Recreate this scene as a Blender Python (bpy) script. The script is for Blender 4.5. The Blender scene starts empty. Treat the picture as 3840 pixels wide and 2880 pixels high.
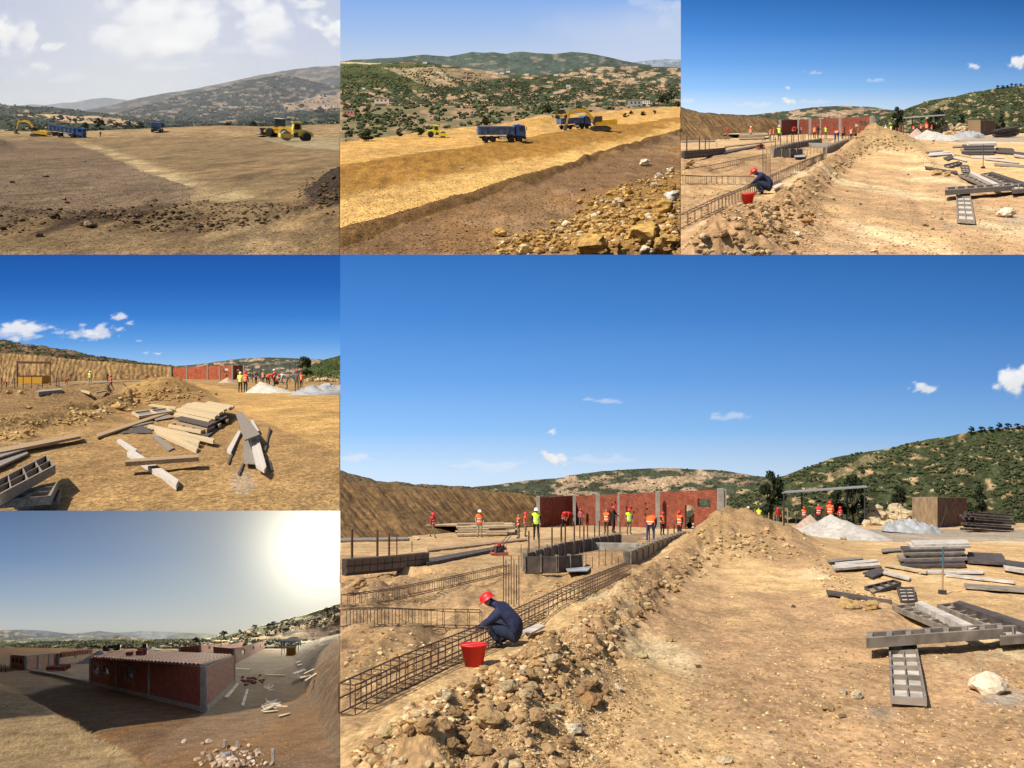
import bpy, math, random
import numpy as np
from mathutils import Vector, Matrix, noise as mnoise
random.seed(7)
rng = np.random.default_rng(7)
SC = bpy.context.scene
COL = SC.collection
# ------------------------------------------------------------------ camera, sky light, sun, exposure
cam = bpy.data.objects.new('camera', bpy.data.cameras.new('camera')); COL.objects.link(cam)
cam.location = (0, 0, 0); cam.rotation_euler = (math.radians(90), 0, 0)
cam.data.sensor_width = 36; cam.data.angle = math.radians(60)
cam.data.clip_start = 0.1; cam.data.clip_end = 120000
SC.camera = cam
SUN_ELEV = math.radians(50); SUN_AZ = math.radians(230)          # azimuth clockwise from +Y: from the left, a little behind
to_sun = Vector((math.sin(SUN_AZ)*math.cos(SUN_ELEV), math.cos(SUN_AZ)*math.cos(SUN_ELEV), math.sin(SUN_ELEV)))
W = bpy.data.worlds.new('World'); SC.world = W; W.use_nodes = True
nt = W.node_tree; bgn = nt.nodes['Background']
skyn = nt.nodes.new('ShaderNodeTexSky'); skyn.sky_type = 'NISHITA'; skyn.sun_disc = False
skyn.sun_elevation = SUN_ELEV; skyn.sun_rotation = SUN_AZ; skyn.air_density = 1.0; skyn.dust_density = 1.2
nt.links.new(skyn.outputs[0], bgn.inputs[0]); bgn.inputs[1].default_value = 0.085
sl = bpy.data.lights.new('sun_lamp', 'SUN'); sl.energy = 5.0; sl.angle = math.radians(0.53); sl.color = (1.0, 0.94, 0.84)
so = bpy.data.objects.new('sun_lamp', sl); COL.objects.link(so)
so.rotation_euler = to_sun.to_track_quat('Z', 'Y').to_euler()
SC.view_settings.view_transform = 'Standard'; SC.view_settings.look = 'None'
SC.view_settings.exposure = 0.45; SC.view_settings.gamma = 1.0; SC.view_settings.use_curve_mapping = False
SC.cycles.max_bounces = 6; SC.cycles.diffuse_bounces = 3; SC.cycles.glossy_bounces = 2; SC.cycles.transparent_max_bounces = 4

# ------------------------------------------------------------------ helpers
K = math.tan(math.radians(30)) / 1920.0                            # tangent per pixel of the 3840 px wide photograph
def lin(c):
    c = np.asarray(c, float) / 255.0
    return np.where(c <= 0.04045, c/12.92, ((c+0.055)/1.055)**2.4)
def vnoise(x, y, seed=0):
    x = np.asarray(x, float); y = np.asarray(y, float)
    xi = np.floor(x).astype(np.int64); yi = np.floor(y).astype(np.int64)
    xf = x-xi; yf = y-yi
    xf = xf*xf*(3-2*xf); yf = yf*yf*(3-2*yf)
    def h(a, b):
        n = (a*374761393 + b*668265263 + seed*974711) & 0xffffffff
        n = ((n ^ (n >> 13))*1274126177) & 0xffffffff
        n = n ^ (n >> 16)
        return (n & 0xffff)/65535.0
    return (h(xi, yi)*(1-xf)+h(xi+1, yi)*xf)*(1-yf)+(h(xi, yi+1)*(1-xf)+h(xi+1, yi+1)*xf)*yf
def fbm(x, y, seed=0, o=4):
    r = 0.0; a = 0.5; t = 0.0
    for i in range(o):
        r = r + a*vnoise(x*2**i+17.3*i, y*2**i-9.1*i, seed+i*31); t += a; a *= 0.5
    return r/t
def sst(a, b, x):
    t = np.clip((np.asarray(x, float)-a)/(b-a), 0, 1); return t*t*(3-2*t)
def inpoly(x, y, poly):
    r = np.zeros(np.shape(x), bool); n = len(poly)
    for i in range(n):
        x0, y0 = poly[i]; x1, y1 = poly[(i+1) % n]
        if y0 == y1: continue
        c = ((y0 > y) != (y1 > y)) & (x < (x1-x0)*(y-y0)/(y1-y0)+x0)
        r ^= c
    return r
def interp(pts, x):
    p = sorted(pts); return np.interp(x, [a for a, b in p], [b for a, b in p])
def segdist(x, y, pts):
    d = np.full(np.shape(x), 1e9)
    for (x0, y0), (x1, y1) in zip(pts[:-1], pts[1:]):
        dx, dy = x1-x0, y1-y0
        t = np.clip(((x-x0)*dx+(y-y0)*dy)/(dx*dx+dy*dy), 0, 1)
        d = np.minimum(d, np.hypot(x-x0-t*dx, y-y0-t*dy))
    return d

def link(o, parent=None):
    COL.objects.link(o)
    if parent is not None: o.parent = parent
    return o
def tag(o, label=None, cat=None, group=None, kind=None):
    if label: o['label'] = label
    if cat: o['category'] = cat
    if group: o['group'] = group
    if kind: o['kind'] = kind
    return o
def empty(name, label, cat, group=None, M=None):
    o = bpy.data.objects.new(name, None); COL.objects.link(o); o.empty_display_size = 0.1
    if M is not None: o.matrix_world = M
    return tag(o, label, cat, group)
def npmesh(name, V, F, mat=None, smooth=False, col=None):
    """mesh from numpy arrays; F is (n,3) or (n,4) ints"""
    V = np.asarray(V, np.float32); F = np.asarray(F, np.int32)
    me = bpy.data.meshes.new(name); n, m = F.shape
    me.vertices.add(len(V)); me.vertices.foreach_set('co', V.ravel())
    me.loops.add(n*m); me.loops.foreach_set('vertex_index', F.ravel())
    me.polygons.add(n); me.polygons.foreach_set('loop_start', np.arange(0, n*m, m, dtype=np.int32))
    me.polygons.foreach_set('use_smooth', np.full(n, smooth))
    if col is not None:
        a = me.color_attributes.new('Col', 'FLOAT_COLOR', 'POINT')
        c = np.ones((len(V), 4), np.float32); c[:, :3] = col; a.data.foreach_set('color', c.ravel())
    me.update(calc_edges=True); me.validate()
    if mat: me.materials.append(mat)
    return me
class MB:
    def __init__(s): s.v = []; s.f = []
    def add(s, vs, fs):
        b = len(s.v); s.v += [tuple(p) for p in vs]; s.f += [tuple(i+b for i in f) for f in fs]; return s
    def hexa(s, p):                                                # 4 bottom (ccw) + 4 top
        return s.add(p, [(3, 2, 1, 0), (4, 5, 6, 7), (0, 1, 5, 4), (1, 2, 6, 5), (2, 3, 7, 6), (3, 0, 4, 7)])
    def box(s, x0, x1, y0, y1, z0, z1):
        return s.hexa([(x0, y0, z0), (x1, y0, z0), (x1, y1, z0), (x0, y1, z0), (x0, y0, z1), (x1, y0, z1), (x1, y1, z1), (x0, y1, z1)])
    def prism(s, poly, y0, y1):                                    # polygon in XZ (ccw seen from -Y) pushed along Y
        n = len(poly)
        vs = [(x, y0, z) for x, z in poly]+[(x, y1, z) for x, z in poly]
        fs = [tuple(range(n)), tuple(range(2*n-1, n-1, -1))]+[(i, i+n, (i+1) % n+n, (i+1) % n) for i in range(n)]
        return s.add(vs, fs)
    def tube(s, p0, p1, r0, r1=None, n=8):
        r1 = r0 if r1 is None else r1
        p0 = Vector(p0); p1 = Vector(p1); d = (p1-p0)
        a = d.orthogonal().normalized(); b = d.normalized().cross(a)
        vs = []
        for p, r in ((p0, r0), (p1, r1)):
            vs += [p+(a*math.cos(t)+b*math.sin(t))*r for t in [2*math.pi*i/n for i in range(n)]]
        return s.add(vs, [(i, (i+1) % n, (i+1) % n+n, i+n) for i in range(n)]+[tuple(range(n-1, -1, -1)), tuple(range(n, 2*n))])
    def bar(s, p0, p1, w, h):                                      # rectangular bar, h along up
        p0 = Vector(p0); p1 = Vector(p1); d = (p1-p0).normalized()
        u = Vector((0, 0, 1)) if abs(d.z) < 0.95 else Vector((1, 0, 0))
        l = u.cross(d).normalized()*w*0.5; t = d.cross(l).normalized()*h*0.5
        return s.hexa([p0-l-t, p1-l-t, p1+l-t, p0+l-t, p0-l+t, p1-l+t, p1+l+t, p0+l+t])
    def lathe(s, prof, n=16, axis='z', c=(0, 0, 0)):               # profile of (radius, height)
        vs = []
        for r, h in prof:
            for i in range(n):
                t = 2*math.pi*i/n; a, b = r*math.cos(t), r*math.sin(t)
                p = {'z': (a, b, h), 'y': (a, h, -b), 'x': (h, a, b)}[axis]
                vs.append((p[0]+c[0], p[1]+c[1], p[2]+c[2]))
        m = len(prof); fs = []
        for j in range(m-1):
            fs += [(j*n+i, j*n+(i+1) % n, (j+1)*n+(i+1) % n, (j+1)*n+i) for i in range(n)]
        if prof[0][0] > 1e-6: fs.append(tuple(range(n-1, -1, -1)))
        if prof[-1][0] > 1e-6: fs.append(tuple(range((m-1)*n, m*n)))
        return s.add(vs, fs)
    def mesh(s, name, mat, smooth=False):
        me = bpy.data.meshes.new(name); me.from_pydata(s.v, [], s.f); me.update()
        if smooth: me.polygons.foreach_set('use_smooth', [True]*len(me.polygons))
        if mat: me.materials.append(mat)
        return me
    def build(s, name, mat, parent=None, smooth=False):
        return link(bpy.data.objects.new(name, s.mesh(name, mat, smooth)), parent)
def copy_tree(o, parent=None):
    c = o.copy(); COL.objects.link(c)
    if parent is not None:
        c.parent = parent
    for ch in list(o.children): copy_tree(ch, c)
    return c
_used = {}
def inst(kind, maker, M, label, group=None):
    """first use builds the thing, later ones copy it with all its parts"""
    if kind not in _used: _used[kind] = maker(); o = _used[kind]
    else: o = copy_tree(_used[kind])
    o.matrix_world = M; o['label'] = label
    if group: o['group'] = group
    elif 'group' in o: del o['group']
    return o

# ------------------------------------------------------------------ materials
_mats = {}
def mat(name, color, rough=0.8, metal=0.0, var=0.25, scale=6.0, bump=0.0, spec=0.3, coat=0.0):
    """plain procedural surface with blotchy wear"""
    if name in _mats: return _mats[name]
    m = bpy.data.materials.new(name); m.use_nodes = True; n = m.node_tree.nodes; l = m.node_tree.links
    b = n['Principled BSDF']; b.inputs['Roughness'].default_value = rough; b.inputs['Metallic'].default_value = metal
    b.inputs['Specular IOR Level'].default_value = spec
    if coat: b.inputs['Coat Weight'].default_value = coat
    tc = n.new('ShaderNodeTexCoord'); nz = n.new('ShaderNodeTexNoise'); nz.inputs['Scale'].default_value = scale; nz.inputs['Detail'].default_value = 5
    l.new(tc.outputs['Object'], nz.inputs['Vector'])
    mr = n.new('ShaderNodeMapRange'); mr.inputs['From Min'].default_value = 0.3; mr.inputs['From Max'].default_value = 0.7
    mr.inputs['To Min'].default_value = 1-var; mr.inputs['To Max'].default_value = 1+var*0.6
    l.new(nz.outputs[0], mr.inputs[0])
    mx = n.new('ShaderNodeMix'); mx.data_type = 'RGBA'; mx.blend_type = 'MULTIPLY'; mx.inputs[0].default_value = 1
    mx.inputs[6].default_value = (*color, 1); l.new(mr.outputs[0], mx.inputs[7]); l.new(mx.outputs[2], b.inputs['Base Color'])
    if bump:
        bp = n.new('ShaderNodeBump'); bp.inputs['Strength'].default_value = bump; bp.inputs['Distance'].default_value = 0.02
        l.new(nz.outputs[0], bp.inputs['Height']); l.new(bp.outputs[0], b.inputs['Normal'])
    _mats[name] = m; return m
def soil(name, unit, size=1.0, amp=0.35, bump=0.6, ys=0.5, grain=0.0):
    """earth: colour from the soil layout, grain and relief from noise"""
    if name in _mats: return _mats[name]
    m = bpy.data.materials.new(name); m.use_nodes = True; n = m.node_tree.nodes; l = m.node_tree.links
    b = n['Principled BSDF']; b.inputs['Roughness'].default_value = 0.95; b.inputs['Specular IOR Level'].default_value = 0.1
    at = n.new('ShaderNodeAttribute'); at.attribute_name = 'Col'
    tc = n.new('ShaderNodeTexCoord'); mp = n.new('ShaderNodeMapping'); mp.inputs['Scale'].default_value = (1/unit/size, ys/unit/size, 1/unit/size)
    l.new(tc.outputs['Object'], mp.inputs[0])
    def nz(s, d=5, r=0.65):
        x = n.new('ShaderNodeTexNoise'); x.inputs['Scale'].default_value = s; x.inputs['Detail'].default_value = d; x.inputs['Roughness'].default_value = r
        l.new(mp.outputs[0], x.inputs['Vector']); return x
    a = nz(1.1); c = nz(7.0, 6, 0.78); e = nz(0.15, 2)
    def rng_(x, lo, hi):
        r = n.new('ShaderNodeMapRange'); r.inputs['From Min'].default_value = 0.37; r.inputs['From Max'].default_value = 0.63
        r.inputs['To Min'].default_value = lo; r.inputs['To Max'].default_value = hi; l.new(x.outputs[0], r.inputs[0]); return r
    def mul(x, y):
        q = n.new('ShaderNodeMix'); q.data_type = 'RGBA'; q.blend_type = 'MULTIPLY'; q.inputs[0].default_value = 1
        l.new(x, q.inputs[6]); l.new(y, q.inputs[7]); return q.outputs[2]
    o = mul(at.outputs['Color'], rng_(a, 1-amp*0.7, 1+amp*0.5).outputs[0])
    o = mul(o, rng_(c, 1-amp, 1+amp*0.6).outputs[0])
    o = mul(o, rng_(e, 0.88, 1.1).outputs[0])
    if grain:
        vo = n.new('ShaderNodeTexVoronoi'); vo.inputs['Scale'].default_value = 16.0; l.new(mp.outputs[0], vo.inputs['Vector'])
        vr = n.new('ShaderNodeMapRange'); vr.inputs['From Min'].default_value = 0.15; vr.inputs['From Max'].default_value = 0.75
        vr.inputs['To Min'].default_value = 1+grain*0.35; vr.inputs['To Max'].default_value = 1-grain; l.new(vo.outputs['Distance'], vr.inputs[0])
        o = mul(o, vr.outputs[0])
    l.new(o, b.inputs['Base Color'])
    ad = n.new('ShaderNodeMath'); ad.operation = 'ADD'; l.new(a.outputs[0], ad.inputs[0])
    m2 = n.new('ShaderNodeMath'); m2.operation = 'MULTIPLY'; m2.inputs[1].default_value = 0.35; l.new(c.outputs[0], m2.inputs[0]); l.new(m2.outputs[0], ad.inputs[1])
    bp = n.new('ShaderNodeBump'); bp.inputs['Strength'].default_value = bump; bp.inputs['Distance'].default_value = 0.12*unit*size
    l.new(ad.outputs[0], bp.inputs['Height']); l.new(bp.outputs[0], b.inputs['Normal'])
    _mats[name] = m; return m
def attr_mat(name, amp=0.3, scale=8.0, rough=0.95):
    """colour from the object's own colour layout with fine grain"""
    return soil(name, 1.0/scale*4, 1.0, amp, 0.3)
def brick_mat(name, c1, c2, mortar, bw, bh, unit):
    if name in _mats: return _mats[name]
    m = bpy.data.materials.new(name); m.use_nodes = True; n = m.node_tree.nodes; l = m.node_tree.links
    b = n['Principled BSDF']; b.inputs['Roughness'].default_value = 0.9; b.inputs['Specular IOR Level'].default_value = 0.15
    tc = n.new('ShaderNodeTexCoord'); mp = n.new('ShaderNodeMapping'); mp.inputs['Rotation'].default_value = (math.radians(90), 0, 0)
    l.new(tc.outputs['Object'], mp.inputs[0])
    bt = n.new('ShaderNodeTexBrick'); bt.inputs['Color1'].default_value = (*c1, 1); bt.inputs['Color2'].default_value = (*c2, 1); bt.inputs['Mortar'].default_value = (*mortar, 1)
    bt.inputs['Scale'].default_value = 1.0; bt.inputs['Mortar Size'].default_value = 0.012*unit; bt.inputs['Brick Width'].default_value = bw*unit; bt.inputs['Row Height'].default_value = bh*unit
    l.new(mp.outputs[0], bt.inputs['Vector'])
    nz = n.new('ShaderNodeTexNoise'); nz.inputs['Scale'].default_value = 1.5/unit; nz.inputs['Detail'].default_value = 6; l.new(tc.outputs['Object'], nz.inputs['Vector'])
    mr = n.new('ShaderNodeMapRange'); mr.inputs['From Min'].default_value = 0.3; mr.inputs['From Max'].default_value = 0.7; mr.inputs['To Min'].default_value = 0.75; mr.inputs['To Max'].default_value = 1.2
    l.new(nz.outputs[0], mr.inputs[0])
    mx = n.new('ShaderNodeMix'); mx.data_type = 'RGBA'; mx.blend_type = 'MULTIPLY'; mx.inputs[0].default_value = 1
    l.new(bt.outputs[0], mx.inputs[6]); l.new(mr.outputs[0], mx.inputs[7]); l.new(mx.outputs[2], b.inputs['Base Color'])
    bp = n.new('ShaderNodeBump'); bp.inputs['Strength'].default_value = 0.6; bp.inputs['Distance'].default_value = 0.02*unit; bp.invert = True
    l.new(bt.outputs['Fac'], bp.inputs['Height']); l.new(bp.outputs[0], b.inputs['Normal'])
    _mats[name] = m; return m
def sky_mat():
    if 'sky' in _mats: return _mats['sky']
    m = bpy.data.materials.new('sky'); m.use_nodes = True; n = m.node_tree.nodes; l = m.node_tree.links
    n.remove(n['Principled BSDF']); at = n.new('ShaderNodeAttribute'); at.attribute_name = 'Col'
    e = n.new('ShaderNodeEmission'); l.new(at.outputs['Color'], e.inputs[0]); l.new(e.outputs[0], n['Material Output'].inputs[0])
    _mats['sky'] = m; return m

# ------------------------------------------------------------------ the six sites: each a terrace of ground, lower ones nearer
class Site:
    def __init__(s, where, rect, zw, zh, hz, h, yn):
        s.where = where; s.x0, s.y0, s.x1, s.y1 = rect; s.zw = zw; s.zh = zh; s.hz = hz
        s.sx = (s.x1-s.x0)/zw; s.sy = (s.y1-s.y0)/zh
        s.vh = s.v(hz); s.H = yn*(s.vh-s.v(zh)); s.unit = s.H/h; s.h = h
        s.relief = lambda px, q, X, Y: 0*px
        s.ys = 0.55 if yn < 10 and hz != 790 else 0.42; s.k0 = 1.0
    def u(s, px): return (s.x0+np.asarray(px, float)*s.sx-1920)*K
    def v(s, py): return (1440-(s.y0+np.asarray(py, float)*s.sy))*K
    def y(s, q): return s.H/((np.asarray(q, float)-s.hz)*s.sy*K)    # distance of a row of flat ground
    def row(s, y): return s.hz+s.H/(y*s.sy*K)
    def pxm(s, q): return (q-s.hz)/s.h                              # pixels per metre at a row of flat ground
    def surf(s, px, q):
        y = s.y(q); x = s.u(px)*y
        return x, y, s.vh*y-s.H+s.relief(np.asarray(px, float), np.asarray(q, float), x/s.unit, y/s.unit*s.ys)*s.unit
    def G(s, px, py, dz=0.0, flat=False):
        """where the ground (raised by dz metres) is met along the line of sight to a spot of the site"""
        if flat:
            vv = s.v(py); y = (s.H-dz*s.unit)/(s.vh-vv); return Vector((float(s.u(px)*y), float(y), float(vv*y)))
        qs = s.hz+(np.geomspace(1, 0.012, 420))*(s.zh*1.12-s.hz)
        x, y, z = s.surf(np.full(420, float(px)), qs)
        f = z+dz*s.unit-s.v(py)*y
        i = np.argmax(f >= 0)
        if f[i] < 0: i = 419
        if i == 0: yy = y[0]
        else:
            t = -f[i-1]/(f[i]-f[i-1]+1e-12); yy = y[i-1]+(y[i]-y[i-1])*min(max(t, 0), 1)
        return Vector((float(s.u(px)*yy), float(yy), float(s.v(py)*yy)-dz*s.unit*0))
    def M(s, px, py, pxm=None, yaw=0.0, tilt=True, dz=0.0, yd=None):
        """matrix that stands a thing on the ground there, one metre being pxm pixels tall"""
        p = s.G(px, py, dz) if yd is None else Vector((float(s.u(px))*yd, yd, float(s.v(py))*yd)); sc = s.unit if pxm is None else pxm*s.sy*K*p.y
        if tilt:
            a = math.atan(s.vh); w = Vector((-float(s.u(px))*math.sin(a), -math.sin(a), math.cos(a))).normalized()
        else: w = Vector((0, 0, 1))
        f = Vector((math.cos(yaw), math.sin(yaw), 0)); f = (f-w*f.dot(w)).normalized(); l = w.cross(f)
        m = Matrix(((f.x*sc, l.x*sc, w.x*sc, p.x), (f.y*sc, l.y*sc, w.y*sc, p.y), (f.z*sc, l.z*sc, w.z*sc, p.z), (0, 0, 0, 1)))
        return m
def grid_faces(nr, nc):
    i = np.arange(nr-1)[:, None]*nc+np.arange(nc-1)[None, :]
    return np.stack([i, i+1, i+1+nc, i+nc], -1).reshape(-1, 4)
def terrain(s, name, px0, px1, q0, yend, nc, nr, colfn, m, label, nfar=40):
    q1 = max(s.row(yend), s.hz+4)
    qs = np.concatenate([np.linspace(q0, s.hz+26, nr), s.hz+np.geomspace(26, q1-s.hz, nfar)[1:]]) if q1 < s.hz+26 else np.linspace(q0, q1, nr)
    px = np.linspace(px0, px1, nc)
    P, Q = np.meshgrid(px, qs)
    x, y, z = s.surf(P.ravel(), Q.ravel())
    c = colfn(P.ravel(), Q.ravel(), x/s.unit, y/s.unit*s.ys)
    V = np.stack([x, y, z], 1); R = len(qs)
    # earth sides under the left, right and front edges
    d = 0.35*s.H
    idx = np.arange(R*nc).reshape(R, nc)
    ring = np.concatenate([idx[::-1, 0], idx[0, 1:], idx[1:, -1]])
    low = V[ring].copy(); low[:, 2] -= d
    V = np.concatenate([V, low]); c = np.concatenate([c, c[ring]])
    a = ring[:-1]; b = ring[1:]; la = R*nc+np.arange(len(ring)-1); lb = la+1
    F = np.concatenate([grid_faces(R, nc), np.stack([a, la, lb, b], 1)])
    o = link(bpy.data.objects.new(name, npmesh(name, V, F, m, True, np.clip(c, 0, 1))))
    return tag(o, label, kind='structure')
HILLS = {}
def hill(s, name, ridge, base, y0, y1, colfn, m, label, nu=160, nt=60, rough=0.02, p=1.0, ext=(0, 0), seed=0, hum=14.0):
    px = np.linspace(ridge[0][0]-ext[0], ridge[-1][0]+ext[1], nu); t = np.linspace(0, 1, nt)
    PX, TT = np.meshgrid(px, t)
    vr = s.v(interp(ridge, PX)); vb = s.v(interp(base, PX))
    if y0 is None: y0 = np.minimum(s.y(np.maximum(interp(base, PX), s.hz+3)), y1*0.97)
    Y = y0+(y1-y0)*TT; amp = (vr-vb)*rough
    n = (fbm(PX/hum/6, TT*8, seed, 5)-0.5)*2
    v = vb+(vr-vb)*TT**p+n*amp*np.minimum(1, TT*6)*(1-0.45*TT)
    py = interp(base, PX)+(interp(ridge, PX)-interp(base, PX))*TT**p
    V = np.stack([s.u(PX)*Y, Y, v*Y], -1).reshape(-1, 3)
    c = colfn(PX.ravel(), py.ravel(), TT.ravel())
    last = V[-nu:].copy(); yd = float(np.mean(y1-y0)); last[:, 1] += yd*0.12; last[:, 2] -= yd*0.25
    first = V[:nu].copy(); first[:, 1] -= yd*0.01; first[:, 2] -= yd*0.12
    V = np.concatenate([first, V, last]); c = np.concatenate([c[:nu], c, c[-nu:]])
    o = link(bpy.data.objects.new(name, npmesh(name, V, grid_faces(nt+2, nu), m, True, np.clip(c, 0, 1))))
    def fn(a, tt):
        b0 = s.v(interp(base, a)); r0 = s.v(interp(ridge, a))
        yb = np.minimum(s.y(np.maximum(interp(base, a), s.hz+3)), y1*0.97) if not np.isscalar(y0) else y0
        nn = (fbm(a/hum/6, tt*8, seed, 5)-0.5)*2
        yy = yb+(y1-yb)*tt; vv = b0+(r0-b0)*tt**p+nn*(r0-b0)*rough*np.minimum(1, tt*6)*(1-0.45*tt)
        return np.stack([s.u(a)*yy, yy, vv*yy], -1), s.sx*K*yy
    HILLS[(s.where, len([k for k in HILLS if k[0] == s.where]))] = (fn, ridge[0][0], ridge[-1][0])
    return tag(o, label, kind='structure')
def sky(s, D, px0, px1, py0, py1, colfn, label, n=(220, 160)):
    n = (int(n[0]*.68), int(n[1]*.68)); px = np.linspace(px0, px1, n[0]); py = np.linspace(py0, py1, n[1]); P, Q = np.meshgrid(px, py)
    V = np.stack([s.u(P)*D, 0*P+D, s.v(Q)*D], -1).reshape(-1, 3)
    o = link(bpy.data.objects.new('sky', npmesh('sky', V, grid_faces(n[1], n[0])[:, ::-1], sky_mat(), True, colfn(P.ravel(), Q.ravel())*0.735)))
    return tag(o, label, kind='structure')
def ramp(py, stops):
    a = [x for x, c in stops]; c = np.array([lin(k) for x, k in stops])
    return np.stack([np.interp(py, a, c[:, i]) for i in range(3)], 1)
def clouds(col, px, py, lst, white=(245, 245, 246), seed=3, soft=0.35):
    w = lin(white)
    for (cx, cy, rx, ry, st) in lst:
        d = ((px-cx)/rx)**2+((py-cy)/ry)**2
        f = fbm(px/rx*2.2+cx, py/ry*1.6+cy, seed, 6)
        a = sst(0.0, soft, 0.72-np.sqrt(d)*0.75+(f-0.5)*1.5)*st
        shade = 0.88+0.12*sst(-0.7, 0.6, -(py-cy)/ry+(f-0.5)*2)
        col = col*(1-a[:, None])+(w*shade[:, None])*a[:, None]
    return col

P6 = Site('large picture', (1276, 955, 3840, 2880), 2212, 1641, 784, 2.55, 8.4)
P3 = Site('top right picture', (2553, 0, 3840, 955), 2212, 1641, 784, 2.55, 128.0)
P2 = Site('top middle picture', (1276, 0, 2553, 955), 2212, 1654, 500, 11.6, 320.0)
P5 = Site('bottom left picture', (0, 1915, 1276, 2880), 2194, 1659, 790, 5.6, 8.4)
P4 = Site('middle left picture', (0, 955, 1276, 1915), 2205, 1659, 748, 1.95, 110.9)
P1 = Site('top left picture', (0, 0, 1276, 955), 2212, 1656, 790, 2.6, 2184.0)
def mixc(c, m, col): return np.where(m[:, None], np.array(col)[None, :], c)
def blend(c, a, col): return c*(1-a[:, None])+np.array(col)[None, :]*a[:, None]
# ================================================================== ground, hills and skies
# ---- site with the trench and the dirt track (seen twice: large picture and top right picture)
def hump(px, q, cx, cq, rx, rq, h):
    return h*np.exp(-((px-cx)/rx)**2-((q-cq)/rq)**2)
def site_relief(px, q, X, Y):
    w = (q-784)/300.0
    line = [(250, 1660), (520, 1520), (760, 1330), (930, 1130), (1050, 1030), (1160, 960), (1250, 930)]
    d = segdist(px, q, line)/np.maximum(w, 0.1)
    berm = 0.52*np.exp(-(d/52)**2)*(0.5+fbm(X*0.9, Y*0.5, 3, 4))
    rub = np.exp(-(d/75)**2)
    r = berm+rub*0.62*(fbm(X*2.6, Y*1.8, 11, 5)-0.45)
    # right berm, falling from the heap
    d2 = segdist(px, q, [(1450, 935), (1530, 985), (1570, 1040), (1640, 1110), (1760, 1140)])/np.maximum(w, 0.1)
    r = r+0.16*np.exp(-(d2/50)**2)*(0.3+1.4*fbm(X*2.2, Y*1.6, 12, 5))
    # heap at the end of the track
    hp = hump(px, q, 1310, 938, 185, 32, 1.8)
    r = r+hp*(0.75+0.55*fbm(X*0.9, Y*0.5, 5, 5))
    # dug ground left of the cage
    cage = interp([(0, 1560), (450, 1290), (930, 1030), (1120, 930)], np.clip(px, 0, 1120))
    left = sst(0, 60, (cage-q)/np.maximum(w, 0.1)*0.5)*(px < 1130)
    r = r+left*(q > 1000)*(-0.32+0.85*(fbm(X*0.8, Y*0.4, 8, 5)-0.42))
    for (cx, cq, rx, rq, h) in ((700, 1110, 120, 38, 0.42), (60, 1060, 150, 28, 0.35), (330, 1035, 120, 16, 0.28), (80, 1290, 130, 50, 0.2),
                                (860, 1000, 90, 22, 0.35), (250, 1270, 120, 40, 0.14), (620, 1020, 80, 15, 0.2)):
        r = r+hump(px, q, cx, cq, rx, rq, h)*(0.5+fbm(X*2, Y*1.3, 9, 4))
    for t0, t1 in ((1240, 1190), (1420, 1640)):                       # faint wheel ruts along the track
        xr = t0+(t1-t0)*(q-990)/650; r = r-0.035*np.exp(-((px-xr)/(26*np.maximum(w, .2)))**2)*(px > 900)
    r = r+0.10*(fbm(X*0.5, Y*0.3, 1, 3)-0.5)+0.06*(fbm(X*3.2, Y*2.5, 2, 4)-0.5)
    return r*sst(792, 850, q)+0*px
def site_col(px, q, X, Y):
    n = fbm(X*0.9, Y*0.4, 21, 5); n2 = fbm(X*0.25, Y*0.1, 22, 4)
    c = np.tile(np.array([0.66, 0.43, 0.20]), (len(px), 1))
    j = (n-0.5)*110*(q-784)/400
    c = blend(c, sst(0.42, 0.62, n2)*0.75, (0.45, 0.27, 0.145))
    c = blend(c, sst(0.5, 0.68, fbm(X*1.4, Y*0.9, 29, 4))*0.4, (0.40, 0.255, 0.13))
    pale = sst(0.55, 0.75, fbm(X*0.5, Y*0.25, 27, 4)); c = blend(c, pale*0.8, (0.70, 0.54, 0.31))
    line = [(250, 1660), (520, 1520), (760, 1330), (930, 1130), (1050, 1030), (1160, 960), (1250, 930)]
    w = np.maximum((q-784)/300.0, 0.1); d = segdist(px+j, q, line)/w
    c = blend(c, np.exp(-(d/62)**2)*(0.35+0.6*n), (0.30, 0.175, 0.085))
    left = inpoly(px+j, q+j*0.4, [(-700, 1600), (0, 1520), (450, 1270), (930, 1010), (1120, 920), (600, 930), (-700, 1000)])
    c = blend(c, left*(0.45+0.4*n), (0.33, 0.2, 0.10))
    c = blend(c, inpoly(px, q+j*0.3, [(560, 955), (930, 950), (1000, 890), (650, 905)])*0.7, (0.22, 0.15, 0.09))
    c = blend(c, inpoly(px, q+j*0.3, [(-700, 890), (-700, 975), (200, 960), (560, 945), (850, 900), (640, 880)])*0.75, (0.52, 0.34, 0.17))
    right = inpoly(px+j*0.5, q, [(1540, 930), (3000, 930), (3000, 1240), (1950, 1230), (1650, 1100), (1560, 1010)])
    c = blend(c, right*0.65, (0.62, 0.40, 0.18))
    c = blend(c, inpoly(px, q+j*0.2, [(1420, 880), (3000, 876), (3000, 912), (1750, 918), (1430, 905)])*0.85, (0.36, 0.30, 0.23))
    c = blend(c, np.exp(-((px-1740)/50)**2-((q-1465)/22)**2)*0.5, (0.25, 0.24, 0.22))
    c = blend(c, sst(0.4, 1, np.exp(-((px-2150)/120)**2-((q-1420)/45)**2))*0.7*n*1.4, (0.36, 0.34, 0.30))
    c = blend(c, np.exp(-((px-1310)/230)**2-((q-940)/45)**2)*0.6, (0.36, 0.225, 0.095))
    return c
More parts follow.
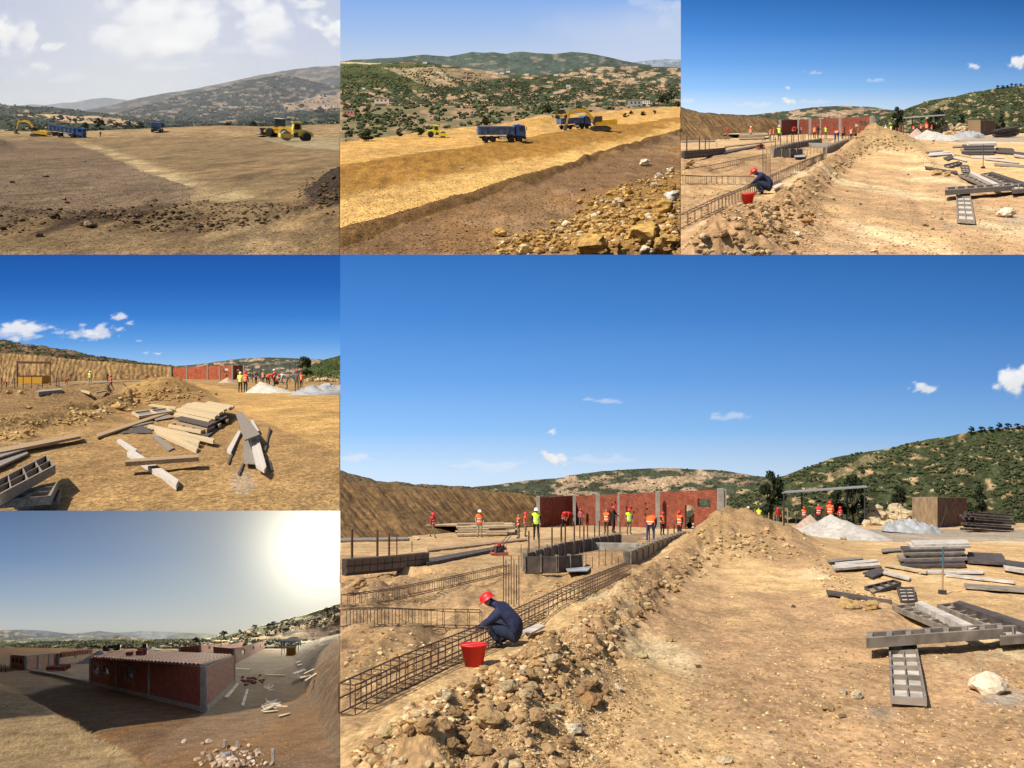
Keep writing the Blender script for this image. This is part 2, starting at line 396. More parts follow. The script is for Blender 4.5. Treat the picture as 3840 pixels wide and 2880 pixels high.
def veg_col(green, tan, thr, sc=1.0, seed=40, zones=()):
    g = np.array(green); t = np.array(tan)
    def f(px, py, tt):
        a = fbm(px/30*sc, py/10*sc, seed, 6)
        m = sst(thr-0.06, thr+0.06, a)
        c = g[None, :]*0.85*(0.6+0.8*fbm(px/12*sc, py/6*sc, seed+5, 4))[:, None]
        c = c*(1-m[:, None])+(t*(1))[None, :]*m[:, None]*(0.75+0.5*fbm(px/30, py/10, seed+9, 3))[:, None]
        for poly, colr, st in zones:
            z = inpoly(px+(a-0.5)*50, py+(a-0.5)*18, poly)*st
            c = blend(c, z, colr)
        return c
    return f
GREEN = (0.040, 0.052, 0.022); GREEN2 = (0.055, 0.066, 0.028); TAN = (0.34, 0.23, 0.125)
def build_open_site(P, D, yend, nc, nr):
    u = P.unit; P.relief = site_relief; W_ = P.where
    big = P is P6
    m = soil('earth_track_'+('near' if big else 'far'), u, 1.0, 0.32, 0.8, 0.6, 0.22)
    terrain(P, 'ground', 0, 2212+350, 1641+(160 if big else 38), yend, nc, nr, site_col, m, 'sandy ground with rutted dirt track and trench, '+W_)
    hm = soil('hill_scrub_'+W_.split()[0], u, 2.2, 0.5, 1.0)
    hb = [(-500, 862), (3000, 862)]
    def bank_col(px, py, t):
        g = vnoise((px-py*0.9)/5.5, (px+py*1.6)/90.0, 77); n = fbm(px/40, py/14, 78, 4)
        c = np.tile(np.array([0.19, 0.108, 0.042]), (len(px), 1))*(0.35+1.0*g)[:, None]*(0.75+0.5*n)[:, None]
        c = blend(c, sst(0.80, 0.97, t)*0.8, (0.14, 0.10, 0.05))
        return c
    hill(P, 'hill', [(380, 768), (430, 742), (620, 722), (720, 712), (860, 690), (960, 686), (1060, 683), (1240, 691), (1350, 705), (1430, 712), (1560, 730)], hb,
         yend*0.99, yend*1.13, veg_col((0.065, 0.072, 0.040), (0.36, 0.245, 0.15), 0.60, 0.8, 41, [([(820, 745), (1120, 700), (1200, 712), (1010, 752)], (0.42, 0.28, 0.17), 0.75), ([(1080, 690), (1300, 700), (1300, 712), (1120, 706)], (0.33, 0.24, 0.15), .6)]), hm,
         'low distant hill with tan fields behind the brick wall, '+W_, 220, 60, 0.05)
    hill(P, 'hill', [(1230, 770), (1430, 706), (1520, 678), (1600, 650), (1750, 622), (1900, 590), (2000, 575), (2110, 560), (2212, 548), (2600, 505)], hb,
         yend*0.985, yend*1.08, veg_col(GREEN2, (0.36, 0.25, 0.13), 0.665, 1.0, 43, [([(1560, 700), (1700, 640), (1790, 640), (1620, 710)], (0.33, 0.24, 0.13), 0.4)]), hm,
         'green scrub hillside rising behind the shed, '+W_, 240, 90, 0.05)
    # ribbed cut bank on the left
    y1 = float(P.y(858))
    hill(P, 'bank', [(0, 688), (60, 706), (120, 722), (250, 733), (420, 742), (560, 756), (660, 772)], [(-300, 925), (0, 912), (200, 905), (450, 880), (660, 868)],
         None, y1*0.93, bank_col, soil('bank_'+W_.split()[0], u, 1.0, 0.4, 1.0), 'ribbed brown earth bank cut into the slope, '+W_, 320, 70, 0.05, 0.9, (0, 0), 61, 5)
    def skc(px, py):
        c = ramp(py, [(-400, (38, 92, 165)), (0, (52, 110, 182)), (200, (72, 132, 205)), (400, (105, 160, 225)), (560, (140, 188, 238)), (690, (192, 216, 240)), (760, (205, 222, 240))])
        c = c*(1.16-0.26*np.clip(px/2212, -0.2, 1.3))[:, None]
        c = clouds(c, px, py, [(2185, 402, 75, 52, 0.95), (1885, 424, 48, 18, 0.8), (672, 642, 26, 18, 1.0), (710, 654, 32, 20, 1.0), (686, 567, 14, 9, .7), (845, 468, 70, 10, .35), (1262, 517, 65, 14, .35), (40, 648, 60, 18, .4), (470, 676, 120, 18, .3), (850, 655, 110, 14, .25)], seed=5)
        return c
    sky(P, D, 0, 2212+400, 0 if big else -500, 880, skc, 'deep blue sky with small white clouds, '+W_, (420, 260) if big else (300, 200))
build_open_site(P6, 120.0, 98.0, 410, 440)
build_open_site(P3, 1800.0, 1500.0, 240, 260)

# ---- P2: terraced ochre earthworks over a wooded valley
cA = [(-300, 950), (0, 925), (600, 850), (1200, 790), (1450, 745), (1800, 715), (2212, 690), (2500, 670)]
cB = [(-300, 1120), (0, 1080), (500, 1010), (900, 955), (1500, 855), (2212, 768), (2500, 740)]
cC = [(-300, 1330), (0, 1290), (600, 1180), (1100, 1080), (1700, 960), (2212, 830), (2500, 770)]
cD = [(-300, 1640), (0, 1520), (400, 1390), (700, 1300), (1100, 1190), (1500, 1075), (1800, 965), (2212, 862), (2500, 800)]
cE = [(-300, 1800), (0, 1655), (400, 1500), (700, 1400), (1100, 1245), (1500, 1110), (1900, 970), (2212, 880), (2500, 820)]
def p2_relief(px, q, X, Y):
    e = interp(cE, px); d = interp(cD, px); b = interp(cB, px)
    r = 0.9*np.exp(-((q-(d+e)/2)/np.maximum((e-d)*0.5, 18))**2)*(0.4+fbm(X*0.5, Y*0.3, 4, 4))
    r = r+1.0*sst(-40, 40, q-b)*sst(60, 0, q-b)*0.6
    rough = sst(0, 30, q-b)*sst(40, -20, q-interp(cC, px))
    r = r+rough*0.6*(fbm(X*0.8, Y*0.5, 5, 4)-0.5)
    corner = inpoly(px, q, [(1000, 1800), (1000, 1600), (1350, 1480), (1750, 1230), (2300, 1060), (2600, 1800)])*1.0
    r = r+corner*(0.5*(fbm(X*0.6, Y*0.5, 6, 5)-0.4))
    r = r+hump(px, q, 2000, 1640, 380, 200, 1.5)*(0.5+fbm(X*0.8, Y*0.8, 7, 4))
    r = r+hump(px, q, 1330, 800, 150, 16, 2.0)+0.35*(fbm(X*0.25, Y*0.2, 2, 4)-0.5)+0.25*(fbm(X*1.1, Y*0.9, 12, 4)-0.5)
    return r
def p2_col(px, q, X, Y):
    n = fbm(X*0.35, Y*0.22, 21, 5); j = (n-0.5)*70; n2 = fbm(X*1.2, Y*0.9, 23, 4)
    c = np.tile(np.array([0.19, 0.155, 0.075]), (len(px), 1))
    a = interp(cA, px); b = interp(cB, px); cc = interp(cC, px); d = interp(cD, px); e = interp(cE, px)
    c = blend(c, sst(0.5, 0.62, fbm(px/60, q/22, 31, 4)), (0.35, 0.215, 0.12))
    c = mixc(c, q+j*0.15 > a, (0.54, 0.305, 0.088))
    trk = vnoise(px/60+q/14, (q*9-px*0.8)/55, 9); c = blend(c, (q > a)*sst(0.62, 0.9, trk)*0.5, (0.66, 0.46, 0.2))
    c = mixc(c, q+j*0.4 > b, (0.34, 0.17, 0.034))
    c = blend(c, (q > b)*sst(0.45, 0.8, n2)*0.35, (0.25, 0.13, 0.035))
    c = blend(c, sst(-60, 20, q+j-cc)*0.95, (0.64, 0.385, 0.125))
    c = mixc(c, q+j*0.7 > d, (0.155, 0.082, 0.028))
    c = mixc(c, q+j*0.7 > e, (0.275, 0.15, 0.06))
    c = blend(c, (q > e)*sst(0.5, 0.66, fbm(X*0.35, Y*0.5, 26, 5))*0.55, (0.36, 0.225, 0.12))
    c = blend(c, (q > e)*sst(0.45, 0.6, fbm(X*0.15, Y*0.12, 25, 4))*0.5, (0.15, 0.09, 0.05))
    k = inpoly(px+j*2, q+j, [(1000, 1900), (1000, 1620), (1350, 1500), (1750, 1250), (2300, 1080), (2900, 1900)])
    c = blend(c, k*0.75, (0.36, 0.205, 0.06))
    return c
P2.relief = p2_relief
terrain(P2, 'ground', 0, 2212, 1654+38, 1950, 240, 280, p2_col, soil('earth_ochre', P2.unit, 2.2, 0.34, 0.9, 0.5, 0.4), 'ochre and brown graded earth in bands, top middle picture')
hm2 = soil('valley_scrub', P2.unit, 6.0, 0.45, 1.0)
hill(P2, 'hill', [(0, 402), (130, 404), (260, 412), (400, 405), (500, 400), (620, 415), (800, 440), (1100, 480), (1500, 500), (2212, 530)],
     [(0, 720), (2212, 700)], 1900, 2875,
     veg_col(GREEN2, (0.36, 0.23, 0.13), 0.585, 0.75, 51, [([(0, 410), (560, 415), (540, 590), (0, 560)], (0.060, 0.070, 0.022), 0.9), ([(280, 440), (640, 440), (760, 560), (560, 560)], (0.40, 0.29, 0.16), 0.65), ([(640, 440), (950, 450), (1100, 500), (800, 540)], (0.36, 0.24, 0.14), 0.5), ([(0, 400), (260, 404), (260, 416), (0, 414)], (0.5, 0.38, 0.22), .8)]), hm2,
     'olive covered valley slope with tan clearings, top middle picture', 240, 150, 0.03, 0.85, (0, 0), 52)
hill(P2, 'hill', [(1100, 520), (1400, 470), (1600, 440), (1750, 430), (2000, 432), (2212, 440)], [(1100, 560), (2212, 560)], 2700, 3100,
     veg_col((0.06, 0.07, 0.04), (0.36, 0.25, 0.15), 0.53, 0.8, 55), hm2, 'far farmland slope with pale fields, top middle picture', 120, 50, 0.04, 1, (0, 0), 53)
hill(P2, 'mountain', [(0, 402), (90, 388), (300, 378), (430, 365), (560, 355), (700, 368), (860, 338), (1000, 342), (1080, 352), (1170, 332), (1280, 345), (1380, 352), (1500, 338), (1600, 345), (1800, 385), (1900, 405), (2020, 425)],
     [(0, 500), (2212, 520)], 3150, 3550, veg_col((0.075, 0.095, 0.075), (0.17, 0.15, 0.11), 0.68, 0.6, 57), soil('mountain_scrub', P2.unit, 12.0, 0.25, 0.8), 'dark green mountain ridge on the skyline, top middle picture', 200, 40, 0.06, 1, (0, 0), 54)
hill(P2, 'mountain', [(1850, 410), (2000, 393), (2120, 384), (2212, 386)], [(1850, 470), (2212, 470)], 3575, 3675, veg_col((0.20, 0.23, 0.27), (0.22, 0.24, 0.27), 0.7, 0.5, 58), soil('mountain_scrub', P2.unit), 'pale blue far mountain at the edge, top middle picture', 60, 16, 0.02)  # distance haze is put into the blue-grey surface colour
def p2_sky(px, py):
    c = ramp(py, [(-400, (115, 160, 228)), (0, (140, 178, 236)), (200, (165, 194, 236)), (400, (196, 210, 232))])
    c = blend(c, sst(900, 2000, px+(fbm(px/300, py/160, 4, 3)-0.5)*500)*sst(60, 330, py+px*0.06)*0.75, lin((200, 212, 236)))
    return clouds(c, px, py, [(2060, 20, 190, 50, 0.35), (2200, 120, 120, 120, 0.3)], white=(215, 226, 244), seed=8)
sky(P2, 3750.0, 0, 2212, -500, 520, p2_sky, 'pale blue sky above the mountain, top middle picture')

# ---- P1: hazy flat earthworks
def p1_relief(px, q, X, Y):
    r = hump(px, q, 2190, 1300, 190, 62, 1.05)*(0.6+0.8*fbm(X*0.9, Y*0.35, 5, 5))
    r = r+0.12*np.exp(-((q-(1420+30*np.sin(px/300)))/60)**2)*(fbm(X*2.5, Y*0.9, 6, 4))*3.2
    r = r+0.10*(fbm(X*0.7, Y*0.25, 2, 5)-0.5)+0.09*(fbm(X*3, Y*1.2, 3, 4)-0.5)*(0.3+sst(1300, 900, px))
    r = r+hump(px, q, 1600, 905, 110, 10, 0.35)+hump(px, q, 190, 915, 120, 9, 0.5)+hump(px, q, -40, 960, 90, 40, 0.9)
    return r
def p1_col(px, q, X, Y):
    n = fbm(X*0.5, Y*0.12, 21, 5); j = (n-0.5)*150*(q-700)/500
    c = np.tile(np.array([0.46, 0.30, 0.145]), (len(px), 1))
    st = fbm(px/200, q/11+px/160, 7, 3); c = blend(c, sst(0.45, 0.7, st)*0.75*sst(1700, 1200, q), (0.27, 0.175, 0.085))
    c = blend(c, sst(0.45, 0.65, fbm(X*0.2, Y*0.05, 22, 4))*0.5, (0.35, 0.24, 0.11))
    tw = np.maximum((q-790)/300.0, 0.12); td = segdist(px+j*0.6, q, [(500, 922), (700, 985), (900, 1060), (1150, 1170), (1400, 1280), (1560, 1345)])/tw
    c = blend(c, np.exp(-(td/(40+50*sst(1100, 1350, q)))**2)*(0.3+0.9*sst(.35, .65, n)), (0.70, 0.51, 0.26))
    c = blend(c, inpoly(px+j*1.5+80*(fbm(px/90, q/40, 33, 4)-.5), q+j*0.6, [(-500, 900), (470, 925), (780, 1050), (1000, 1140), (1235, 1220), (1240, 1330), (700, 1420), (-500, 1450)])*(0.45+0.6*n), (0.28, 0.19, 0.125))
    c = blend(c, sst(0.56, 0.7, fbm(X*1.5, Y*0.7, 34, 5))*0.5, (0.18, 0.12, 0.07))
    c = blend(c, (0.4+0.7*n)*inpoly(px+j*2, q+j*0.25, [(1650, 900), (1900, 840), (2400, 815), (2400, 985), (2000, 965)])*0.6, (0.66, 0.54, 0.32))
    dc = interp([(-400, 1500), (300, 1455), (900, 1430), (1500, 1420), (1900, 1370), (2212, 1350)], px); d = np.exp(-((q-dc+j*0.8)/62)**2)
    c = blend(c, np.clip(d*1.3, 0, 1)*(0.25+0.75*sst(0.38, 0.6, fbm(X*1.2, Y*0.6, 23, 4))), (0.115, 0.07, 0.038))
    c = blend(c, sst(0.25, 0.4, np.exp(-((px-2190)/200)**2-((q-1300)/80)**2)), (0.085, 0.058, 0.04))
    c = blend(c, (q > 1500)*sst(0.5, 0.62, fbm(X*0.9, Y*0.3, 24, 4))*0.6, (0.2, 0.125, 0.06))
    return c*0.6
P1.relief = p1_relief
terrain(P1, 'ground', -350, 2212, 1656+18, 18480, 240, 260, p1_col, soil('earth_dusty', P1.unit, 0.9, 0.38, 0.9, 0.5, 0.4), 'dusty graded earth with dark clod band, top left picture')
hm1 = soil('hazy_scrub', P1.unit, 7.0, 0.4, 0.8)
flat1 = lambda px, py, t: np.clip(np.tile(np.array([0.30, 0.20, 0.10]), (len(px), 1))*(0.6+0.8*fbm(px/90, py/7, 3, 4))[:, None], 0, 1)
hill(P1, 'rise', [(-350, 852), (550, 852), (700, 846), (1000, 834), (1400, 815), (1700, 822), (2212, 806)], [(-350, 893), (2212, 893)], 18144, 21168, flat1, soil('earth_dusty', P1.unit), 'pale graded earth rising to the tree line, top left picture', 200, 20, 0.05, 0.7)
hill(P1, 'hill', [(-350, 665), (0, 680), (200, 690), (450, 706), (640, 735), (900, 765), (1400, 780), (2212, 700)], [(-350, 872), (2212, 842)], 21336, 25200,
     veg_col((0.035, 0.048, 0.026), (0.34, 0.22, 0.12), 0.70, 0.7, 60, [([(255, 742), (640, 760), (900, 790), (880, 815), (420, 800)], (0.46, 0.30, 0.155), 1.0), ([(80, 745), (220, 748), (250, 762), (120, 760)], (0.42, 0.28, 0.15), .8), ([(1380, 770), (1530, 772), (1520, 800), (1400, 795)], (0.4, 0.28, 0.15), .7)]), hm1, 'dark green scrub slope behind the trucks, top left picture', 240, 70, 0.06, 0.9, (0, 0), 62)
hill(P1, 'hill', [(540, 800), (900, 700), (1200, 612), (1400, 580), (1650, 515), (1790, 488), (1900, 496), (2000, 522), (2212, 562)], [(540, 850), (2212, 850)], 23520, 29400,
     veg_col((0.05, 0.060, 0.045), (0.30, 0.22, 0.15), 0.60, 0.9, 63, [([(1840, 680), (2050, 625), (2300, 600), (2300, 700), (1850, 715)], (0.46, 0.32, 0.19), 1.0), ([(1300, 692), (1700, 690), (1700, 698), (1300, 700)], (0.4, 0.32, 0.24), .7)]), hm1, 'hazy wooded hill behind the loader, top left picture', 240, 90, 0.04, 0.9, (0, 0), 64)
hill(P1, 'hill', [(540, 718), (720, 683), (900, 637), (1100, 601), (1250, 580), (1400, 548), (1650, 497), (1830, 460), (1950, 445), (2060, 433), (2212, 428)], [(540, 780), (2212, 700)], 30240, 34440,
     veg_col((0.12, 0.125, 0.10), (0.34, 0.27, 0.2), 0.53, 0.8, 66), hm1, 'long pale hill crest in haze, top left picture', 200, 60, 0.03, 1, (0, 0), 65)  # paler scrub colours carry some painted haze besides the haze box
hill(P1, 'mountain', [(90, 690), (200, 677), (290, 684), (400, 668), (480, 665), (580, 645), (690, 634), (760, 645), (815, 648), (900, 690)], [(90, 760), (900, 760)], 36120, 37800, veg_col((0.36, 0.38, 0.40), (0.38, 0.39, 0.4), 0.7, 0.4, 68), soil('mountain_haze_tint', P1.unit, 20, 0.1, 0.2), 'faint far mountain on the horizon, top left picture', 90, 16, 0.02)  # pale grey surface colour holds painted haze too
def p1_sky(px, py):
    c = ramp(py, [(-400, (160, 172, 206)), (0, (172, 183, 212)), (300, (186, 194, 216)), (500, (200, 206, 216)), (700, (212, 215, 216))])
    c = blend(c, np.exp(-((px-900)/700)**2)*0.35, lin((232, 232, 228)))
    return clouds(c, px, py, [(950, 160, 480, 240, 0.85), (90, 230, 230, 150, 0.9), (1720, 160, 300, 170, 0.8), (2190, 200, 150, 90, .8), (330, 310, 90, 45, .8), (700, 250, 170, 100, .6), (1980, 20, 160, 40, .7), (1100, 300, 260, 60, .6), (240, 440, 130, 45, .45), (1100, 420, 300, 45, .35), (450, 500, 260, 40, .25), (1700, 320, 300, 60, .3)], white=(255, 254, 250), seed=15, soft=0.5)*1.62
sky(P1, 40320.0, -400, 2212, -500, 760, p1_sky, 'bright hazy sky with broad white clouds, top left picture', (340, 200))

# ---- P4: lumber yard in low light
def p4_relief(px, q, X, Y):
    r = hump(px, q, 1045, 915, 240, 36, 1.5)*(0.6+0.8*fbm(X*0.8, Y*0.3, 5, 5))
    w = np.maximum((q-748)/250.0, 0.15)
    for ln, h, wd in (([(-300, 1210), (150, 1150), (350, 1090), (560, 1050), (720, 1000), (830, 965)], 0.55, 42), ([(-300, 985), (200, 950), (500, 925), (690, 908)], 0.6, 34), ([(-300, 905), (300, 880), (800, 870)], 0.55, 30)):
        d = segdist(px, q, ln)/w
        r = r+h*np.exp(-(d/wd)**2)*(0.25+1.3*fbm(X*1.8, Y*0.8, 7, 5))
    r = r+0.08*(fbm(X*0.8, Y*0.4, 2, 4)-0.5)+0.06*(fbm(X*3.5, Y*1.4, 3, 4)-0.5)*sst(1700, 1300, px)
    r = r+hump(px, q, 205, 850, 100, 14, 0.5)
    return r
def p4_col(px, q, X, Y):
    n = fbm(X*0.9, Y*0.3, 21, 5); j = (n-0.5)*120*(q-700)/500
    c = np.tile(np.array([0.44, 0.265, 0.105]), (len(px), 1))
    c = blend(c, sst(0.45, 0.65, fbm(X*0.25, Y*0.08, 22, 4))*0.5, (0.36, 0.21, 0.085))
    road = inpoly(px+j*0.9, q+j*0.5, [(1260, 830), (1560, 880), (2700, 900), (2700, 1500), (2100, 1250), (1700, 1080), (1480, 985), (1330, 900)])
    c = blend(c, road*(0.35+0.6*n), (0.62, 0.37, 0.125))
    c = blend(c, inpoly(px+j, q+j*0.3, [(-500, 820), (800, 830), (800, 1000), (400, 1120), (-500, 1260)])*0.75, (0.26, 0.155, 0.068))
    c = blend(c, sst(0.3, 0.6, np.exp(-((px-1570)/90)**2-((q-1465)/90)**2)*(0.6+0.8*fbm(X*3, Y*1.5, 28, 3)))*0.35, (0.42, 0.38, 0.31))
    c = blend(c, sst(0.4, 0.6, np.exp(-((px-1040)/290)**2-((q-925)/48)**2))*0.7, (0.42, 0.25, 0.085))
    return c
P4.relief = p4_relief
terrain(P4, 'ground', -350, 2205, 1659+28, 1814, 250, 290, p4_col, soil('earth_golden', P4.unit, 1.0, 0.36, 0.9, 0.5, 0.4), 'golden dirt yard with clod ridges, middle left picture')
hm4 = soil('hill_scrub_golden', P4.unit, 2.5, 0.5, 1.0)
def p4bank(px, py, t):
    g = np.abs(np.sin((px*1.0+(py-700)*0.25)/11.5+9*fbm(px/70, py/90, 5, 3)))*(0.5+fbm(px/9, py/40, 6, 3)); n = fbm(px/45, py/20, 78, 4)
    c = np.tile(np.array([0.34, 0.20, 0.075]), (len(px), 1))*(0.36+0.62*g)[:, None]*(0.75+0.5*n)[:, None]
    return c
hill(P4, 'hill', [(-350, 520), (0, 552), (150, 575), (300, 597), (480, 622), (620, 657), (760, 672), (870, 690), (930, 700), (1000, 706), (1130, 722)], [(-350, 690), (0, 680), (500, 705), (1130, 745)], 1785, 1900,
     veg_col((0.045, 0.055, 0.02), (0.15, 0.095, 0.055), 0.47, 0.7, 70, [([(0, 620), (600, 690), (1100, 715), (1100, 735), (500, 700), (0, 660)], (0.17, 0.10, 0.05), .85)]), hm4, 'shrubby slope above the ribbed bank, middle left picture', 240, 60, 0.16, 0.9, (0, 0), 71, 5)
hill(P4, 'bank', [(-350, 610), (0, 634), (250, 655), (500, 680), (800, 702), (1110, 726)], [(-350, 872), (0, 850), (500, 818), (1110, 806)], None, 1772, p4bank, soil('bank_golden', P4.unit, 0.8, 0.35, 1.0), 'ribbed golden earth bank with vertical grooves, middle left picture', 520, 60, 0.05, 0.9, (0, 0), 72, 3)
hill(P4, 'hill', [(1080, 735), (1130, 722), (1240, 716), (1400, 692), (1560, 676), (1700, 668), (1760, 665), (1900, 671), (2080, 680), (2205, 690)], [(1080, 812), (2205, 812)], 1823, 2016, veg_col((0.065, 0.075, 0.05), (0.34, 0.23, 0.15), 0.57, 0.9, 73), hm4, 'distant hill with pale clearings behind the shed, middle left picture', 160, 50, 0.05)
hill(P4, 'hill', [(1960, 745), (2050, 700), (2120, 676), (2205, 652)], [(1960, 812), (2205, 812)], 1798, 1932, veg_col((0.05, 0.066, 0.02), (0.3, 0.22, 0.1), 0.72, 0.9, 74), hm4, 'green hillside at the right edge, middle left picture', 70, 50, 0.06)
def p4_sky(px, py):
    c = ramp(py, [(-100, (30, 82, 158)), (0, (34, 90, 168)), (200, (42, 104, 188)), (400, (62, 130, 212)), (560, (98, 160, 228)), (680, (140, 188, 238)), (740, (165, 200, 238))])
    return clouds(c, px, py, [(120, 490, 190, 68, 0.85), (540, 510, 130, 48, 0.8), (660, 500, 90, 50, .7), (780, 402, 55, 26, .75), (840, 440, 40, 16, .6), (770, 485, 30, 18, .6), (380, 500, 50, 22, .4), (1025, 643, 28, 12, .8), (945, 640, 25, 14, .4), (900, 557, 20, 8, .5), (30, 520, 200, 40, .5)], seed=25, soft=0.5)
sky(P4, 2100.0, -400, 2205, 0, 790, p4_sky, 'saturated blue sky with wispy clouds, middle left picture', (320, 220))

# ---- P5: finished brick building seen from the bank, against the sun
edge5 = [(1659, 2160), (1500, 2110), (1300, 2020), (1100, 1950), (1000, 1915), (900, 1880), (850, 1850)]
def p5_relief(px, q, X, Y):
    ed = interp(edge5, q); t = np.clip((px-ed)/(2194-1900.0), 0, 3)
    furrow = np.abs(np.sin(X*1.3+Y*2.2+2*fbm(X*.4, Y*.4, 8, 2)))*0.35
    r = t*(4.6+0.4*fbm(X*0.3, Y*0.1, 3, 3))+sst(0, 0.2, t)*furrow*np.minimum(t*3, 1)
    r = r*sst(1640, 1250, q)
    bl = interp([(-400, 1010), (0, 1105), (250, 1225), (420, 1330), (600, 1480), (760, 1580), (900, 1680), (1100, 1850)], px)
    b = sst(-20, 150, q-bl); r = r+b*(0.95+0.25*fbm(X*0.4, Y*0.3, 5, 4))+0.1*b*fbm(X*2, Y*2, 6, 3)
    r = r+0.10*(fbm(X*0.5, Y*0.2, 2, 4)-0.5)+hump(px, q, 1480, 1640, 260, 70, 0.3)*(0.6+0.8*fbm(X*2, Y*1, 8, 4))
    r = r-0.35*np.exp(-(segdist(px, q, [(250, 1240), (600, 1490), (900, 1600)])/60)**2)
    return r
def p5_col(px, q, X, Y):
    n = fbm(X*0.5, Y*0.2, 21, 5); j = (n-0.5)*90
    c = np.tile(np.array([0.22, 0.112, 0.042]), (len(px), 1))
    c = blend(c, sst(0.45, 0.62, fbm(X*0.25, Y*0.1, 22, 4))*0.6, (0.19, 0.12, 0.07))
    c = blend(c, inpoly(px+j*0.5, q+j*0.3, [(380, 1000), (620, 960), (1900, 900), (1900, 1000), (1500, 1130), (560, 1120)])*0.5, (0.36, 0.24, 0.14))
    bl = interp([(-400, 1010), (0, 1105), (250, 1225), (420, 1330), (600, 1480), (760, 1580), (900, 1680), (1100, 1850)], px)
    d = q-bl+j*0.5
    c = blend(c, sst(-10, 30, d)*0.95, (0.33, 0.165, 0.05))
    c = blend(c, sst(80, 190, d+j)*0.95, (0.29, 0.195, 0.095))
    ed = interp(edge5, q); c = blend(c, sst(-30, 40, px-ed+j*0.5)*0.8, (0.14, 0.10, 0.065))
    return c
P5.relief = p5_relief
terrain(P5, 'ground', -220, 2194, 1659+430, 82.3, 270, 330, p5_col, soil('earth_brown', P5.unit, 1.0, 0.4, 0.9, 0.5, 0.4), 'brown earth below the grassy bank, bottom left picture')
hm5 = soil('grove_scrub', P5.unit, 6.0, 0.4, 0.9)
hill(P5, 'plain', [(-220, 838), (0, 838), (400, 838), (900, 832), (1350, 822), (1900, 800), (2194, 790)], [(-220, 985), (0, 980), (300, 930), (600, 885), (2194, 882)], 73.9, 87.4, veg_col((0.085, 0.095, 0.05), (0.30, 0.24, 0.15), 0.60, 1.1, 80), hm5, 'wide olive grove plain beyond the site, bottom left picture', 200, 80, 0.05, 0.6, (0, 0), 81)
hill(P5, 'hill', [(-220, 765), (0, 768), (100, 780), (200, 800), (330, 812), (480, 803), (640, 806), (760, 800), (860, 820), (1000, 830)], [(-220, 850), (1000, 850)], 88.2, 91.6, veg_col((0.12, 0.13, 0.12), (0.26, 0.22, 0.18), 0.6, 0.8, 83), hm5, 'low scrub hills past the grove, bottom left picture', 160, 30, 0.03)
hill(P5, 'mountain', [(-220, 780), (60, 770), (150, 767), (300, 775), (450, 795), (520, 790), (640, 776), (750, 788), (900, 778), (1100, 782), (1250, 790), (1400, 798)], [(-220, 840), (1400, 840)], 94, 96.6, veg_col((0.13, 0.145, 0.155), (0.14, 0.15, 0.16), 0.7, 0.4, 84), soil('mountain_pale', P5.unit, 20, 0.1, 0.2), 'far mountains paled as if by horizon haze, bottom left picture', 140, 16, 0.02)  # haze painted as surface colour; no air volume at this site
hill(P5, 'hill', [(1330, 836), (1400, 815), (1520, 790), (1640, 752), (1750, 735), (1850, 700), (2000, 660), (2194, 598)], [(1330, 900), (2194, 880)], 77.3, 85.7, veg_col((0.07, 0.08, 0.04), (0.25, 0.19, 0.12), 0.60, 0.9, 86, [([(1500, 850), (2194, 660), (2194, 690), (1600, 850)], (0.34, 0.25, 0.16), .8), ([(1600, 900), (1760, 830), (2194, 700), (2194, 900)], (0.20, 0.14, 0.09), .85)]), hm5, 'hillside rising to the sun, bottom left picture', 160, 60, 0.05)
def p5_sky(px, py):
    c = ramp(py, [(0, (78, 108, 150)), (300, (108, 138, 178)), (550, (150, 170, 190)), (720, (182, 188, 190)), (800, (186, 186, 180))])
    d = np.hypot(px-2060, (py-220)*1.0)
    c = blend(c, np.clip(np.exp(-d/620)*1.05, 0, 1), lin((240, 232, 200)))
    c = c+np.exp(-(d/330)**2)[:, None]*np.array([1.0, 0.94, 0.75])*1.1
    return c
sky(P5, 100.8, -350, 2194, 0, 880, p5_sky, 'hazy evening sky with low bright sun, bottom left picture', (260, 180))
# the low sun itself, a luminous disc in that sky
sm = bpy.data.materials.new('sun_glow'); sm.use_nodes = True; n_ = sm.node_tree.nodes; n_.remove(n_['Principled BSDF'])
e_ = n_.new('ShaderNodeEmission'); e_.inputs[0].default_value = (1.0, 0.86, 0.62, 1); e_.inputs[1].default_value = 430.0
sm.node_tree.links.new(e_.outputs[0], n_['Material Output'].inputs[0])
cx, cz, rr = float(P5.u(2040))*100.1, float(P5.v(220))*100.1, 148*P5.sx*K*100.1
md = MB(); md.add([(cx+rr*math.cos(a), 100.1, cz+rr*math.sin(a)) for a in [2*math.pi*i/48 for i in range(48)]], [tuple(range(48))])
tag(md.build('sun', sm), 'glaring white sun disc low in the sky, bottom left picture', kind='structure')
# added unseen hillside, shaped to keep the sun lamp off the brick building
yy = np.linspace(5.0, 77, 60); tt = np.linspace(0, 1, 24); Yg, Tg = np.meshgrid(yy, tt)
z5 = P5.vh*Yg-P5.H; crest = z5+(0.15+0.71*sst(7.3, 10.5, Yg))*Yg-0.35
Xg = -0.645*Yg-0.2-Tg*(0.22*Yg+1.5); Zg = z5+(crest-z5)*sst(0, 1, Tg)+0.4*(fbm(Yg*0.6, Tg*5, 7, 4)-0.5)
Vh = np.stack([Xg, Yg, Zg], -1).reshape(-1, 3)
ch = blend(np.tile(np.array([0.3, 0.19, 0.1]), (len(Vh), 1)), sst(0.45, 0.6, fbm(Vh[:, 1]*0.9, Vh[:, 2]*0.9, 5, 4)), (0.06, 0.07, 0.03))
tag(link(bpy.data.objects.new('hillside', npmesh('hillside', Vh, grid_faces(24, 60), hm5, True, ch))), 'added unseen earth hillside shading the brick building', kind='structure')
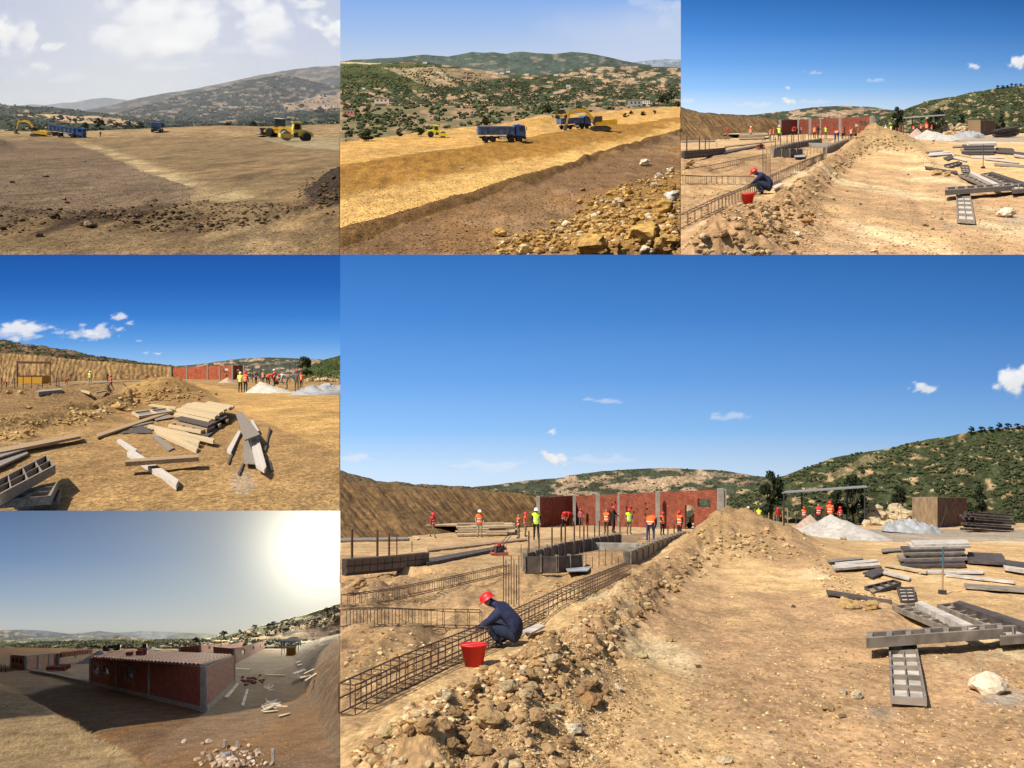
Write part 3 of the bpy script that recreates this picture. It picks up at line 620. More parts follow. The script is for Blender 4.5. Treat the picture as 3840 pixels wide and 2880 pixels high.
# ================================================================== scattered stones, clods and shrubs
import bmesh
def ico(sub):
    bm = bmesh.new(); bmesh.ops.create_icosphere(bm, subdivisions=sub, radius=1.0)
    V = np.array([v.co[:] for v in bm.verts]); F = np.array([[v.index for v in f.verts] for f in bm.faces]); bm.free(); return V, F
def rock_shape(seed, sub=3, rough=0.34):
    V, F = ico(sub); r = np.random.default_rng(seed)
    # chop the ball with a few planes, then roughen it
    for _ in range(9):
        n = r.normal(size=3); n /= np.linalg.norm(n); d = r.uniform(0.55, 0.9)
        s = V@n-d; V = V-np.outer(np.where(s > 0, s*0.92, 0), n)
    o = r.uniform(0, 50, 3)
    nn = np.array([mnoise.noise(Vector(p*1.6+o))+0.5*mnoise.noise(Vector(p*3.7+o)) for p in V])
    return V*(1+rough*nn)[:, None]*np.array([1, 0.85, 0.72]), F
def shrub_shape(seed, sub=2):
    V, F = ico(sub); o = np.random.default_rng(seed).uniform(0, 50, 3)
    nn = np.array([mnoise.noise(Vector(p*1.9+o))+0.8*mnoise.noise(Vector(p*4.5+o)) for p in V])
    return V*(1+0.5*nn)[:, None]*np.array([1, 1, 0.8]), F
ROCKS = [rock_shape(i) for i in range(8)]
def chip(seed):
    r = np.random.default_rng(seed); V = np.array([(1, 0, 0), (-1, 0, 0), (0, 1, 0), (0, -1, 0), (0, 0, 1), (0, 0, -1)], float)*r.uniform(.7, 1.2, (6, 1))+r.normal(0, .16, (6, 3))
    return V, np.array([(0, 2, 4), (2, 1, 4), (1, 3, 4), (3, 0, 4), (2, 0, 5), (1, 2, 5), (3, 1, 5), (0, 3, 5)])
CHIPS = [chip(i) for i in range(8)]
BULK = [rock_shape(i+60, 2, 0.3) for i in range(8)]
STONES = [rock_shape(i+40, 1, 0.25) for i in range(6)]
SHRUBS = [shrub_shape(i) for i in range(5)]
SHRUBLETS = [shrub_shape(i+20, 1) for i in range(5)]
def merged(name, shapes, pos, size, col, m, label, seed=1, flat=0.75, kind='stuff', parent=None):
    """many small pieces nobody could count, as one object; size (n,) or (n,3)"""
    r = np.random.default_rng(seed); n = len(pos); pick = r.integers(0, len(shapes), n); a = r.uniform(0, 6.283, n)
    size = np.asarray(size, float)
    if size.ndim == 1: size = np.stack([size, size, size*flat], 1)
    VV = []; FF = []; CC = []; b = 0
    for k, (V, F) in enumerate(shapes):
        i = np.nonzero(pick == k)[0]
        if len(i) == 0: continue
        ca, sa = np.cos(a[i])[:, None], np.sin(a[i])[:, None]
        x = V[None, :, 0]*ca-V[None, :, 1]*sa; y = V[None, :, 0]*sa+V[None, :, 1]*ca; z = np.broadcast_to(V[None, :, 2], x.shape)
        p = np.stack([x, y, z], -1)*size[i][:, None, :]+pos[i][:, None, :]
        VV.append(p.reshape(-1, 3)); FF.append((F[None]+(np.arange(len(i))*len(V))[:, None, None]+b).reshape(-1, 3)); b += len(i)*len(V)
        CC.append(np.repeat(col[i], len(V), 0))
    me = npmesh(name, np.concatenate(VV), np.concatenate(FF), m, False, np.concatenate(CC))
    o = link(bpy.data.objects.new(name, me), parent)
    return tag(o, label, kind=kind)
def scatter(P, name, polys, n, smin, smax, pal, m, label, seed=1, shapes=None, power=3.0, sink=0.25, cap=None, dens=None):
    """stones of smin..smax pixels radius spread over outlines given in site pixels"""
    r = np.random.default_rng(seed); pos = []; size = []; col = []
    tot = sum(w for p, w in polys)
    for poly, w in polys:
        k = int(n*w/tot); xs = [p[0] for p in poly]; ys = [p[1] for p in poly]
        px = r.uniform(min(xs), max(xs), k*6); q = r.uniform(min(ys), max(ys), k*6)
        ok = inpoly(px, q, poly)
        if dens is not None: ok &= r.uniform(0, 1, len(px)) < dens(px, q)
        ok &= (px > 12 if P.x0 > 0 else px > -1e9) & (px < P.zw-12 if P.x1 < 3800 else px < 1e9)
        ok &= q < P.zh+(15 if P.y0 == 0 or P is P4 else 200)
        px, q = px[ok][:k], q[ok][:k]
        x, y, z = P.surf(px, q); k = len(px)
        s = smin+(smax-smin)*r.uniform(0, 1, k)**power
        s = s*np.clip((q-P.hz)/(P.zh-P.hz), 0.12, 1.1)*1.6
        sw = s*P.sx*K*y
        pos.append(np.stack([x, y, z+sw*(0.5-sink)], 1)); size.append(sw)
        c = np.array(pal)[r.integers(0, len(pal), k)]*r.uniform(0.75, 1.2, k)[:, None]; col.append(c)
    return merged(name, shapes or (CHIPS if name in ('gravel', 'pebbles') else STONES), np.concatenate(pos), np.concatenate(size), np.clip(np.concatenate(col), 0, 1), m, label, seed)
def shrubs_on(P, hi, n, smin, smax, pal, m, label, seed=2, t0=0.0, t1=1.0, shapes=None, keep=None, tall=0.8):
    fn, xa, xb = HILLS[(P.where, hi)]
    r = np.random.default_rng(seed); px = r.uniform(max(xa, 14 if P.x0 > 0 else xa), min(xb, P.zw-14 if P.x1 < 3800 else xb), n*3); t = t0+(t1-t0)*r.uniform(0, 1, n*3)**1.0
    cl = fbm(px/70, t*9, seed+3, 4); ok = r.uniform(0.36, 0.62, n*3) < cl
    if keep is not None: ok &= keep(px, t)
    px, t = px[ok][:n], t[ok][:n]
    p, k = fn(px, t); s = (smin+(smax-smin)*r.uniform(0, 1, len(px))**2.2)*(1-0.45*t)*k
    p[:, 2] += s*0.4
    c = np.array(pal)[r.integers(0, len(pal), len(px))]*r.uniform(0.65, 1.25, len(px))[:, None]
    return merged('shrubs', shapes or SHRUBLETS, p, np.stack([s, s, s*tall], 1), c, m, label, seed)
stone_m = soil('stone_grain', 0.25, 1.0, 0.25, 0.5, 1.0)
leaf_m = soil('shrub_leaf', 0.12, 1.0, 0.45, 1.0, 1.0)
leaf_b = soil('shrub_leaf_large', 2.0, 1.0, 0.45, 1.0, 1.0)
SOILP = [(0.45, 0.285, 0.125), (0.38, 0.235, 0.10), (0.30, 0.17, 0.07), (0.50, 0.35, 0.18), (0.22, 0.13, 0.06), (0.52, 0.40, 0.24)]
GP = [(0.040, 0.055, 0.020), (0.055, 0.068, 0.025), (0.035, 0.045, 0.022), (0.07, 0.08, 0.038)]
for P in (P6, P3):
    w = P.where; big = P is P6; f = 1.0 if big else 0.55
    sm_ = soil('stone_grain_'+w.split()[0], 0.25*P.unit, 1.0, 0.25, 0.5, 1.0)
    berm = [(150, 1700), (480, 1640), (700, 1500), (900, 1300), (1010, 1150), (1110, 1050), (1190, 980), (1130, 930), (980, 1020), (860, 1120), (720, 1260), (560, 1380), (250, 1540), (0, 1640)]
    scatter(P, 'rubble', [(berm, 5), ([(1140, 990), (1500, 985), (1460, 880), (1200, 870)], 1.4), ([(1480, 960), (1560, 930), (1660, 1080), (1780, 1120), (1700, 1160), (1560, 1080)], 1.0), ([(560, 1090), (700, 1030), (900, 1060), (720, 1150)], .7), ([(0, 1010), (250, 990), (480, 1030), (250, 1080), (0, 1090)], .8), ([(0, 1200), (300, 1190), (380, 1260), (0, 1420)], .6)],
            int(7500*f), 1.8, 14, SOILP, sm_, 'loose clods and stones along the trench and heap, '+w, 5)
    scatter(P, 'gravel', [([(300, 1720), (1000, 1150), (1200, 1000), (1500, 1000), (1720, 1250), (2300, 1240), (2300, 1720)], 1), ([(300, 1720), (900, 1330), (1000, 1400), (800, 1720)], .5)], int(14000*f), 1.3, 7, SOILP, sm_, 'small stones strewn over the dirt track, '+w, 6, None, 4.0)
    lm = leaf_m if big else soil('shrub_leaf_top', 1.8, 1.0, 0.45, 1.0, 1.0)
    shrubs_on(P, 1, 5600 if big else 3000, 2.5, 11, GP+[(0.08, 0.075, 0.04)], lm, 'scrub bushes covering the right hillside, '+w, 7)
    shrubs_on(P, 0, 1800 if big else 900, 2, 6, GP, lm, 'scrub bushes dotted over the distant hill, '+w, 8)
    shrubs_on(P, 2, 260, 2.5, 7, [(0.10, 0.08, 0.04), (0.05, 0.055, 0.025)], lm, 'low scrub along the top of the bank, '+w, 9, 0.93, 1.0)
sm2 = soil('stone_grain_ochre', 0.5*P2.unit, 1.0, 0.3, 0.6, 1.0)
OCH = [(0.40, 0.23, 0.065), (0.34, 0.19, 0.05), (0.28, 0.15, 0.045), (0.46, 0.29, 0.10), (0.50, 0.38, 0.22)]
scatter(P2, 'rubble', [([(1000, 1670), (1000, 1600), (1350, 1500), (1600, 1330), (1800, 1220), (2212, 1100), (2212, 1690)], 3)], 2600, 3, 24, OCH, sm2, 'ochre clods heaped in the corner, top middle picture', 11)
scatter(P2, 'clods', [([(0, 1640), (0, 1540), (400, 1400), (1100, 1190), (1800, 960), (2212, 860), (2212, 885), (1900, 985), (1100, 1250), (400, 1510)], 2)], 1500, 1.5, 8, [(0.17, 0.09, 0.032), (0.22, 0.12, 0.045), (0.12, 0.065, 0.025)], sm2, 'dark clods along the rim, top middle picture', 12)
scatter(P2, 'pebbles', [([(0, 1090), (900, 965), (2212, 775), (2212, 840), (1100, 1090), (0, 1300)], 1), ([(0, 1300), (1100, 1090), (2212, 840), (2212, 860), (1100, 1190), (0, 1510)], 1)], 8000, 1.2, 6, OCH, sm2, 'stones strewn over the ochre band, top middle picture', 13, None, 4)
lm2 = soil('shrub_leaf_valley', 2.5, 1.0, 0.4, 1.0, 1.0)
GP2 = [(0.055, 0.068, 0.028), (0.07, 0.085, 0.035), (0.045, 0.055, 0.025), (0.095, 0.10, 0.055)]
shrubs_on(P2, 0, 7000, 3, 11, GP2, lm2, 'olive trees and scrub across the valley, top middle picture', 14, 0.0, 0.9)
shrubs_on(P2, 1, 700, 3, 7, GP2, lm2, 'scrub and trees on the far farmland, top middle picture', 15)
def p2keep(px, q): return q < interp(cA, px)-4
r_ = np.random.default_rng(16); px_ = r_.uniform(22, 2190, 2600); q_ = r_.uniform(692, 925, 2600)
ok_ = p2keep(px_, q_) & (fbm(px_/90, q_/30, 61, 3) > 0.44); px_, q_ = px_[ok_], q_[ok_]
x_, y_, z_ = P2.surf(px_, q_); s_ = r_.uniform(5, 20, len(px_))*P2.sx*K*y_
merged('shrubs', SHRUBLETS, np.stack([x_, y_, z_+s_*0.35], 1), np.stack([s_, s_, s_*0.8], 1), np.array(GP2)[r_.integers(0, 4, len(px_))]*r_.uniform(0.7, 1.3, len(px_))[:, None], lm2, 'scrub thicket below the graded site, top middle picture')
sm1 = soil('stone_grain_dusty', 0.3*P1.unit, 1.0, 0.3, 0.6, 1.0)
scatter(P1, 'clods', [([(-300, 1440), (500, 1390), (1250, 1345), (1880, 1345), (2212, 1345), (1750, 1470), (1250, 1530), (600, 1465), (-300, 1560)], 2), ([(1900, 1340), (1960, 1200), (2080, 1120), (2212, 1120), (2212, 1350)], .5)], 2600, 2, 15, [(0.12, 0.075, 0.042), (0.16, 0.1, 0.055), (0.08, 0.052, 0.032), (0.2, 0.14, 0.09)], sm1, 'dark clods in a ridge across the foreground, top left picture', 17)
scatter(P1, 'pebbles', [([(-300, 930), (470, 930), (780, 1050), (1230, 1220), (1240, 1330), (700, 1420), (-300, 1450)], 1)], 6500, 1.3, 8, [(0.2, 0.135, 0.09), (0.14, 0.09, 0.06), (0.1, 0.065, 0.045), (0.3, 0.22, 0.15)], sm1, 'stones on the grey brown left ground, top left picture', 18)
lm1 = soil('shrub_leaf_hazy', 40.0, 1.0, 0.4, 1.0, 1.0)
GP1 = [(0.030, 0.042, 0.020), (0.040, 0.05, 0.026), (0.026, 0.034, 0.02)]
shrubs_on(P1, 1, 2400, 5, 16, GP1, lm1, 'dark scrub and trees beyond the graded field, top left picture', 19)
shrubs_on(P1, 2, 2200, 4, 11, [(0.045, 0.055, 0.04), (0.055, 0.06, 0.045)], lm1, 'woodland dotting the hazy hill, top left picture', 20)
sm4 = soil('stone_grain_golden', 0.25*P4.unit, 1.0, 0.25, 0.5, 1.0)
G4 = [(0.42, 0.27, 0.10), (0.34, 0.21, 0.08), (0.27, 0.16, 0.065), (0.50, 0.35, 0.16)]
scatter(P4, 'rubble', [([(760, 950), (820, 860), (950, 820), (1150, 815), (1260, 850), (1330, 920), (1200, 975), (900, 985)], 2), ([(-300, 1240), (-300, 1150), (150, 1110), (560, 1010), (900, 930), (900, 985), (560, 1090), (200, 1190)], 2.4), ([(-300, 1010), (-300, 940), (500, 890), (780, 880), (700, 940), (200, 990)], 1.6), ([(-300, 900), (800, 850), (800, 885), (-300, 930)], .7)], 5200, 2, 15, G4, sm4, 'golden clods in the heap and ridges, middle left picture', 21)
scatter(P4, 'gravel', [([(-300, 1690), (-300, 1300), (600, 1150), (1500, 1100), (2205, 1500), (2205, 1690)], 1)], 7000, 1.3, 6, G4, sm4, 'small stones on the dirt yard, middle left picture', 22, None, 5)
scatter(P4, 'gravel', [([(1490, 1430), (1560, 1400), (1640, 1440), (1660, 1500), (1600, 1560), (1520, 1520)], 1)], 500, 0.8, 2.4, [(0.4, 0.38, 0.33), (0.3, 0.28, 0.24)], sm4, 'patch of grey gravel by the leaning boards, middle left picture', 23)
lm4 = soil('shrub_leaf_golden', 8.0, 1.0, 0.4, 1.0, 1.0)
shrubs_on(P4, 0, 1400, 4, 11, [(0.05, 0.065, 0.02), (0.065, 0.075, 0.025), (0.09, 0.065, 0.035)], lm4, 'shrubs on the slope above the bank, middle left picture', 24)
shrubs_on(P4, 2, 600, 3, 7, GP, lm4, 'scrub on the distant hill, middle left picture', 25)
shrubs_on(P4, 3, 260, 4, 9, [(0.05, 0.07, 0.02), (0.065, 0.08, 0.03)], lm4, 'green bushes on the right edge hillside, middle left picture', 26)
sm5 = soil('stone_grain_brown', 0.3*P5.unit, 1.0, 0.25, 0.5, 1.0)
scatter(P1, 'gravel', [([(900, 950), (2200, 950), (2200, 1330), (1300, 1330)], 1), ([(-300, 1560), (2200, 1480), (2200, 1670), (-300, 1670)], .6)], 4500, 1.2, 6, [(0.2, 0.13, 0.07), (0.13, 0.085, 0.05), (0.3, 0.21, 0.12)], sm1, 'scattered stones on the right field, top left picture', 37, None, 4)
scatter(P2, 'gravel', [([(100, 1650), (600, 1470), (1200, 1270), (1900, 1010), (2190, 920), (2190, 1090), (1700, 1260), (1200, 1560), (900, 1660)], 1)], 3500, 1.2, 8, [(0.2, 0.115, 0.05), (0.14, 0.08, 0.035), (0.3, 0.19, 0.09)], sm2, 'stones on the brown flat, top middle picture', 38, None, 4)
scatter(P5, 'gravel', [([(900, 1690), (1000, 1450), (1400, 1300), (1950, 1100), (2080, 1690)], 1), ([(250, 1240), (560, 1140), (1250, 1310), (900, 1560)], .5)], 2600, 0.8, 5, [(0.25, 0.17, 0.1), (0.32, 0.23, 0.14), (0.18, 0.12, 0.07)], sm5, 'small stones on the brown ground, bottom left picture', 27, None, 4)
lm5 = soil('shrub_leaf_grove', 0.35, 1.0, 0.4, 1.0, 1.0)
shrubs_on(P5, 0, 4200, 5, 12, [(0.10, 0.115, 0.065), (0.08, 0.095, 0.05), (0.13, 0.14, 0.09)], lm5, 'rows of olive trees on the plain, bottom left picture', 28, 0.0, 0.95)
shrubs_on(P5, 3, 500, 5, 14, [(0.06, 0.07, 0.035), (0.08, 0.09, 0.045)], lm5, 'bushes along the sunny hillside, bottom left picture', 29, 0.55, 1.0)

def rocks_stuff(P, lst, m, label):
    """many alike clods of one heap, joined: lst of (px, py, width px, colour)"""
    pos = []; size = []; col = []
    for x, y, w, c_ in lst:
        p = P.G(x, y); s = w/2*P.sx*K*p.y; pos.append((p.x, p.y, p.z+s*.35)); size.append((s, s*1.1, s*.9)); col.append(c_)
    return merged('clods', BULK, np.array(pos), np.array(size), np.array(col), m, label+', '+P.where, 4)
# ================================================================== materials for things
steel = mat('rebar_steel', (0.10, 0.065, 0.045), 0.7, 0.4, 0.4, 9)
darksteel = mat('dark_steel', (0.05, 0.05, 0.052), 0.6, 0.3, 0.3, 5)
tyre_m = mat('tyre_rubber', (0.022, 0.021, 0.02), 0.9, 0, 0.4, 6)
glass_m = mat('dark_glass', (0.02, 0.025, 0.03), 0.12, 0, 0.1, 2, 0, 0.6)
concrete_m = mat('raw_concrete', (0.27, 0.245, 0.21), 0.9, 0, 0.3, 3, 0.3)
wood_pale = mat('pale_timber', (0.50, 0.38, 0.22), 0.85, 0, 0.35, 3, 0.3)
wood_grey = mat('weathered_timber', (0.23, 0.19, 0.15), 0.9, 0, 0.45, 3, 0.4)
wood_dark = mat('dark_formwork_board', (0.085, 0.065, 0.055), 0.75, 0, 0.5, 3, 0.3)
wood_mid = mat('brown_timber', (0.33, 0.22, 0.12), 0.85, 0, 0.4, 3, 0.3)
wood_ash = mat('ash_grey_board', (0.50, 0.44, 0.37), 0.88, 0, 0.4, 3, 0.4)
yellow_m = mat('machine_yellow', (0.62, 0.36, 0.03), 0.5, 0, 0.25, 1.2, 0, 0.4)
yellow_p = mat('machine_pale_yellow', (0.62, 0.45, 0.10), 0.5, 0, 0.25, 1.2, 0, 0.4)
lime_m = mat('machine_lime_yellow', (0.72, 0.72, 0.03), 0.5, 0, 0.2, 1.2, 0, 0.4)
blue_m = mat('truck_blue', (0.035, 0.10, 0.32), 0.55, 0, 0.45, 1.0, 0, 0.4)
bluegrey_m = mat('dusty_truck_blue', (0.085, 0.135, 0.26), 0.8, 0, 0.5, 1.0)
white_m = mat('dusty_white_paint', (0.6, 0.58, 0.54), 0.7, 0, 0.2, 1.5)
red_m = mat('red_plastic', (0.55, 0.015, 0.015), 0.45, 0, 0.15, 4, 0, 0.4)
orange_m = mat('orange_paint', (0.55, 0.13, 0.025), 0.6, 0, 0.25, 3)
rust_m = mat('rusty_plate', (0.11, 0.055, 0.035), 0.85, 0.1, 0.6, 2)
sheet_m = mat('grey_plastic_sheet', (0.30, 0.30, 0.30), 0.6, 0, 0.35, 2)

# ================================================================== people
SEG = {}
def pose_joints(p):
    if p == 'stand':
        J = dict(pelvis=(0, 0, .95), spine=(0, .01, 1.12), chest=(0, 0, 1.34), neck=(0, 0, 1.49), head=(0, -.02, 1.6), top=(0, -.02, 1.71))
        for s, n in ((-1, 'r'), (1, 'l')):
            J.update({n+'hip': (s*.09, 0, .9), n+'knee': (s*.11, -.02, .5), n+'ankle': (s*.12, .03, .09), n+'toe': (s*.14, -.14, .04), n+'sh': (s*.18, 0, 1.42), n+'elb': (s*.25, .03, 1.15), n+'wri': (s*.23, -.1, .93), n+'hand': (s*.22, -.14, .83)})
    elif p == 'walk':
        J = pose_joints('stand'); J.update(rknee=(-.1, -.2, .52), rankle=(-.1, -.22, .1), rtoe=(-.11, -.39, .05), lknee=(.1, .08, .5), lankle=(.1, .33, .13), ltoe=(.11, .2, .04), rwri=(-.24, .08, .95), rhand=(-.24, .1, .86), lelb=(.24, -.1, 1.17), lwri=(.2, -.32, 1.05), lhand=(.18, -.4, 1.0))
    elif p == 'carry':
        J = pose_joints('stand')
        for s, n in ((-1, 'r'), (1, 'l')): J.update({n+'elb': (s*.24, -.12, 1.16), n+'wri': (s*.2, -.36, 1.1), n+'hand': (s*.18, -.44, 1.12)})
    elif p == 'bend':
        J = dict(pelvis=(0, .12, .9), spine=(0, 0, 1.02), chest=(0, -.24, 1.1), neck=(0, -.38, 1.12), head=(0, -.47, 1.08), top=(0, -.56, 1.04))
        for s, n in ((-1, 'r'), (1, 'l')):
            J.update({n+'hip': (s*.1, .12, .86), n+'knee': (s*.15, .0, .48), n+'ankle': (s*.16, .08, .09), n+'toe': (s*.18, -.09, .04), n+'sh': (s*.18, -.3, 1.1), n+'elb': (s*.2, -.36, .82), n+'wri': (s*.13, -.46, .6), n+'hand': (s*.1, -.5, .5)})
    elif p == 'squat':
        J = dict(pelvis=(0, .34, .27), spine=(0, .35, .47), chest=(0, .12, .71), neck=(0, -.12, .80), head=(0, -.24, .83), top=(0, -.33, .88))
        for s, n in ((-1, 'r'), (1, 'l')):
            J.update({n+'hip': (s*.12, .3, .25), n+'knee': (s*.22, -.24, .46), n+'ankle': (s*.16, .06, .09), n+'toe': (s*.18, -.16, .04), n+'sh': (s*.22, .02, .70), n+'elb': (s*.26, -.22, .47), n+'wri': (s*.15, -.44, .34), n+'hand': (s*.12, -.52, .27)})
    else:                                                           # reach: one arm up
        J = pose_joints('stand'); J.update(rsh=(-.18, 0, 1.44), relb=(-.28, -.2, 1.5), rwri=(-.24, -.36, 1.68), rhand=(-.22, -.42, 1.75))
    return J
RAD = dict(pelvis=(.155, .12), spine=(.15, .115), chest=(.17, .125), neck=(.06, .06), head=(.088, .1), top=(.07, .08), hip=(.092, .1), knee=(.062, .065), ankle=(.045, .05), toe=(.045, .035), sh=(.075, .075), elb=(.05, .05), wri=(.036, .034), hand=(.04, .025))
_pose = {}
def pose_mesh(p):
    if p in _pose: return _pose[p]
    J = pose_joints(p); names = list(J)
    E = [('pelvis', 'spine', 1), ('spine', 'chest', 1), ('chest', 'neck', 1), ('neck', 'head', 0), ('head', 'top', 0)]
    for n in 'rl':
        E += [('pelvis', n+'hip', 2), (n+'hip', n+'knee', 2), (n+'knee', n+'ankle', 2), (n+'ankle', n+'toe', 3), ('chest', n+'sh', 1), (n+'sh', n+'elb', 4), (n+'elb', n+'wri', 4), (n+'wri', n+'hand', 0)]
    co = [J[k] for k in names]; ed = [(names.index(a), names.index(b)) for a, b, r in E]; rad = [RAD[k] if k in RAD else RAD[k[1:]] for k in names]
    if p == 'squat': rad = [(a*f, b*f) for (a, b), f in zip(rad, [1.5 if k in ('pelvis', 'spine', 'chest') else 1.0 if k in ('head', 'top', 'neck') else 1.5 if k[1:] in ('hip', 'knee', 'sh', 'elb') else 1.15 for k in names])]
    if p == 'squat':                                                # five separate curled fingers on each hand
        for n, s in (('r', -1), ('l', 1)):
            hx, hy, hz = J[n+'hand']; hi = names.index(n+'hand')
            for k, L in enumerate((.055, .075, .08, .075, .06)):
                ox = s*(.045-.0225*k) if k else s*-.05
                a = len(co); co += [(hx+ox*0.7, hy-.02, hz-.015), (hx+ox, hy-.03-L*.5, hz-.03), (hx+ox, hy-.03-L*.7, hz-.035-L*.6)]
                ed += [(hi, a), (a, a+1), (a+1, a+2)]; rad += [(.011, .011), (.010, .010), (.008, .008)]
                E += [(None, None, 0)]*3
    me = bpy.data.meshes.new('skeleton'); me.from_pydata(co, ed, []); o = bpy.data.objects.new('skeleton', me); COL.objects.link(o)
    md = o.modifiers.new('s', 'SKIN'); md.use_smooth_shade = True
    o.modifiers.new('d', 'SUBSURF').levels = 2 if p == 'squat' else 1
    sv = me.skin_vertices[0].data
    for i, r in enumerate(rad): sv[i].radius = r; sv[i].use_root = (i == 0)
    dg = bpy.context.evaluated_depsgraph_get(); ev = o.evaluated_get(dg); bm_ = bpy.data.meshes.new_from_object(ev)
    bpy.data.objects.remove(o); bpy.data.meshes.remove(me); bm_.name = 'body_'+p
    n = len(bm_.polygons); C = np.zeros(n*3); bm_.polygons.foreach_get('center', C); C = C.reshape(-1, 3)
    best = np.full(n, 1e9); reg = np.zeros(n, int)
    CO = np.array(co)
    for (a, b), (_, _, r) in zip(ed, E):
        A = CO[a]; B = CO[b]; d = B-A; t = np.clip(((C-A)@d)/(d@d), 0, 1); D = np.linalg.norm(C-A-t[:, None]*d, axis=1)
        w = {0: 1.0, 1: 0.62, 2: 0.9, 3: 1.0, 4: 1.0}[r]; D = D*w
        k = D < best; best[k] = D[k]; reg[k] = r
    bm_.materials.clear()
    for _ in range(4): bm_.materials.append(None)
    slot = np.array([0, 1, 2, 3, 1])[reg]                           # skin, shirt, trousers, shoes
    bm_.polygons.foreach_set('material_index', slot.astype(np.int32))
    # vest: the torso faces pushed outward a little
    bb = bmesh.new(); bb.from_mesh(bm_); bb.faces.ensure_lookup_table()
    bmesh.ops.delete(bb, geom=[f for f in bb.faces if reg[f.index] != 1], context='FACES')
    bb.normal_update()
    for v in bb.verts: v.co = v.co+v.normal*.016
    vest = bpy.data.meshes.new('vest_'+p); bb.to_mesh(vest); bb.free(); vest.materials.clear(); vest.materials.append(None)
    vest.polygons.foreach_set('material_index', [0]*len(vest.polygons))
    # helmet: dome, ridge and brim set on the head
    h = Vector(J['head']); tdir = (Vector(J['top'])-h).normalized()
    if p == 'squat': tdir = Vector((0, -.55, .85)).normalized()
    fr = Vector((0, -1, 0)); fr = (fr-tdir*fr.dot(tdir)).normalized()
    if p == 'bend': fr = Vector((0, -.35, -1)).normalized(); fr = (fr-tdir*fr.dot(tdir)).normalized()
    sd = tdir.cross(fr); m = MB()
    prof = [(.148, 0.0), (.15, .012), (.128, .02), (.124, .06), (.105, .105), (.065, .135), (0.0, .148)]
    m.lathe(prof, 20)
    c0 = h+tdir*.045
    m.v = [tuple(c0+fr*(y*1.12+(.03 if z < .015 and y > 0 else 0))+sd*x*0.95+tdir*z) for x, y, z in m.v]
    helm = m.mesh('helmet_'+p, None, True); helm.materials.append(None) if not helm.materials else None
    _pose[p] = (bm_, vest, helm); return _pose[p]
SKIN = mat('skin', (0.34, 0.18, 0.11), 0.6, 0, 0.1, 8); SHOE = mat('dark_boots', (0.03, 0.025, 0.022), 0.8)
CL = dict(navy=(0.022, 0.026, 0.065), jeans=(0.016, 0.024, 0.05), dark=(0.018, 0.018, 0.022), grey=(0.11, 0.11, 0.115), white=(0.55, 0.53, 0.5), beige=(0.33, 0.27, 0.18), red=(0.42, 0.03, 0.03), brown=(0.09, 0.06, 0.045), blue=(0.03, 0.06, 0.16), khaki=(0.16, 0.14, 0.09), pink=(0.45, 0.14, 0.12))
VC = dict(orange=(0.85, 0.13, 0.02), lime=(0.55, 0.75, 0.03), yellow=(0.8, 0.72, 0.05), red=(0.6, 0.04, 0.03))
def vest_mat(c):
    k = 'vest_'+c
    if k in _mats: return _mats[k]
    m = mat(k, VC[c], 0.7, 0, 0.12, 6); n = m.node_tree.nodes; l = m.node_tree.links
    tc = n['Texture Coordinate']; sp = n.new('ShaderNodeSeparateXYZ'); l.new(tc.outputs['Generated'], sp.inputs[0])
    rp = n.new('ShaderNodeValToRGB'); rp.color_ramp.interpolation = 'CONSTANT'; e = rp.color_ramp.elements
    e[0].position = 0; e[0].color = (0, 0, 0, 1); e[1].position = .22; e[1].color = (1, 1, 1, 1)
    for pz, v in ((.29, 0), (.46, 1), (.53, 0)): x = e.new(pz); x.color = (v, v, v, 1)
    l.new(sp.outputs[2], rp.inputs[0])
    b = n['Principled BSDF']; src = b.inputs['Base Color'].links[0].from_socket
    mx = n.new('ShaderNodeMix'); mx.data_type = 'RGBA'; l.new(rp.outputs[0], mx.inputs[0]); l.new(src, mx.inputs[6]); mx.inputs[7].default_value = (.6, .6, .56, 1); l.new(mx.outputs[2], b.inputs['Base Color'])
    return m
def person(P, px, py, hp, pose, yaw, shirt, trousers, vest, helmet, label, group='workers on the building sites', yd=None, dz=0):
    tall = {'bend': 1.22, 'squat': 1.02}.get(pose, 1.8)
    bm_, ve, he = pose_mesh(pose)
    M = P.M(px, py, hp/tall, math.radians(yaw), False, dz, yd)
    o = link(bpy.data.objects.new('person', bm_)); o.matrix_world = M
    for i, mm in enumerate((SKIN, mat('cloth_'+shirt, CL[shirt], 0.9, 0, 0.45, 9, 1.0), mat('cloth_'+trousers, CL[trousers], 0.9, 0, 0.45, 9, 1.0), SHOE)):
        o.material_slots[i].link = 'OBJECT'; o.material_slots[i].material = mm
    tag(o, label+', '+P.where, 'person', group)
    if vest:
        v = link(bpy.data.objects.new('vest', ve), o); v.material_slots[0].link = 'OBJECT'; v.material_slots[0].material = vest_mat(vest)
    if helmet:
        v = link(bpy.data.objects.new('helmet', he), o); v.material_slots[0].link = 'OBJECT'
        v.material_slots[0].material = {'red': red_m, 'white': mat('white_helmet', (0.75, 0.74, 0.7), 0.4, 0, 0.05), 'straw': mat('straw_hat', (0.6, 0.5, 0.3), 0.9)}[helmet]
    return o

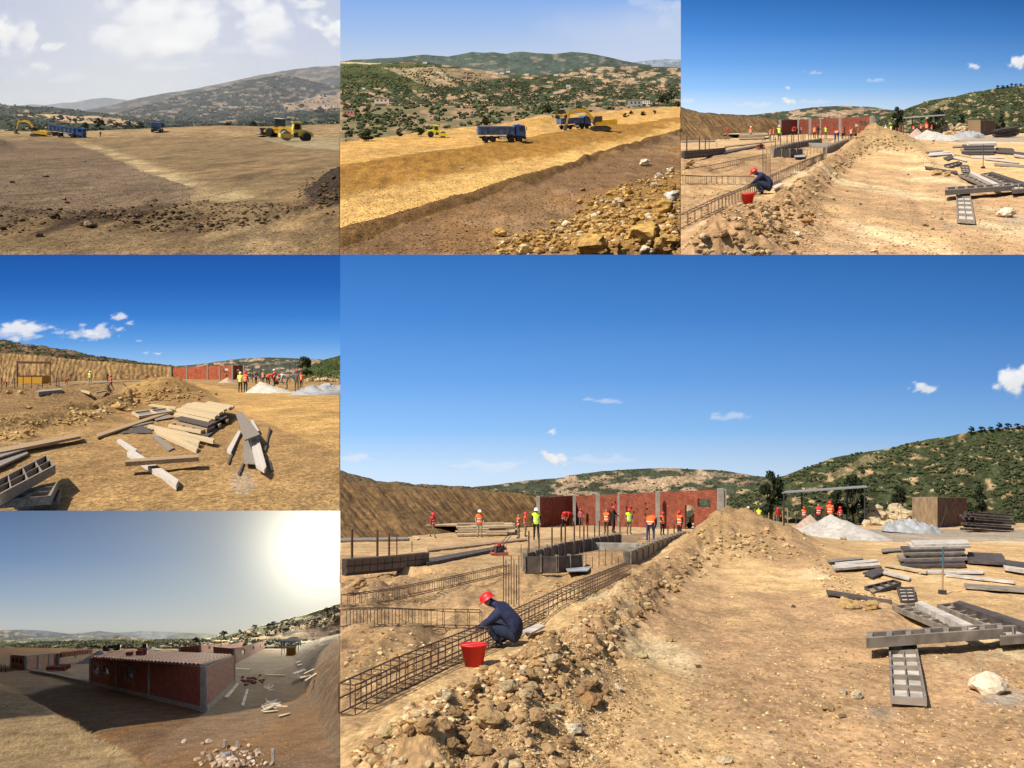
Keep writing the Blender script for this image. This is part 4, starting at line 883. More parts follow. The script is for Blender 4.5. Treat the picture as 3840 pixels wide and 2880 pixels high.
# ================================================================== machines, one metre = one unit, nose along +X
def wheel(root, x, y, r, w, rim_c, name='wheel', z=None):
    z = r if z is None else z; s = 1 if y > 0 else -1
    t = MB().lathe([(r*.62, -w/2), (r*.93, -w/2), (r, -w*.32), (r, w*.32), (r*.93, w/2), (r*.62, w/2)], 20, 'y').build(name, tyre_m, root, True)
    t.location = (x, y, z)
    MB().lathe([(r*.62, -w*.3), (r*.6, w*.3*s if False else -w*.28), (r*.2, -w*.38), (r*.2, w*.38), (r*.6, w*.28), (r*.62, w*.3)], 16, 'y').build('rim', rim_c, t)
    return t
def dump_truck(cabm=None, bodym=None):
    cabm = cabm or blue_m; bodym = bodym or bluegrey_m
    r = empty('dump_truck', 'truck', 'truck')
    MB().box(-4.2, 4.2, -.45, .45, .7, 1.02).build('chassis', darksteel, r)
    for x in (3.25, 1.75, -1.75, -3.1):
        for y in (-1.05, 1.05): wheel(r, x, y, .54, .42, darksteel)
    for x in (3.25, 1.75):
        MB().prism([(x-.75, 1.0), (x-.6, 1.22), (x+.6, 1.22), (x+.75, 1.0), (x+.55, 1.0), (x+.45, 1.12), (x-.45, 1.12), (x-.55, 1.0)], -1.28, 1.28).build('mudguard', darksteel, r)
    cab = MB().prism([(2.55, 1.15), (4.35, 1.0), (4.42, 1.9), (4.22, 2.95), (4.0, 3.08), (2.6, 3.08)], -1.24, 1.24).build('cab', cabm, r)
    MB().add([(4.435, -1.05, 1.95), (4.435, 1.05, 1.95), (4.25, 1.05, 2.88), (4.25, -1.05, 2.88)], [(0, 1, 2, 3)]).build('windscreen', glass_m, cab)
    for y in (-1.255, 1.255):
        d = MB().box(3.0, 4.05, y-.015, y+.015, 1.2, 2.95).build('door', cabm, cab)
        s = 1 if y > 0 else -1
        MB().prism([(3.1, 2.05), (4.0, 1.98), (3.95, 2.85), (3.1, 2.85)], y+s*.016, y+s*.03).build('side_window', glass_m, cab)
        MB().bar((4.3, y, 2.7), (4.5, y+s*.28, 2.65), .04, .04).box(4.45, 4.55, y+s*.2, y+s*.38, 2.2, 2.75).build('mirror', darksteel, cab)
        MB().box(4.36, 4.46, y*.72-.18, y*.72+.18, .95, 1.12).build('headlight', white_m, cab)
    MB().box(4.2, 4.5, -1.24, 1.24, .55, .98).build('bumper', darksteel, r)
    MB().box(4.40, 4.46, -.85, .85, 1.2, 1.75).build('grille', darksteel, cab)
    b = MB()
    x0, x1, z0, z1 = -4.35, 2.35, 1.35, 2.72
    b.hexa([(x0, -1.05, z0), (x1, -1.05, z0), (x1, 1.05, z0), (x0, 1.05, z0), (x0-.1, -1.2, z0+.12), (x1, -1.2, z0+.12), (x1, 1.2, z0+.12), (x0-.1, 1.2, z0+.12)])
    for s in (-1, 1):
        b.box(x0-.1, x1, s*1.2-.05, s*1.2+.05, z0+.1, z1); b.box(x0-.12, x1+.03, s*1.24-.07, s*1.24+.07, z1-.06, z1+.08)
    b.box(x1-.08, x1+.02, -1.2, 1.2, z0, z1+.35)
    tip = b.build('tipper_body', bodym, r)
    for k in range(7):
        x = x0+.25+k*1.02
        for s in (-1, 1): MB().box(x-.06, x+.06, s*1.25-.05+s*.05, s*1.25+.05+s*.05, z0+.1, z1-.06).build('side_rib', bodym, tip)
    MB().box(x0-.22, x0-.1, -1.22, 1.22, z0+.05, z1-.1).build('tailgate', bodym, tip)
    MB().prism([(x1, z1+.25), (3.3, 3.2), (3.3, 3.27), (x1, z1+.37)], -1.2, 1.2).build('cab_guard', bodym, tip)
    for y in (-1.05, 1.05): MB().box(-.55, .75, y-.2, y+.2, .5, 1.05).build('tank', white_m, r)
    return r
def excavator(body=None):
    body = body or yellow_m
    r = empty('excavator', 'excavator', 'excavator')
    for y in (-1.15, 1.15):
        t = MB().prism([(-2.1, .45), (-1.85, .1), (-1.6, 0), (1.6, 0), (1.85, .1), (2.1, .45), (1.85, .82), (1.6, .92), (-1.6, .92), (-1.85, .82)], y-.3, y+.3).build('track', darksteel, r)
        m = MB()
        for k in range(7): m.lathe([(.16, y-.33), (.16, y+.33)], 10, 'y', (-1.35+k*.45, 0, .3))
        m.build('roller', rust_m, t)
    MB().box(-1.4, 1.4, -.85, .85, .5, 1.0).build('undercarriage', darksteel, r)
    h = MB().prism([(-2.9, 1.15), (1.3, 1.15), (1.3, 1.75), (.2, 2.15), (-2.5, 2.3), (-2.9, 2.2)], -1.35, 1.35).build('house', body, r)
    MB().prism([(-3.3, 1.15), (-2.6, 1.12), (-2.6, 2.35), (-3.15, 2.3), (-3.35, 2.0)], -1.36, 1.36).build('counterweight', body, r)
    for k in range(4): MB().box(-2.4, -1.5, -1.375, -1.355, 1.35+k*.17, 1.42+k*.17).build('vent_slat', darksteel, h)
    c = MB().prism([(-.2, 1.2), (1.55, 1.2), (1.65, 2.0), (1.25, 3.0), (-.2, 3.0)], .35, 1.34).build('cab', darksteel, r)
    c2 = MB().prism([(-.1, 1.9), (1.5, 1.9), (1.15, 2.85), (-.1, 2.85)], .33, 1.36).build('cab_window', glass_m, c)
    boom = MB().prism([(.9, 1.5), (1.35, 1.6), (3.1, 3.75), (4.4, 4.1), (6.6, 3.55), (6.7, 3.85), (4.6, 4.65), (2.9, 4.45), (.75, 2.0)], -.35, .02).build('boom', body, r)
    MB().tube((1.5, -.15, 1.5), (3.2, -.15, 3.5), .1, .07).build('boom_cylinder', darksteel, boom)
    st = MB().prism([(6.15, 4.35), (6.6, 4.5), (7.25, 1.6), (7.0, 1.35), (6.5, 3.3)], -.3, -.03).build('stick', body, r)
    MB().tube((4.7, -.15, 4.75), (6.25, -.15, 4.55), .09, .07).build('stick_cylinder', darksteel, st)
    MB().prism([(6.85, 1.55), (7.35, 1.65), (7.75, .9), (7.7, .25), (7.3, -.1), (6.6, -.05), (6.25, .25), (6.85, .3), (7.15, .6), (7.1, 1.1)], -.72, .4).build('bucket', mat('worn_bucket', (0.16, 0.13, 0.11), 0.6, 0.4, 0.4), r)
    return r
def wheel_loader():
    r = empty('wheel_loader', 'loader', 'loader'); B = yellow_m
    for x in (1.5, -1.5):
        for y in (-1.0, 1.0): wheel(r, x, y, .78, .6, B)
    MB().prism([(-2.9, .8), (-.2, .8), (-.2, 1.9), (-1.6, 2.0), (-2.9, 1.75)], -.9, .9).build('engine_hood', B, r)
    MB().box(-.3, 2.3, -.55, .55, .65, 1.35).build('front_frame', B, r)
    c = MB().prism([(-1.0, 1.75), (.65, 1.75), (.75, 2.3), (.5, 3.35), (-.9, 3.35)], -.75, .75).build('cab', darksteel, r)
    MB().prism([(-.85, 2.15), (.6, 2.15), (.4, 3.2), (-.8, 3.2)], -.77, .77).build('cab_window', glass_m, c)
    MB().box(-1.1, .7, -.85, .85, 3.35, 3.47).build('cab_roof', white_m, c)
    for y in (-.55, .55): MB().prism([(.5, 1.6), (.9, 1.9), (2.2, 1.5), (3.3, .6), (3.1, .4), (2.0, 1.05), (.9, 1.45)], y-.1, y+.1).build('lift_arm', B, r)
    MB().prism([(2.95, .1), (4.25, .05), (4.25, .12), (3.3, .25), (3.15, .7), (3.45, 1.35), (3.3, 1.4), (2.9, .8)], -1.4, 1.4).build('bucket', darksteel, r)
    return r
def roller(body):
    r = empty('road_roller', 'roller', 'roller')
    MB().lathe([(.3, -1.05), (.75, -1.05), (.75, 1.05), (.3, 1.05)], 28, 'y', (1.7, 0, .75)).build('drum', mat('worn_drum', (0.20, 0.18, 0.16), 0.5, 0.5, 0.3), r)
    MB().box(.7, 2.75, -1.22, -1.08, .45, 1.05).box(.7, 2.75, 1.08, 1.22, .45, 1.05).box(2.58, 2.75, -1.2, 1.2, .5, 1.1).box(.65, .85, -1.2, 1.2, .5, 1.2).build('drum_frame', body, r)
    for y in (-.9, .9): wheel(r, -1.4, y, .76, .55, body)
    MB().prism([(-2.6, .8), (-.1, .8), (-.1, 1.75), (-1.0, 1.85), (-2.3, 1.55), (-2.6, 1.2)], -.75, .75).build('engine_hood', body, r)
    MB().box(-.4, .6, -.7, .7, .6, 1.3).build('articulation', darksteel, r)
    c = MB().prism([(-.75, 1.6), (.6, 1.2), (.7, 1.7), (.55, 2.85), (-.65, 2.85)], -.72, .72).build('cab', body, r)
    MB().prism([(-.5, 1.85), (.5, 1.8), (.42, 2.72), (-.48, 2.72)], -.735, .735).build('cab_window', glass_m, c)
    MB().box(-.85, .75, -.82, .82, 2.85, 3.0).build('cab_roof', body, c)
    return r
def backhoe():
    r = empty('backhoe_loader', 'backhoe', 'backhoe')
    B = yellow_m
    for y in (-.9, .9): wheel(r, -.9, y, .72, .45, B); wheel(r, 1.3, y, .48, .35, B)
    MB().prism([(.1, .75), (2.2, .75), (2.2, 1.5), (.1, 1.75)], -.55, .55).build('engine_hood', B, r)
    MB().box(-1.6, .3, -.7, .7, .6, 1.2).build('rear_frame', B, r)
    c = MB().box(-1.2, .3, -.75, .75, 1.2, 2.7).build('cab', darksteel, r); MB().box(-1.05, .15, -.77, .77, 1.5, 2.5).build('cab_window', glass_m, c)
    MB().box(-1.4, .5, -.85, .85, 2.7, 2.82).build('cab_roof', B, c)
    MB().prism([(.8, 1.2), (2.6, .5), (2.7, .7), (.9, 1.5)], -.7, .7).build('lift_arm', B, r)
    MB().prism([(2.5, .1), (3.4, .05), (2.8, .3), (2.85, .95), (2.6, .9)], -1.1, 1.1).build('bucket', darksteel, r)
    MB().prism([(-1.6, 1.0), (-1.3, 1.2), (-2.2, 2.9), (-2.5, 2.8)], -.15, .15).prism([(-2.5, 2.9), (-2.2, 2.8), (-2.6, 1.2), (-2.9, 1.3)], -.12, .12).build('rear_boom', B, r)
    MB().prism([(-2.95, 1.4), (-2.5, 1.3), (-2.3, .8), (-2.8, .7)], -.3, .3).build('rear_bucket', darksteel, r)
    return r
def pickup(body):
    r = empty('pickup', 'pickup', 'pickup')
    MB().prism([(-2.6, .45), (2.55, .45), (2.6, .85), (2.4, 1.05), (1.2, 1.12), (.5, 1.68), (-.9, 1.7), (-1.0, 1.12), (-2.6, 1.12)], -.88, .88).build('body', body, r)
    for y in (-.89, .89): MB().prism([(-.8, 1.15), (1.0, 1.15), (.45, 1.6), (-.8, 1.6)], y-.01, y+.01).build('side_window', glass_m, r)
    MB().add([(1.23, -.78, 1.13), (1.23, .78, 1.13), (.56, .78, 1.66), (.56, -.78, 1.66)], [(0, 1, 2, 3)]).build('windscreen', glass_m, r)
    for x in (1.6, -1.6):
        for y in (-.8, .8): wheel(r, x, y, .37, .24, white_m)
    return r
def mixer(drum):
    r = empty('concrete_mixer', 'mixer', 'mixer')
    d = MB().lathe([(.12, -.55), (.42, -.38), (.5, -.05), (.5, .12), (.3, .5), (.28, .55)], 18).build('drum', drum, r, True)
    d.location = (0, 0, 1.05); d.rotation_euler = (0, math.radians(50), 0)
    m = MB()
    for y in (-.5, .5): m.bar((-.5, y, .25), (0, y*1.05, 1.05), .06, .06).bar((.5, y, .05), (0, y*1.05, 1.05), .06, .06)
    m.bar((-.5, -.5, .3), (-.5, .5, .3), .06, .06).bar((.5, -.5, .1), (.5, .5, .1), .06, .06).bar((-.5, 0, .3), (.9, 0, .35), .07, .07)
    m.build('frame', darksteel, r)
    for y in (-.6, .6): wheel(r, -.5, y, .28, .12, darksteel)
    MB().box(-.75, -.3, -.25, .25, .55, 1.0).build('motor_box', orange_m, r)
    return r
def compactor():
    r = empty('plate_compactor', 'compactor', 'compactor')
    MB().prism([(-.42, .12), (-.3, 0), (.3, 0), (.42, .12), (.38, .16), (-.38, .16)], -.25, .25).build('base_plate', mat('faded_red_paint', (0.32, 0.09, 0.07), .7), r)
    MB().box(-.2, .22, -.18, .18, .18, .48).build('engine', darksteel, r)
    MB().tube((0, 0, .48), (0, 0, .58), .12).build('fuel_tank', red_m, r)
    for y in (-.2, .2): MB().tube((.15, y, .2), (-.62, y, 1.05), .018).build('handle', darksteel, r)
    MB().tube((-.62, -.2, 1.05), (-.62, .2, 1.05), .018).build('handle_bar', darksteel, r)
    m = MB()
    for y in (-.24, .24): m.tube((-.3, y, .15), (-.3, y, .62), .015).tube((.32, y, .15), (.32, y, .62), .015).tube((-.3, y, .62), (.32, y, .62), .015)
    m.build('guard_frame', mat('guard_red', (0.4, 0.1, 0.08), .6), r)
    return r

# ================================================================== shapes laid on the ground by their outline
def slab(P, name, quad, t, m, label, cat, group=None, z=0.0, parent=None):
    """board whose upper outline is given; t metres thick, its underside z metres above the ground"""
    z = z+lift(P, quad); top = [P.G(x, y, z+t, True) for x, y in quad]
    c = sum(top, Vector())/len(top); tt = t*P.unit
    n = len(top); vs = [p-c for p in top]+[p-c-Vector((0, 0, tt)) for p in top]
    a = sum((top[i].x*top[(i+1) % n].y-top[(i+1) % n].x*top[i].y) for i in range(n))
    idx = list(range(n)) if a > 0 else list(range(n-1, -1, -1))
    fs = [tuple(idx), tuple(i+n for i in reversed(idx))]+[(idx[(k+1) % n], idx[k], idx[k]+n, idx[(k+1) % n]+n) for k in range(n)]
    o = MB().add(vs, fs).build(name, m, parent); setw(o, Matrix.Translation(c))
    if parent is None: tag(o, label+', '+P.where, cat, group)
    return o
def lift(P, quad):
    """ground relief under an outline, metres above the even grade"""
    q = np.array([(min(max(x, 0), P.zw), max(y, P.hz+12)) for x, y in quad]+[(sum(x for x, y in quad)/len(quad), sum(y for x, y in quad)/len(quad))], float); yy = P.y(q[:, 1])
    r = P.relief(q[:, 0], q[:, 1], P.u(q[:, 0])*yy/P.unit, yy/P.unit*P.ys); return float(np.clip(np.mean(r), -0.5, 0.9))
def plank(P, x0, y0, x1, y1, w, t, m, label, group=None, z=0.0, name='plank', cat='plank', wy=None):
    """plank between two spots (centre line of its top), w pixels wide across the line as seen, t metres thick"""
    dx, dy = x1-x0, y1-y0; L = math.hypot(dx, dy); nx, ny = -dy/L*w/2, dx/L*w/2
    if abs(nx) < abs(ny)*0 : pass
    return slab(P, name, [(x0-nx, y0-ny), (x1-nx, y1-ny), (x1+nx, y1+ny), (x0+nx, y0+ny)], t, m, label, cat, group, z)
def tray(P, quad, t, nl, nw, m, mi, label, group=None, z=0.0, rail=0.1):
    """shuttering panel: a sheet inside a frame with cross ribs; quad = upper outline, first side is the long one"""
    z = z+lift(P, quad); top = [P.G(x, y, z+t, True) for x, y in quad]; c = sum(top, Vector())/4; tt = t*P.unit
    r = empty('shuttering_panel', label+', '+P.where, 'shuttering panel', group, Matrix.Translation(c))
    A, B, C_, D = [p-c for p in top]; dn = Vector((0, 0, -tt))
    bl = lambda s, q: (A*(1-s)+B*s)*(1-q)+(D*(1-s)+C_*s)*q
    def strip(s0, s1, q0, q1, h0, h1, nm, mm):
        p = [bl(s0, q0), bl(s1, q0), bl(s1, q1), bl(s0, q1)]
        MB().hexa([x+dn*h1 for x in p]+[x+dn*h0 for x in p]).build(nm, mm, r)
    strip(0.01, .99, .01, .99, .72, 1.0, 'sheet', mi)
    ew = rail; el = rail*0.25*max(1, 4.0/nl)
    strip(0, 1, 0, ew, 0, 1.02, 'rail', m); strip(0, 1, 1-ew, 1, 0, 1.02, 'rail', m)
    for k in range(nl+1):
        s = k/nl*(1-el); strip(s, s+el, ew, 1-ew, 0.03, 1.0, 'rib', m)
    for k in range(1, nw):
        q = k/nw; strip(0.01, .99, q-ew*.2, q+ew*.2, .06, 1.0, 'stiffener', m)
    return r
def cone_heap(P, name, outline_px, top, m, label, cat='heap', colr=(0.4, 0.36, 0.31), seed=1, rough=.06, z=0):
    pw = 0.5 if name == 'plastic_sheeting' else 1.12
    """loose heap: base ellipse from left/right/base rows, apex at top row"""
    xl, xr, yb = outline_px; cx = (xl+xr)/2; base = P.G(cx, yb-(xr-xl)*0.012, z, True)
    R = (xr-xl)/2*P.sx*K*base.y; Hh = (yb-top[1])*P.sy*K*base.y; ax = (top[0]-cx)*P.sx*K*base.y
    n, k = 48, 26; V = [(ax, 0, Hh)]; C = []
    for j in range(1, k+1):
        f = j/k
        for i in range(n):
            a = 2*math.pi*i/n; rr = R*f*(1+0.10*math.sin(3*a+seed))
            zz = Hh*(1-f)**pw*(0.8 if pw < 1 else 1.0)+(mnoise.noise(Vector((math.cos(a)*f*4+seed, math.sin(a)*f*4, seed)))*rough+mnoise.noise(Vector((math.cos(a)*f*13+seed, math.sin(a)*f*13, seed)))*rough*.6)*Hh*(1 if j < k else 0)
            V.append((ax*(1-f)+rr*math.cos(a), rr*math.sin(a)*1.2, zz-(0.02*Hh if j == k else 0)))
    F = [(0, 1+i, 1+(i+1) % n) for i in range(n)]; F4 = [(1+j*n+i, 1+(j+1)*n+i, 1+(j+1)*n+(i+1) % n, 1+j*n+(i+1) % n) for j in range(k-1) for i in range(n)]
    mb = MB(); mb.v = V; mb.f = F+F4
    o = mb.build(name, m, None, True); o.matrix_world = P.M(cx, yb, None); o.location = base; o.scale = (1, 1, 1); at = o.data.color_attributes.new('Col', 'FLOAT_COLOR', 'POINT')
    at.data.foreach_set('color', np.tile(np.array([*colr, 1.0], np.float32), len(V)))
    return tag(o, label+', '+P.where, cat)
_rockme = {}
def rock(P, px, py, wpx, m, colr, label, group=None, hf=0.75, k=None, dz=0.0):
    """single stone or clod wpx pixels wide standing on its base spot"""
    k = int(px*7+py*3) % len(ROCKS) if k is None else k
    key = (k, tuple(colr), m.name)
    if key not in _rockme:
        V, F = ROCKS[k]; _rockme[key] = npmesh('rock', V, F, m, False, np.tile(np.array(colr), (len(V), 1)))
    p = P.G(px, py); s = wpx/2*P.sx*K*p.y
    o = link(bpy.data.objects.new('rock', _rockme[key])); o.location = (p.x, p.y, p.z+s*hf*0.55+dz*P.unit); o.scale = (s, s*1.1, s*hf*1.25); o.rotation_euler = (0, 0, (px*13+py) % 6.28)
    return tag(o, label+', '+P.where, 'rock', group)
_leafme = {}
def tree(P, px, py, hp, wp, label, pal=(0.035, 0.05, 0.02), trunk_f=0.2, seed=0, yd=None, group=None, name='tree', dz=0):
    """trunk with limbs and a crown of leaf-sized faces in uneven clumps"""
    p = P.G(px, py) if yd is None else Vector((float(P.u(px))*yd, yd, float(P.v(py))*yd))
    k = P.sy*K*p.y
    r = empty(name, label+', '+P.where, 'tree', group, Matrix.Translation(p) @ Matrix.Scale(hp*k, 4))
    key = (seed, pal)
    if key not in _leafme:
        g = np.random.default_rng(seed+100); V = []; F = []; n = 0
        cl = []
        for _ in range(16):
            a = g.uniform(0, 6.28); rr = 0.36*g.uniform(0, 1)**.5; zz = g.uniform(trunk_f+.1, .95)
            rr *= 1-0.7*max(0, (zz-.55)/.45)**1.5
            cl.append((rr*math.cos(a), rr*math.sin(a), zz, g.uniform(.09, .17)))
        for cx, cy, cz, cr in cl:
            for _ in range(110):
                d = g.normal(size=3); d /= np.linalg.norm(d); q = np.array([cx, cy, cz])+d*cr*g.uniform(.35, 1.05)*np.array([1.15, 1.15, .8])
                a = g.normal(size=3); a /= np.linalg.norm(a); b = np.cross(a, d+.01); b /= np.linalg.norm(b)+1e-6; s = g.uniform(.026, .05)
                V += [q-a*s, q+b*s*.7, q+a*s, q-b*s*.7]; F.append((n, n+1, n+2, n+3)); n += 4
        V = np.array(V); c = np.array(pal)[None, :]*np.repeat(g.uniform(.6, 1.4, len(F)), 4)[:, None]
        cm = npmesh('crown', V, np.array(F), leaf_b, False, c)
        t = MB().tube((0, 0, -.02), (.01, 0, .45), .03, .018)
        for cx, cy, cz, cr in cl[:6]: t.tube((.01, 0, .3), (cx*.8, cy*.8, cz), .012, .004, 5)
        _leafme[key] = (cm, t.mesh('trunk', mat('bark', (0.09, 0.065, 0.045), .95)))
    cm, tm = _leafme[key]
    o = link(bpy.data.objects.new('crown', cm), r); o.scale = (wp/hp*1.05, wp/hp*1.05, 1); link(bpy.data.objects.new('trunk', tm), r)
    return r
def wall(P, name, A, B, hA, hB, th, holes, m, parent=None, z0=0.0):
    """wall from A to B (ground points), heights in metres, holes as (s0,s1,z0,z1) in 0..1 / metres; own frame: X along, Z up"""
    d = (B-A); sl = d.z; d = Vector((d.x, d.y, 0)); L = d.length; x = d.normalized(); u = P.unit
    cuts = sorted({0.0, 1.0, *[h[0] for h in holes], *[h[1] for h in holes]}); mb = MB(); t = th*u/2
    top = lambda s: (hA+(hB-hA)*s)
    for s0, s1 in zip(cuts[:-1], cuts[1:]):
        mid = (s0+s1)/2; hs = sorted([h for h in holes if h[0] <= mid <= h[1]], key=lambda h: h[2]); zz = z0; segs = []
        for h in hs: segs.append((zz, h[2])); zz = h[3]
        segs.append((zz, None))
        for a, b in segs:
            if b is not None and b-a < 1e-4: continue
            xa, xb = s0*L, s1*L; za, zb = a*u+sl*s0, a*u+sl*s1
            ta = (top(s0) if b is None else b)*u+sl*s0; tb = (top(s1) if b is None else b)*u+sl*s1
            mb.hexa([(xa, -t, za), (xb, -t, zb), (xb, t, zb), (xa, t, za), (xa, -t, ta), (xb, -t, tb), (xb, t, tb), (xa, t, ta)])
    o = mb.build(name, m, parent)
    setw(o, Matrix.Translation(A) @ Matrix.Rotation(math.atan2(x.y, x.x), 4, 'Z'))
    return o
def setw(o, M):
    o.matrix_basis = (o.parent.matrix_basis.inverted() @ M) if o.parent else M
def pole(P, name, x, yb, yt, w, m, label=None, cat='post', group=None, parent=None, xt=None, flat=False):
    """upright post from its base spot to a top row, w pixels thick"""
    p = P.G(x, yb, 0, flat); k = P.sx*K*p.y; top = p+Vector((((xt if xt is not None else x)-x)*k, 0, (yb-yt)*P.sy*K*p.y))
    o = MB().tube((0, 0, -w*k), top-p, w*k/2, w*k/2, 6).build(name, m, parent)
    if parent is None: o.location = p; tag(o, label+', '+P.where, cat, group)
    else: setw(o, Matrix.Translation(p))
    return o
# ================================================================== the trench site (built at both places where it is seen)
ORD = ('first', 'second', 'third', 'fourth', 'fifth', 'sixth', 'seventh', 'eighth', 'ninth', 'tenth', 'eleventh', 'twelfth', 'thirteenth', 'fourteenth', 'fifteenth', 'sixteenth', 'seventeenth', 'eighteenth', 'nineteenth', 'twentieth', 'twenty-first')
def bucket():
    r = empty('bucket', 'bucket', 'bucket')
    MB().lathe([(.17, .02), (.17, 0), (.26, .4), (.285, .4), (.285, .425), (.25, .425), (.16, .03)], 28).build('shell', red_m, r, True)
    m = MB(); n = 14
    for i in range(n):
        a, b = math.pi*i/n, math.pi*(i+1)/n
        m.tube((.27*math.cos(a), -.12*math.sin(a)-.02, .425+.02*math.sin(a)), (.27*math.cos(b), -.12*math.sin(b)-.02, .425+.02*math.sin(b)), .012, None, 5)
    m.build('handle', mat('pale_red_plastic', (0.6, 0.12, 0.1), .5), r)
    return r
def cage(P, line, h, w, step, label, bars=2):
    pts = [P.G(x, y, 0.02) for x, y in line]; u = P.unit
    r = empty('rebar_cage', label+', '+P.where, 'rebar cage', 'rebar cages in the foundation trenches', Matrix.Translation(pts[0])); o = pts[0]
    seg = [(b-a).length for a, b in zip(pts[:-1], pts[1:])]; tot = sum(seg); n = max(6, int(tot/(step*u))); out = []
    for i in range(n+1):
        d = tot*i/n; k = 0
        while k < len(seg)-1 and d > seg[k]: d -= seg[k]; k += 1
        p = pts[k].lerp(pts[k+1], d/seg[k]); t = (pts[k+1]-pts[k]); t.z = 0; t.normalize(); out.append((p-o, t.cross(Vector((0, 0, 1)))))
    rad = 0.0115*u; st = MB()
    def corner(i, a, b): p, s = out[i]; return p+s*a*w*u/2+Vector((0, 0, b*h*u))
    for a in (-1, 1):
        for b in ((0, 1) if bars == 2 else (0, .5, 1)):
            m = MB()
            for i in range(n): m.tube(corner(i, a, b), corner(i+1, a, b), rad, None, 4)
            m.build('long_bar', steel, r)
    sh = None
    for i in range(n+1):
        m = MB(); c = [corner(i, -1, 0), corner(i, 1, 0), corner(i, 1, 1), corner(i, -1, 1)]
        for p, q in zip(c, c[1:]+c[:1]): m.tube(p, q, rad*.8, None, 4)
        m.build('stirrup', steel, r)
    return r
def pallet():
    r = empty('pallet', 'pallet', 'pallet')
    for k in range(7): MB().box(-1.0, 1.0, -.6+k*.18, -.6+k*.18+.12, .11, .135).build('deck_board', wood_dark, r)
    for y in (-.55, 0, .5): MB().box(-1.0, 1.0, y, y+.1, 0, .11).build('bearer', wood_dark, r)
    return r
def stack_boards(P, rows, m, label, group):
    for k, (x0, y0, x1, y1, w, t, z, mm) in enumerate(rows):
        plank(P, x0, y0, x1, y1, w, t, mm or m, label, group, z)
def site_things(P):
    big = P is P6; u = P.unit; W_ = P.where
    bm_ = brick_mat('brick_'+W_.split()[0], (0.27, 0.078, 0.044), (0.20, 0.056, 0.034), (0.09, 0.036, 0.026), 0.32, 0.21, u)
    # brick wall with concrete columns
    A = P.G(640, 872, 0, True); C = P.G(757, 863, 0, True); B = P.G(1238, 883, 0, True)
    r = empty('brick_building', 'unfinished red brick walls with grey concrete columns, '+W_, 'building', None, Matrix.Translation(A))
    wall(P, 'side_wall', A, C, 2.78, 3.0, .2, [], bm_, r)
    hl = [(.864, .937, 1.95, 2.65), (.79, .845, 0.0, 2.1)]
    for s, z in ((.19, 1.2), (.205, 1.6), (.19, 1.95), (.30, 1.0), (.315, 1.5), (.30, 2.0), (.325, 2.2), (.44, 1.7), (.455, 1.3), (.535, 1.1), (.545, 1.6), (.535, 2.1)): hl.append((s, s+.011, z, z+.22))
    wall(P, 'main_wall', C, B, 2.95, 3.42, .2, hl, bm_, r)
    col_m = concrete_m
    for x, yb, yt, w in ((640, 874, 772, 11), (757, 866, 768, 9), (833, 869, 765, 12), (900, 871, 764, 6), (1027, 876, 758, 12), (1230, 886, 748, 17), (1243, 886, 750, 10)):
        p = P.G(x, yb, 0, True); k = K*p.y; hw = w*P.sx*k/2; o = MB().box(-hw, hw, -hw*1.3, hw*1.3, 0, (yb-yt)*P.sy*k).build('concrete_column', col_m, r); setw(o, Matrix.Translation(p))
    # foundation shuttering and beams
    def lowwall(name, pts, h, th, m, label, cat):
        a = P.G(*pts[0], 0, True); rr = empty(name, label+', '+W_, cat, None, Matrix.Translation(a))
        for p, q in zip(pts[:-1], pts[1:]): wall(P, 'side_board', P.G(*p, 0, True), P.G(*q, 0, True), h, h, th, [], m, rr, -.1)
        for p, q in zip(pts[:-1], pts[1:]):                         # blocks or battens set proud of the face
            a0 = P.G(*p, 0, True); b0 = P.G(*q, 0, True); L = math.hypot(b0.x-a0.x, b0.y-a0.y)/u
            if name == 'block_wall':
                n = max(3, int(abs(q[0]-p[0])/22))
                for i in range(n):
                    for j in range(2): wall(P, 'block', a0.lerp(b0, (i+.04)/n), a0.lerp(b0, (i+.96)/n), .22+j*.25, .22+j*.25, th+.05, [], mat('dark_blocks', (0.15, 0.115, 0.09), .9, 0, .5, 1.2), rr, .01+j*.25)
            elif 'shutter' in name or m is not concrete_m:
                n = max(2, int(L/1.6))
                for i in range(n+1):
                    c0 = a0.lerp(b0, max(0, i/n-.012)); c1 = a0.lerp(b0, min(1, i/n+.012)); wall(P, 'batten', c0, c1, h+.06, h+.06, th+.1, [], wood_grey, rr, -.05)
        return rr
    lowwall('foundation_shuttering', [(597, 1008), (720, 962), (905, 925)], .58, .08, wood_dark, 'dark board shuttering along the foundation trench', 'shuttering')
    lowwall('foundation_shuttering', [(597, 1010), (700, 1009), (780, 1002)], .5, .08, wood_dark, 'dark shuttering end facing the track', 'shuttering')
    lowwall('foundation_beam', [(928, 1002), (1020, 955), (1112, 918)], .62, .22, mat('fresh_concrete_beam', (0.24, 0.21, 0.17), .9), 'grey foundation beam with shuttering near the heap', 'beam')
    lowwall('foundation_beam', [(780, 942), (965, 945)], .35, .22, concrete_m, 'grey cross beam between the trench shutters', 'beam')
    lowwall('block_wall', [(12, 1017), (160, 1004), (280, 990)], .48, .2, mat('dark_mortar', (0.07, 0.055, 0.045), .9, 0, .5, 1.2), 'low dark block footing at the left edge', 'wall')
    slab(P, 'timber_beam', [(270, 972), (530, 928), (536, 935), (280, 985)], .12, wood_dark, 'long dark timber edging the levelled pad', 'timber')
    slab(P, 'timber_beam', [(0, 905), (220, 902), (220, 909), (0, 914)], .1, wood_grey, 'grey timber on the ground under the bank', 'timber')
    slab(P, 'timber_beam', [(280, 938), (600, 905), (604, 910), (284, 946)], .1, wood_mid, 'brown timber laid across the pad', 'timber')
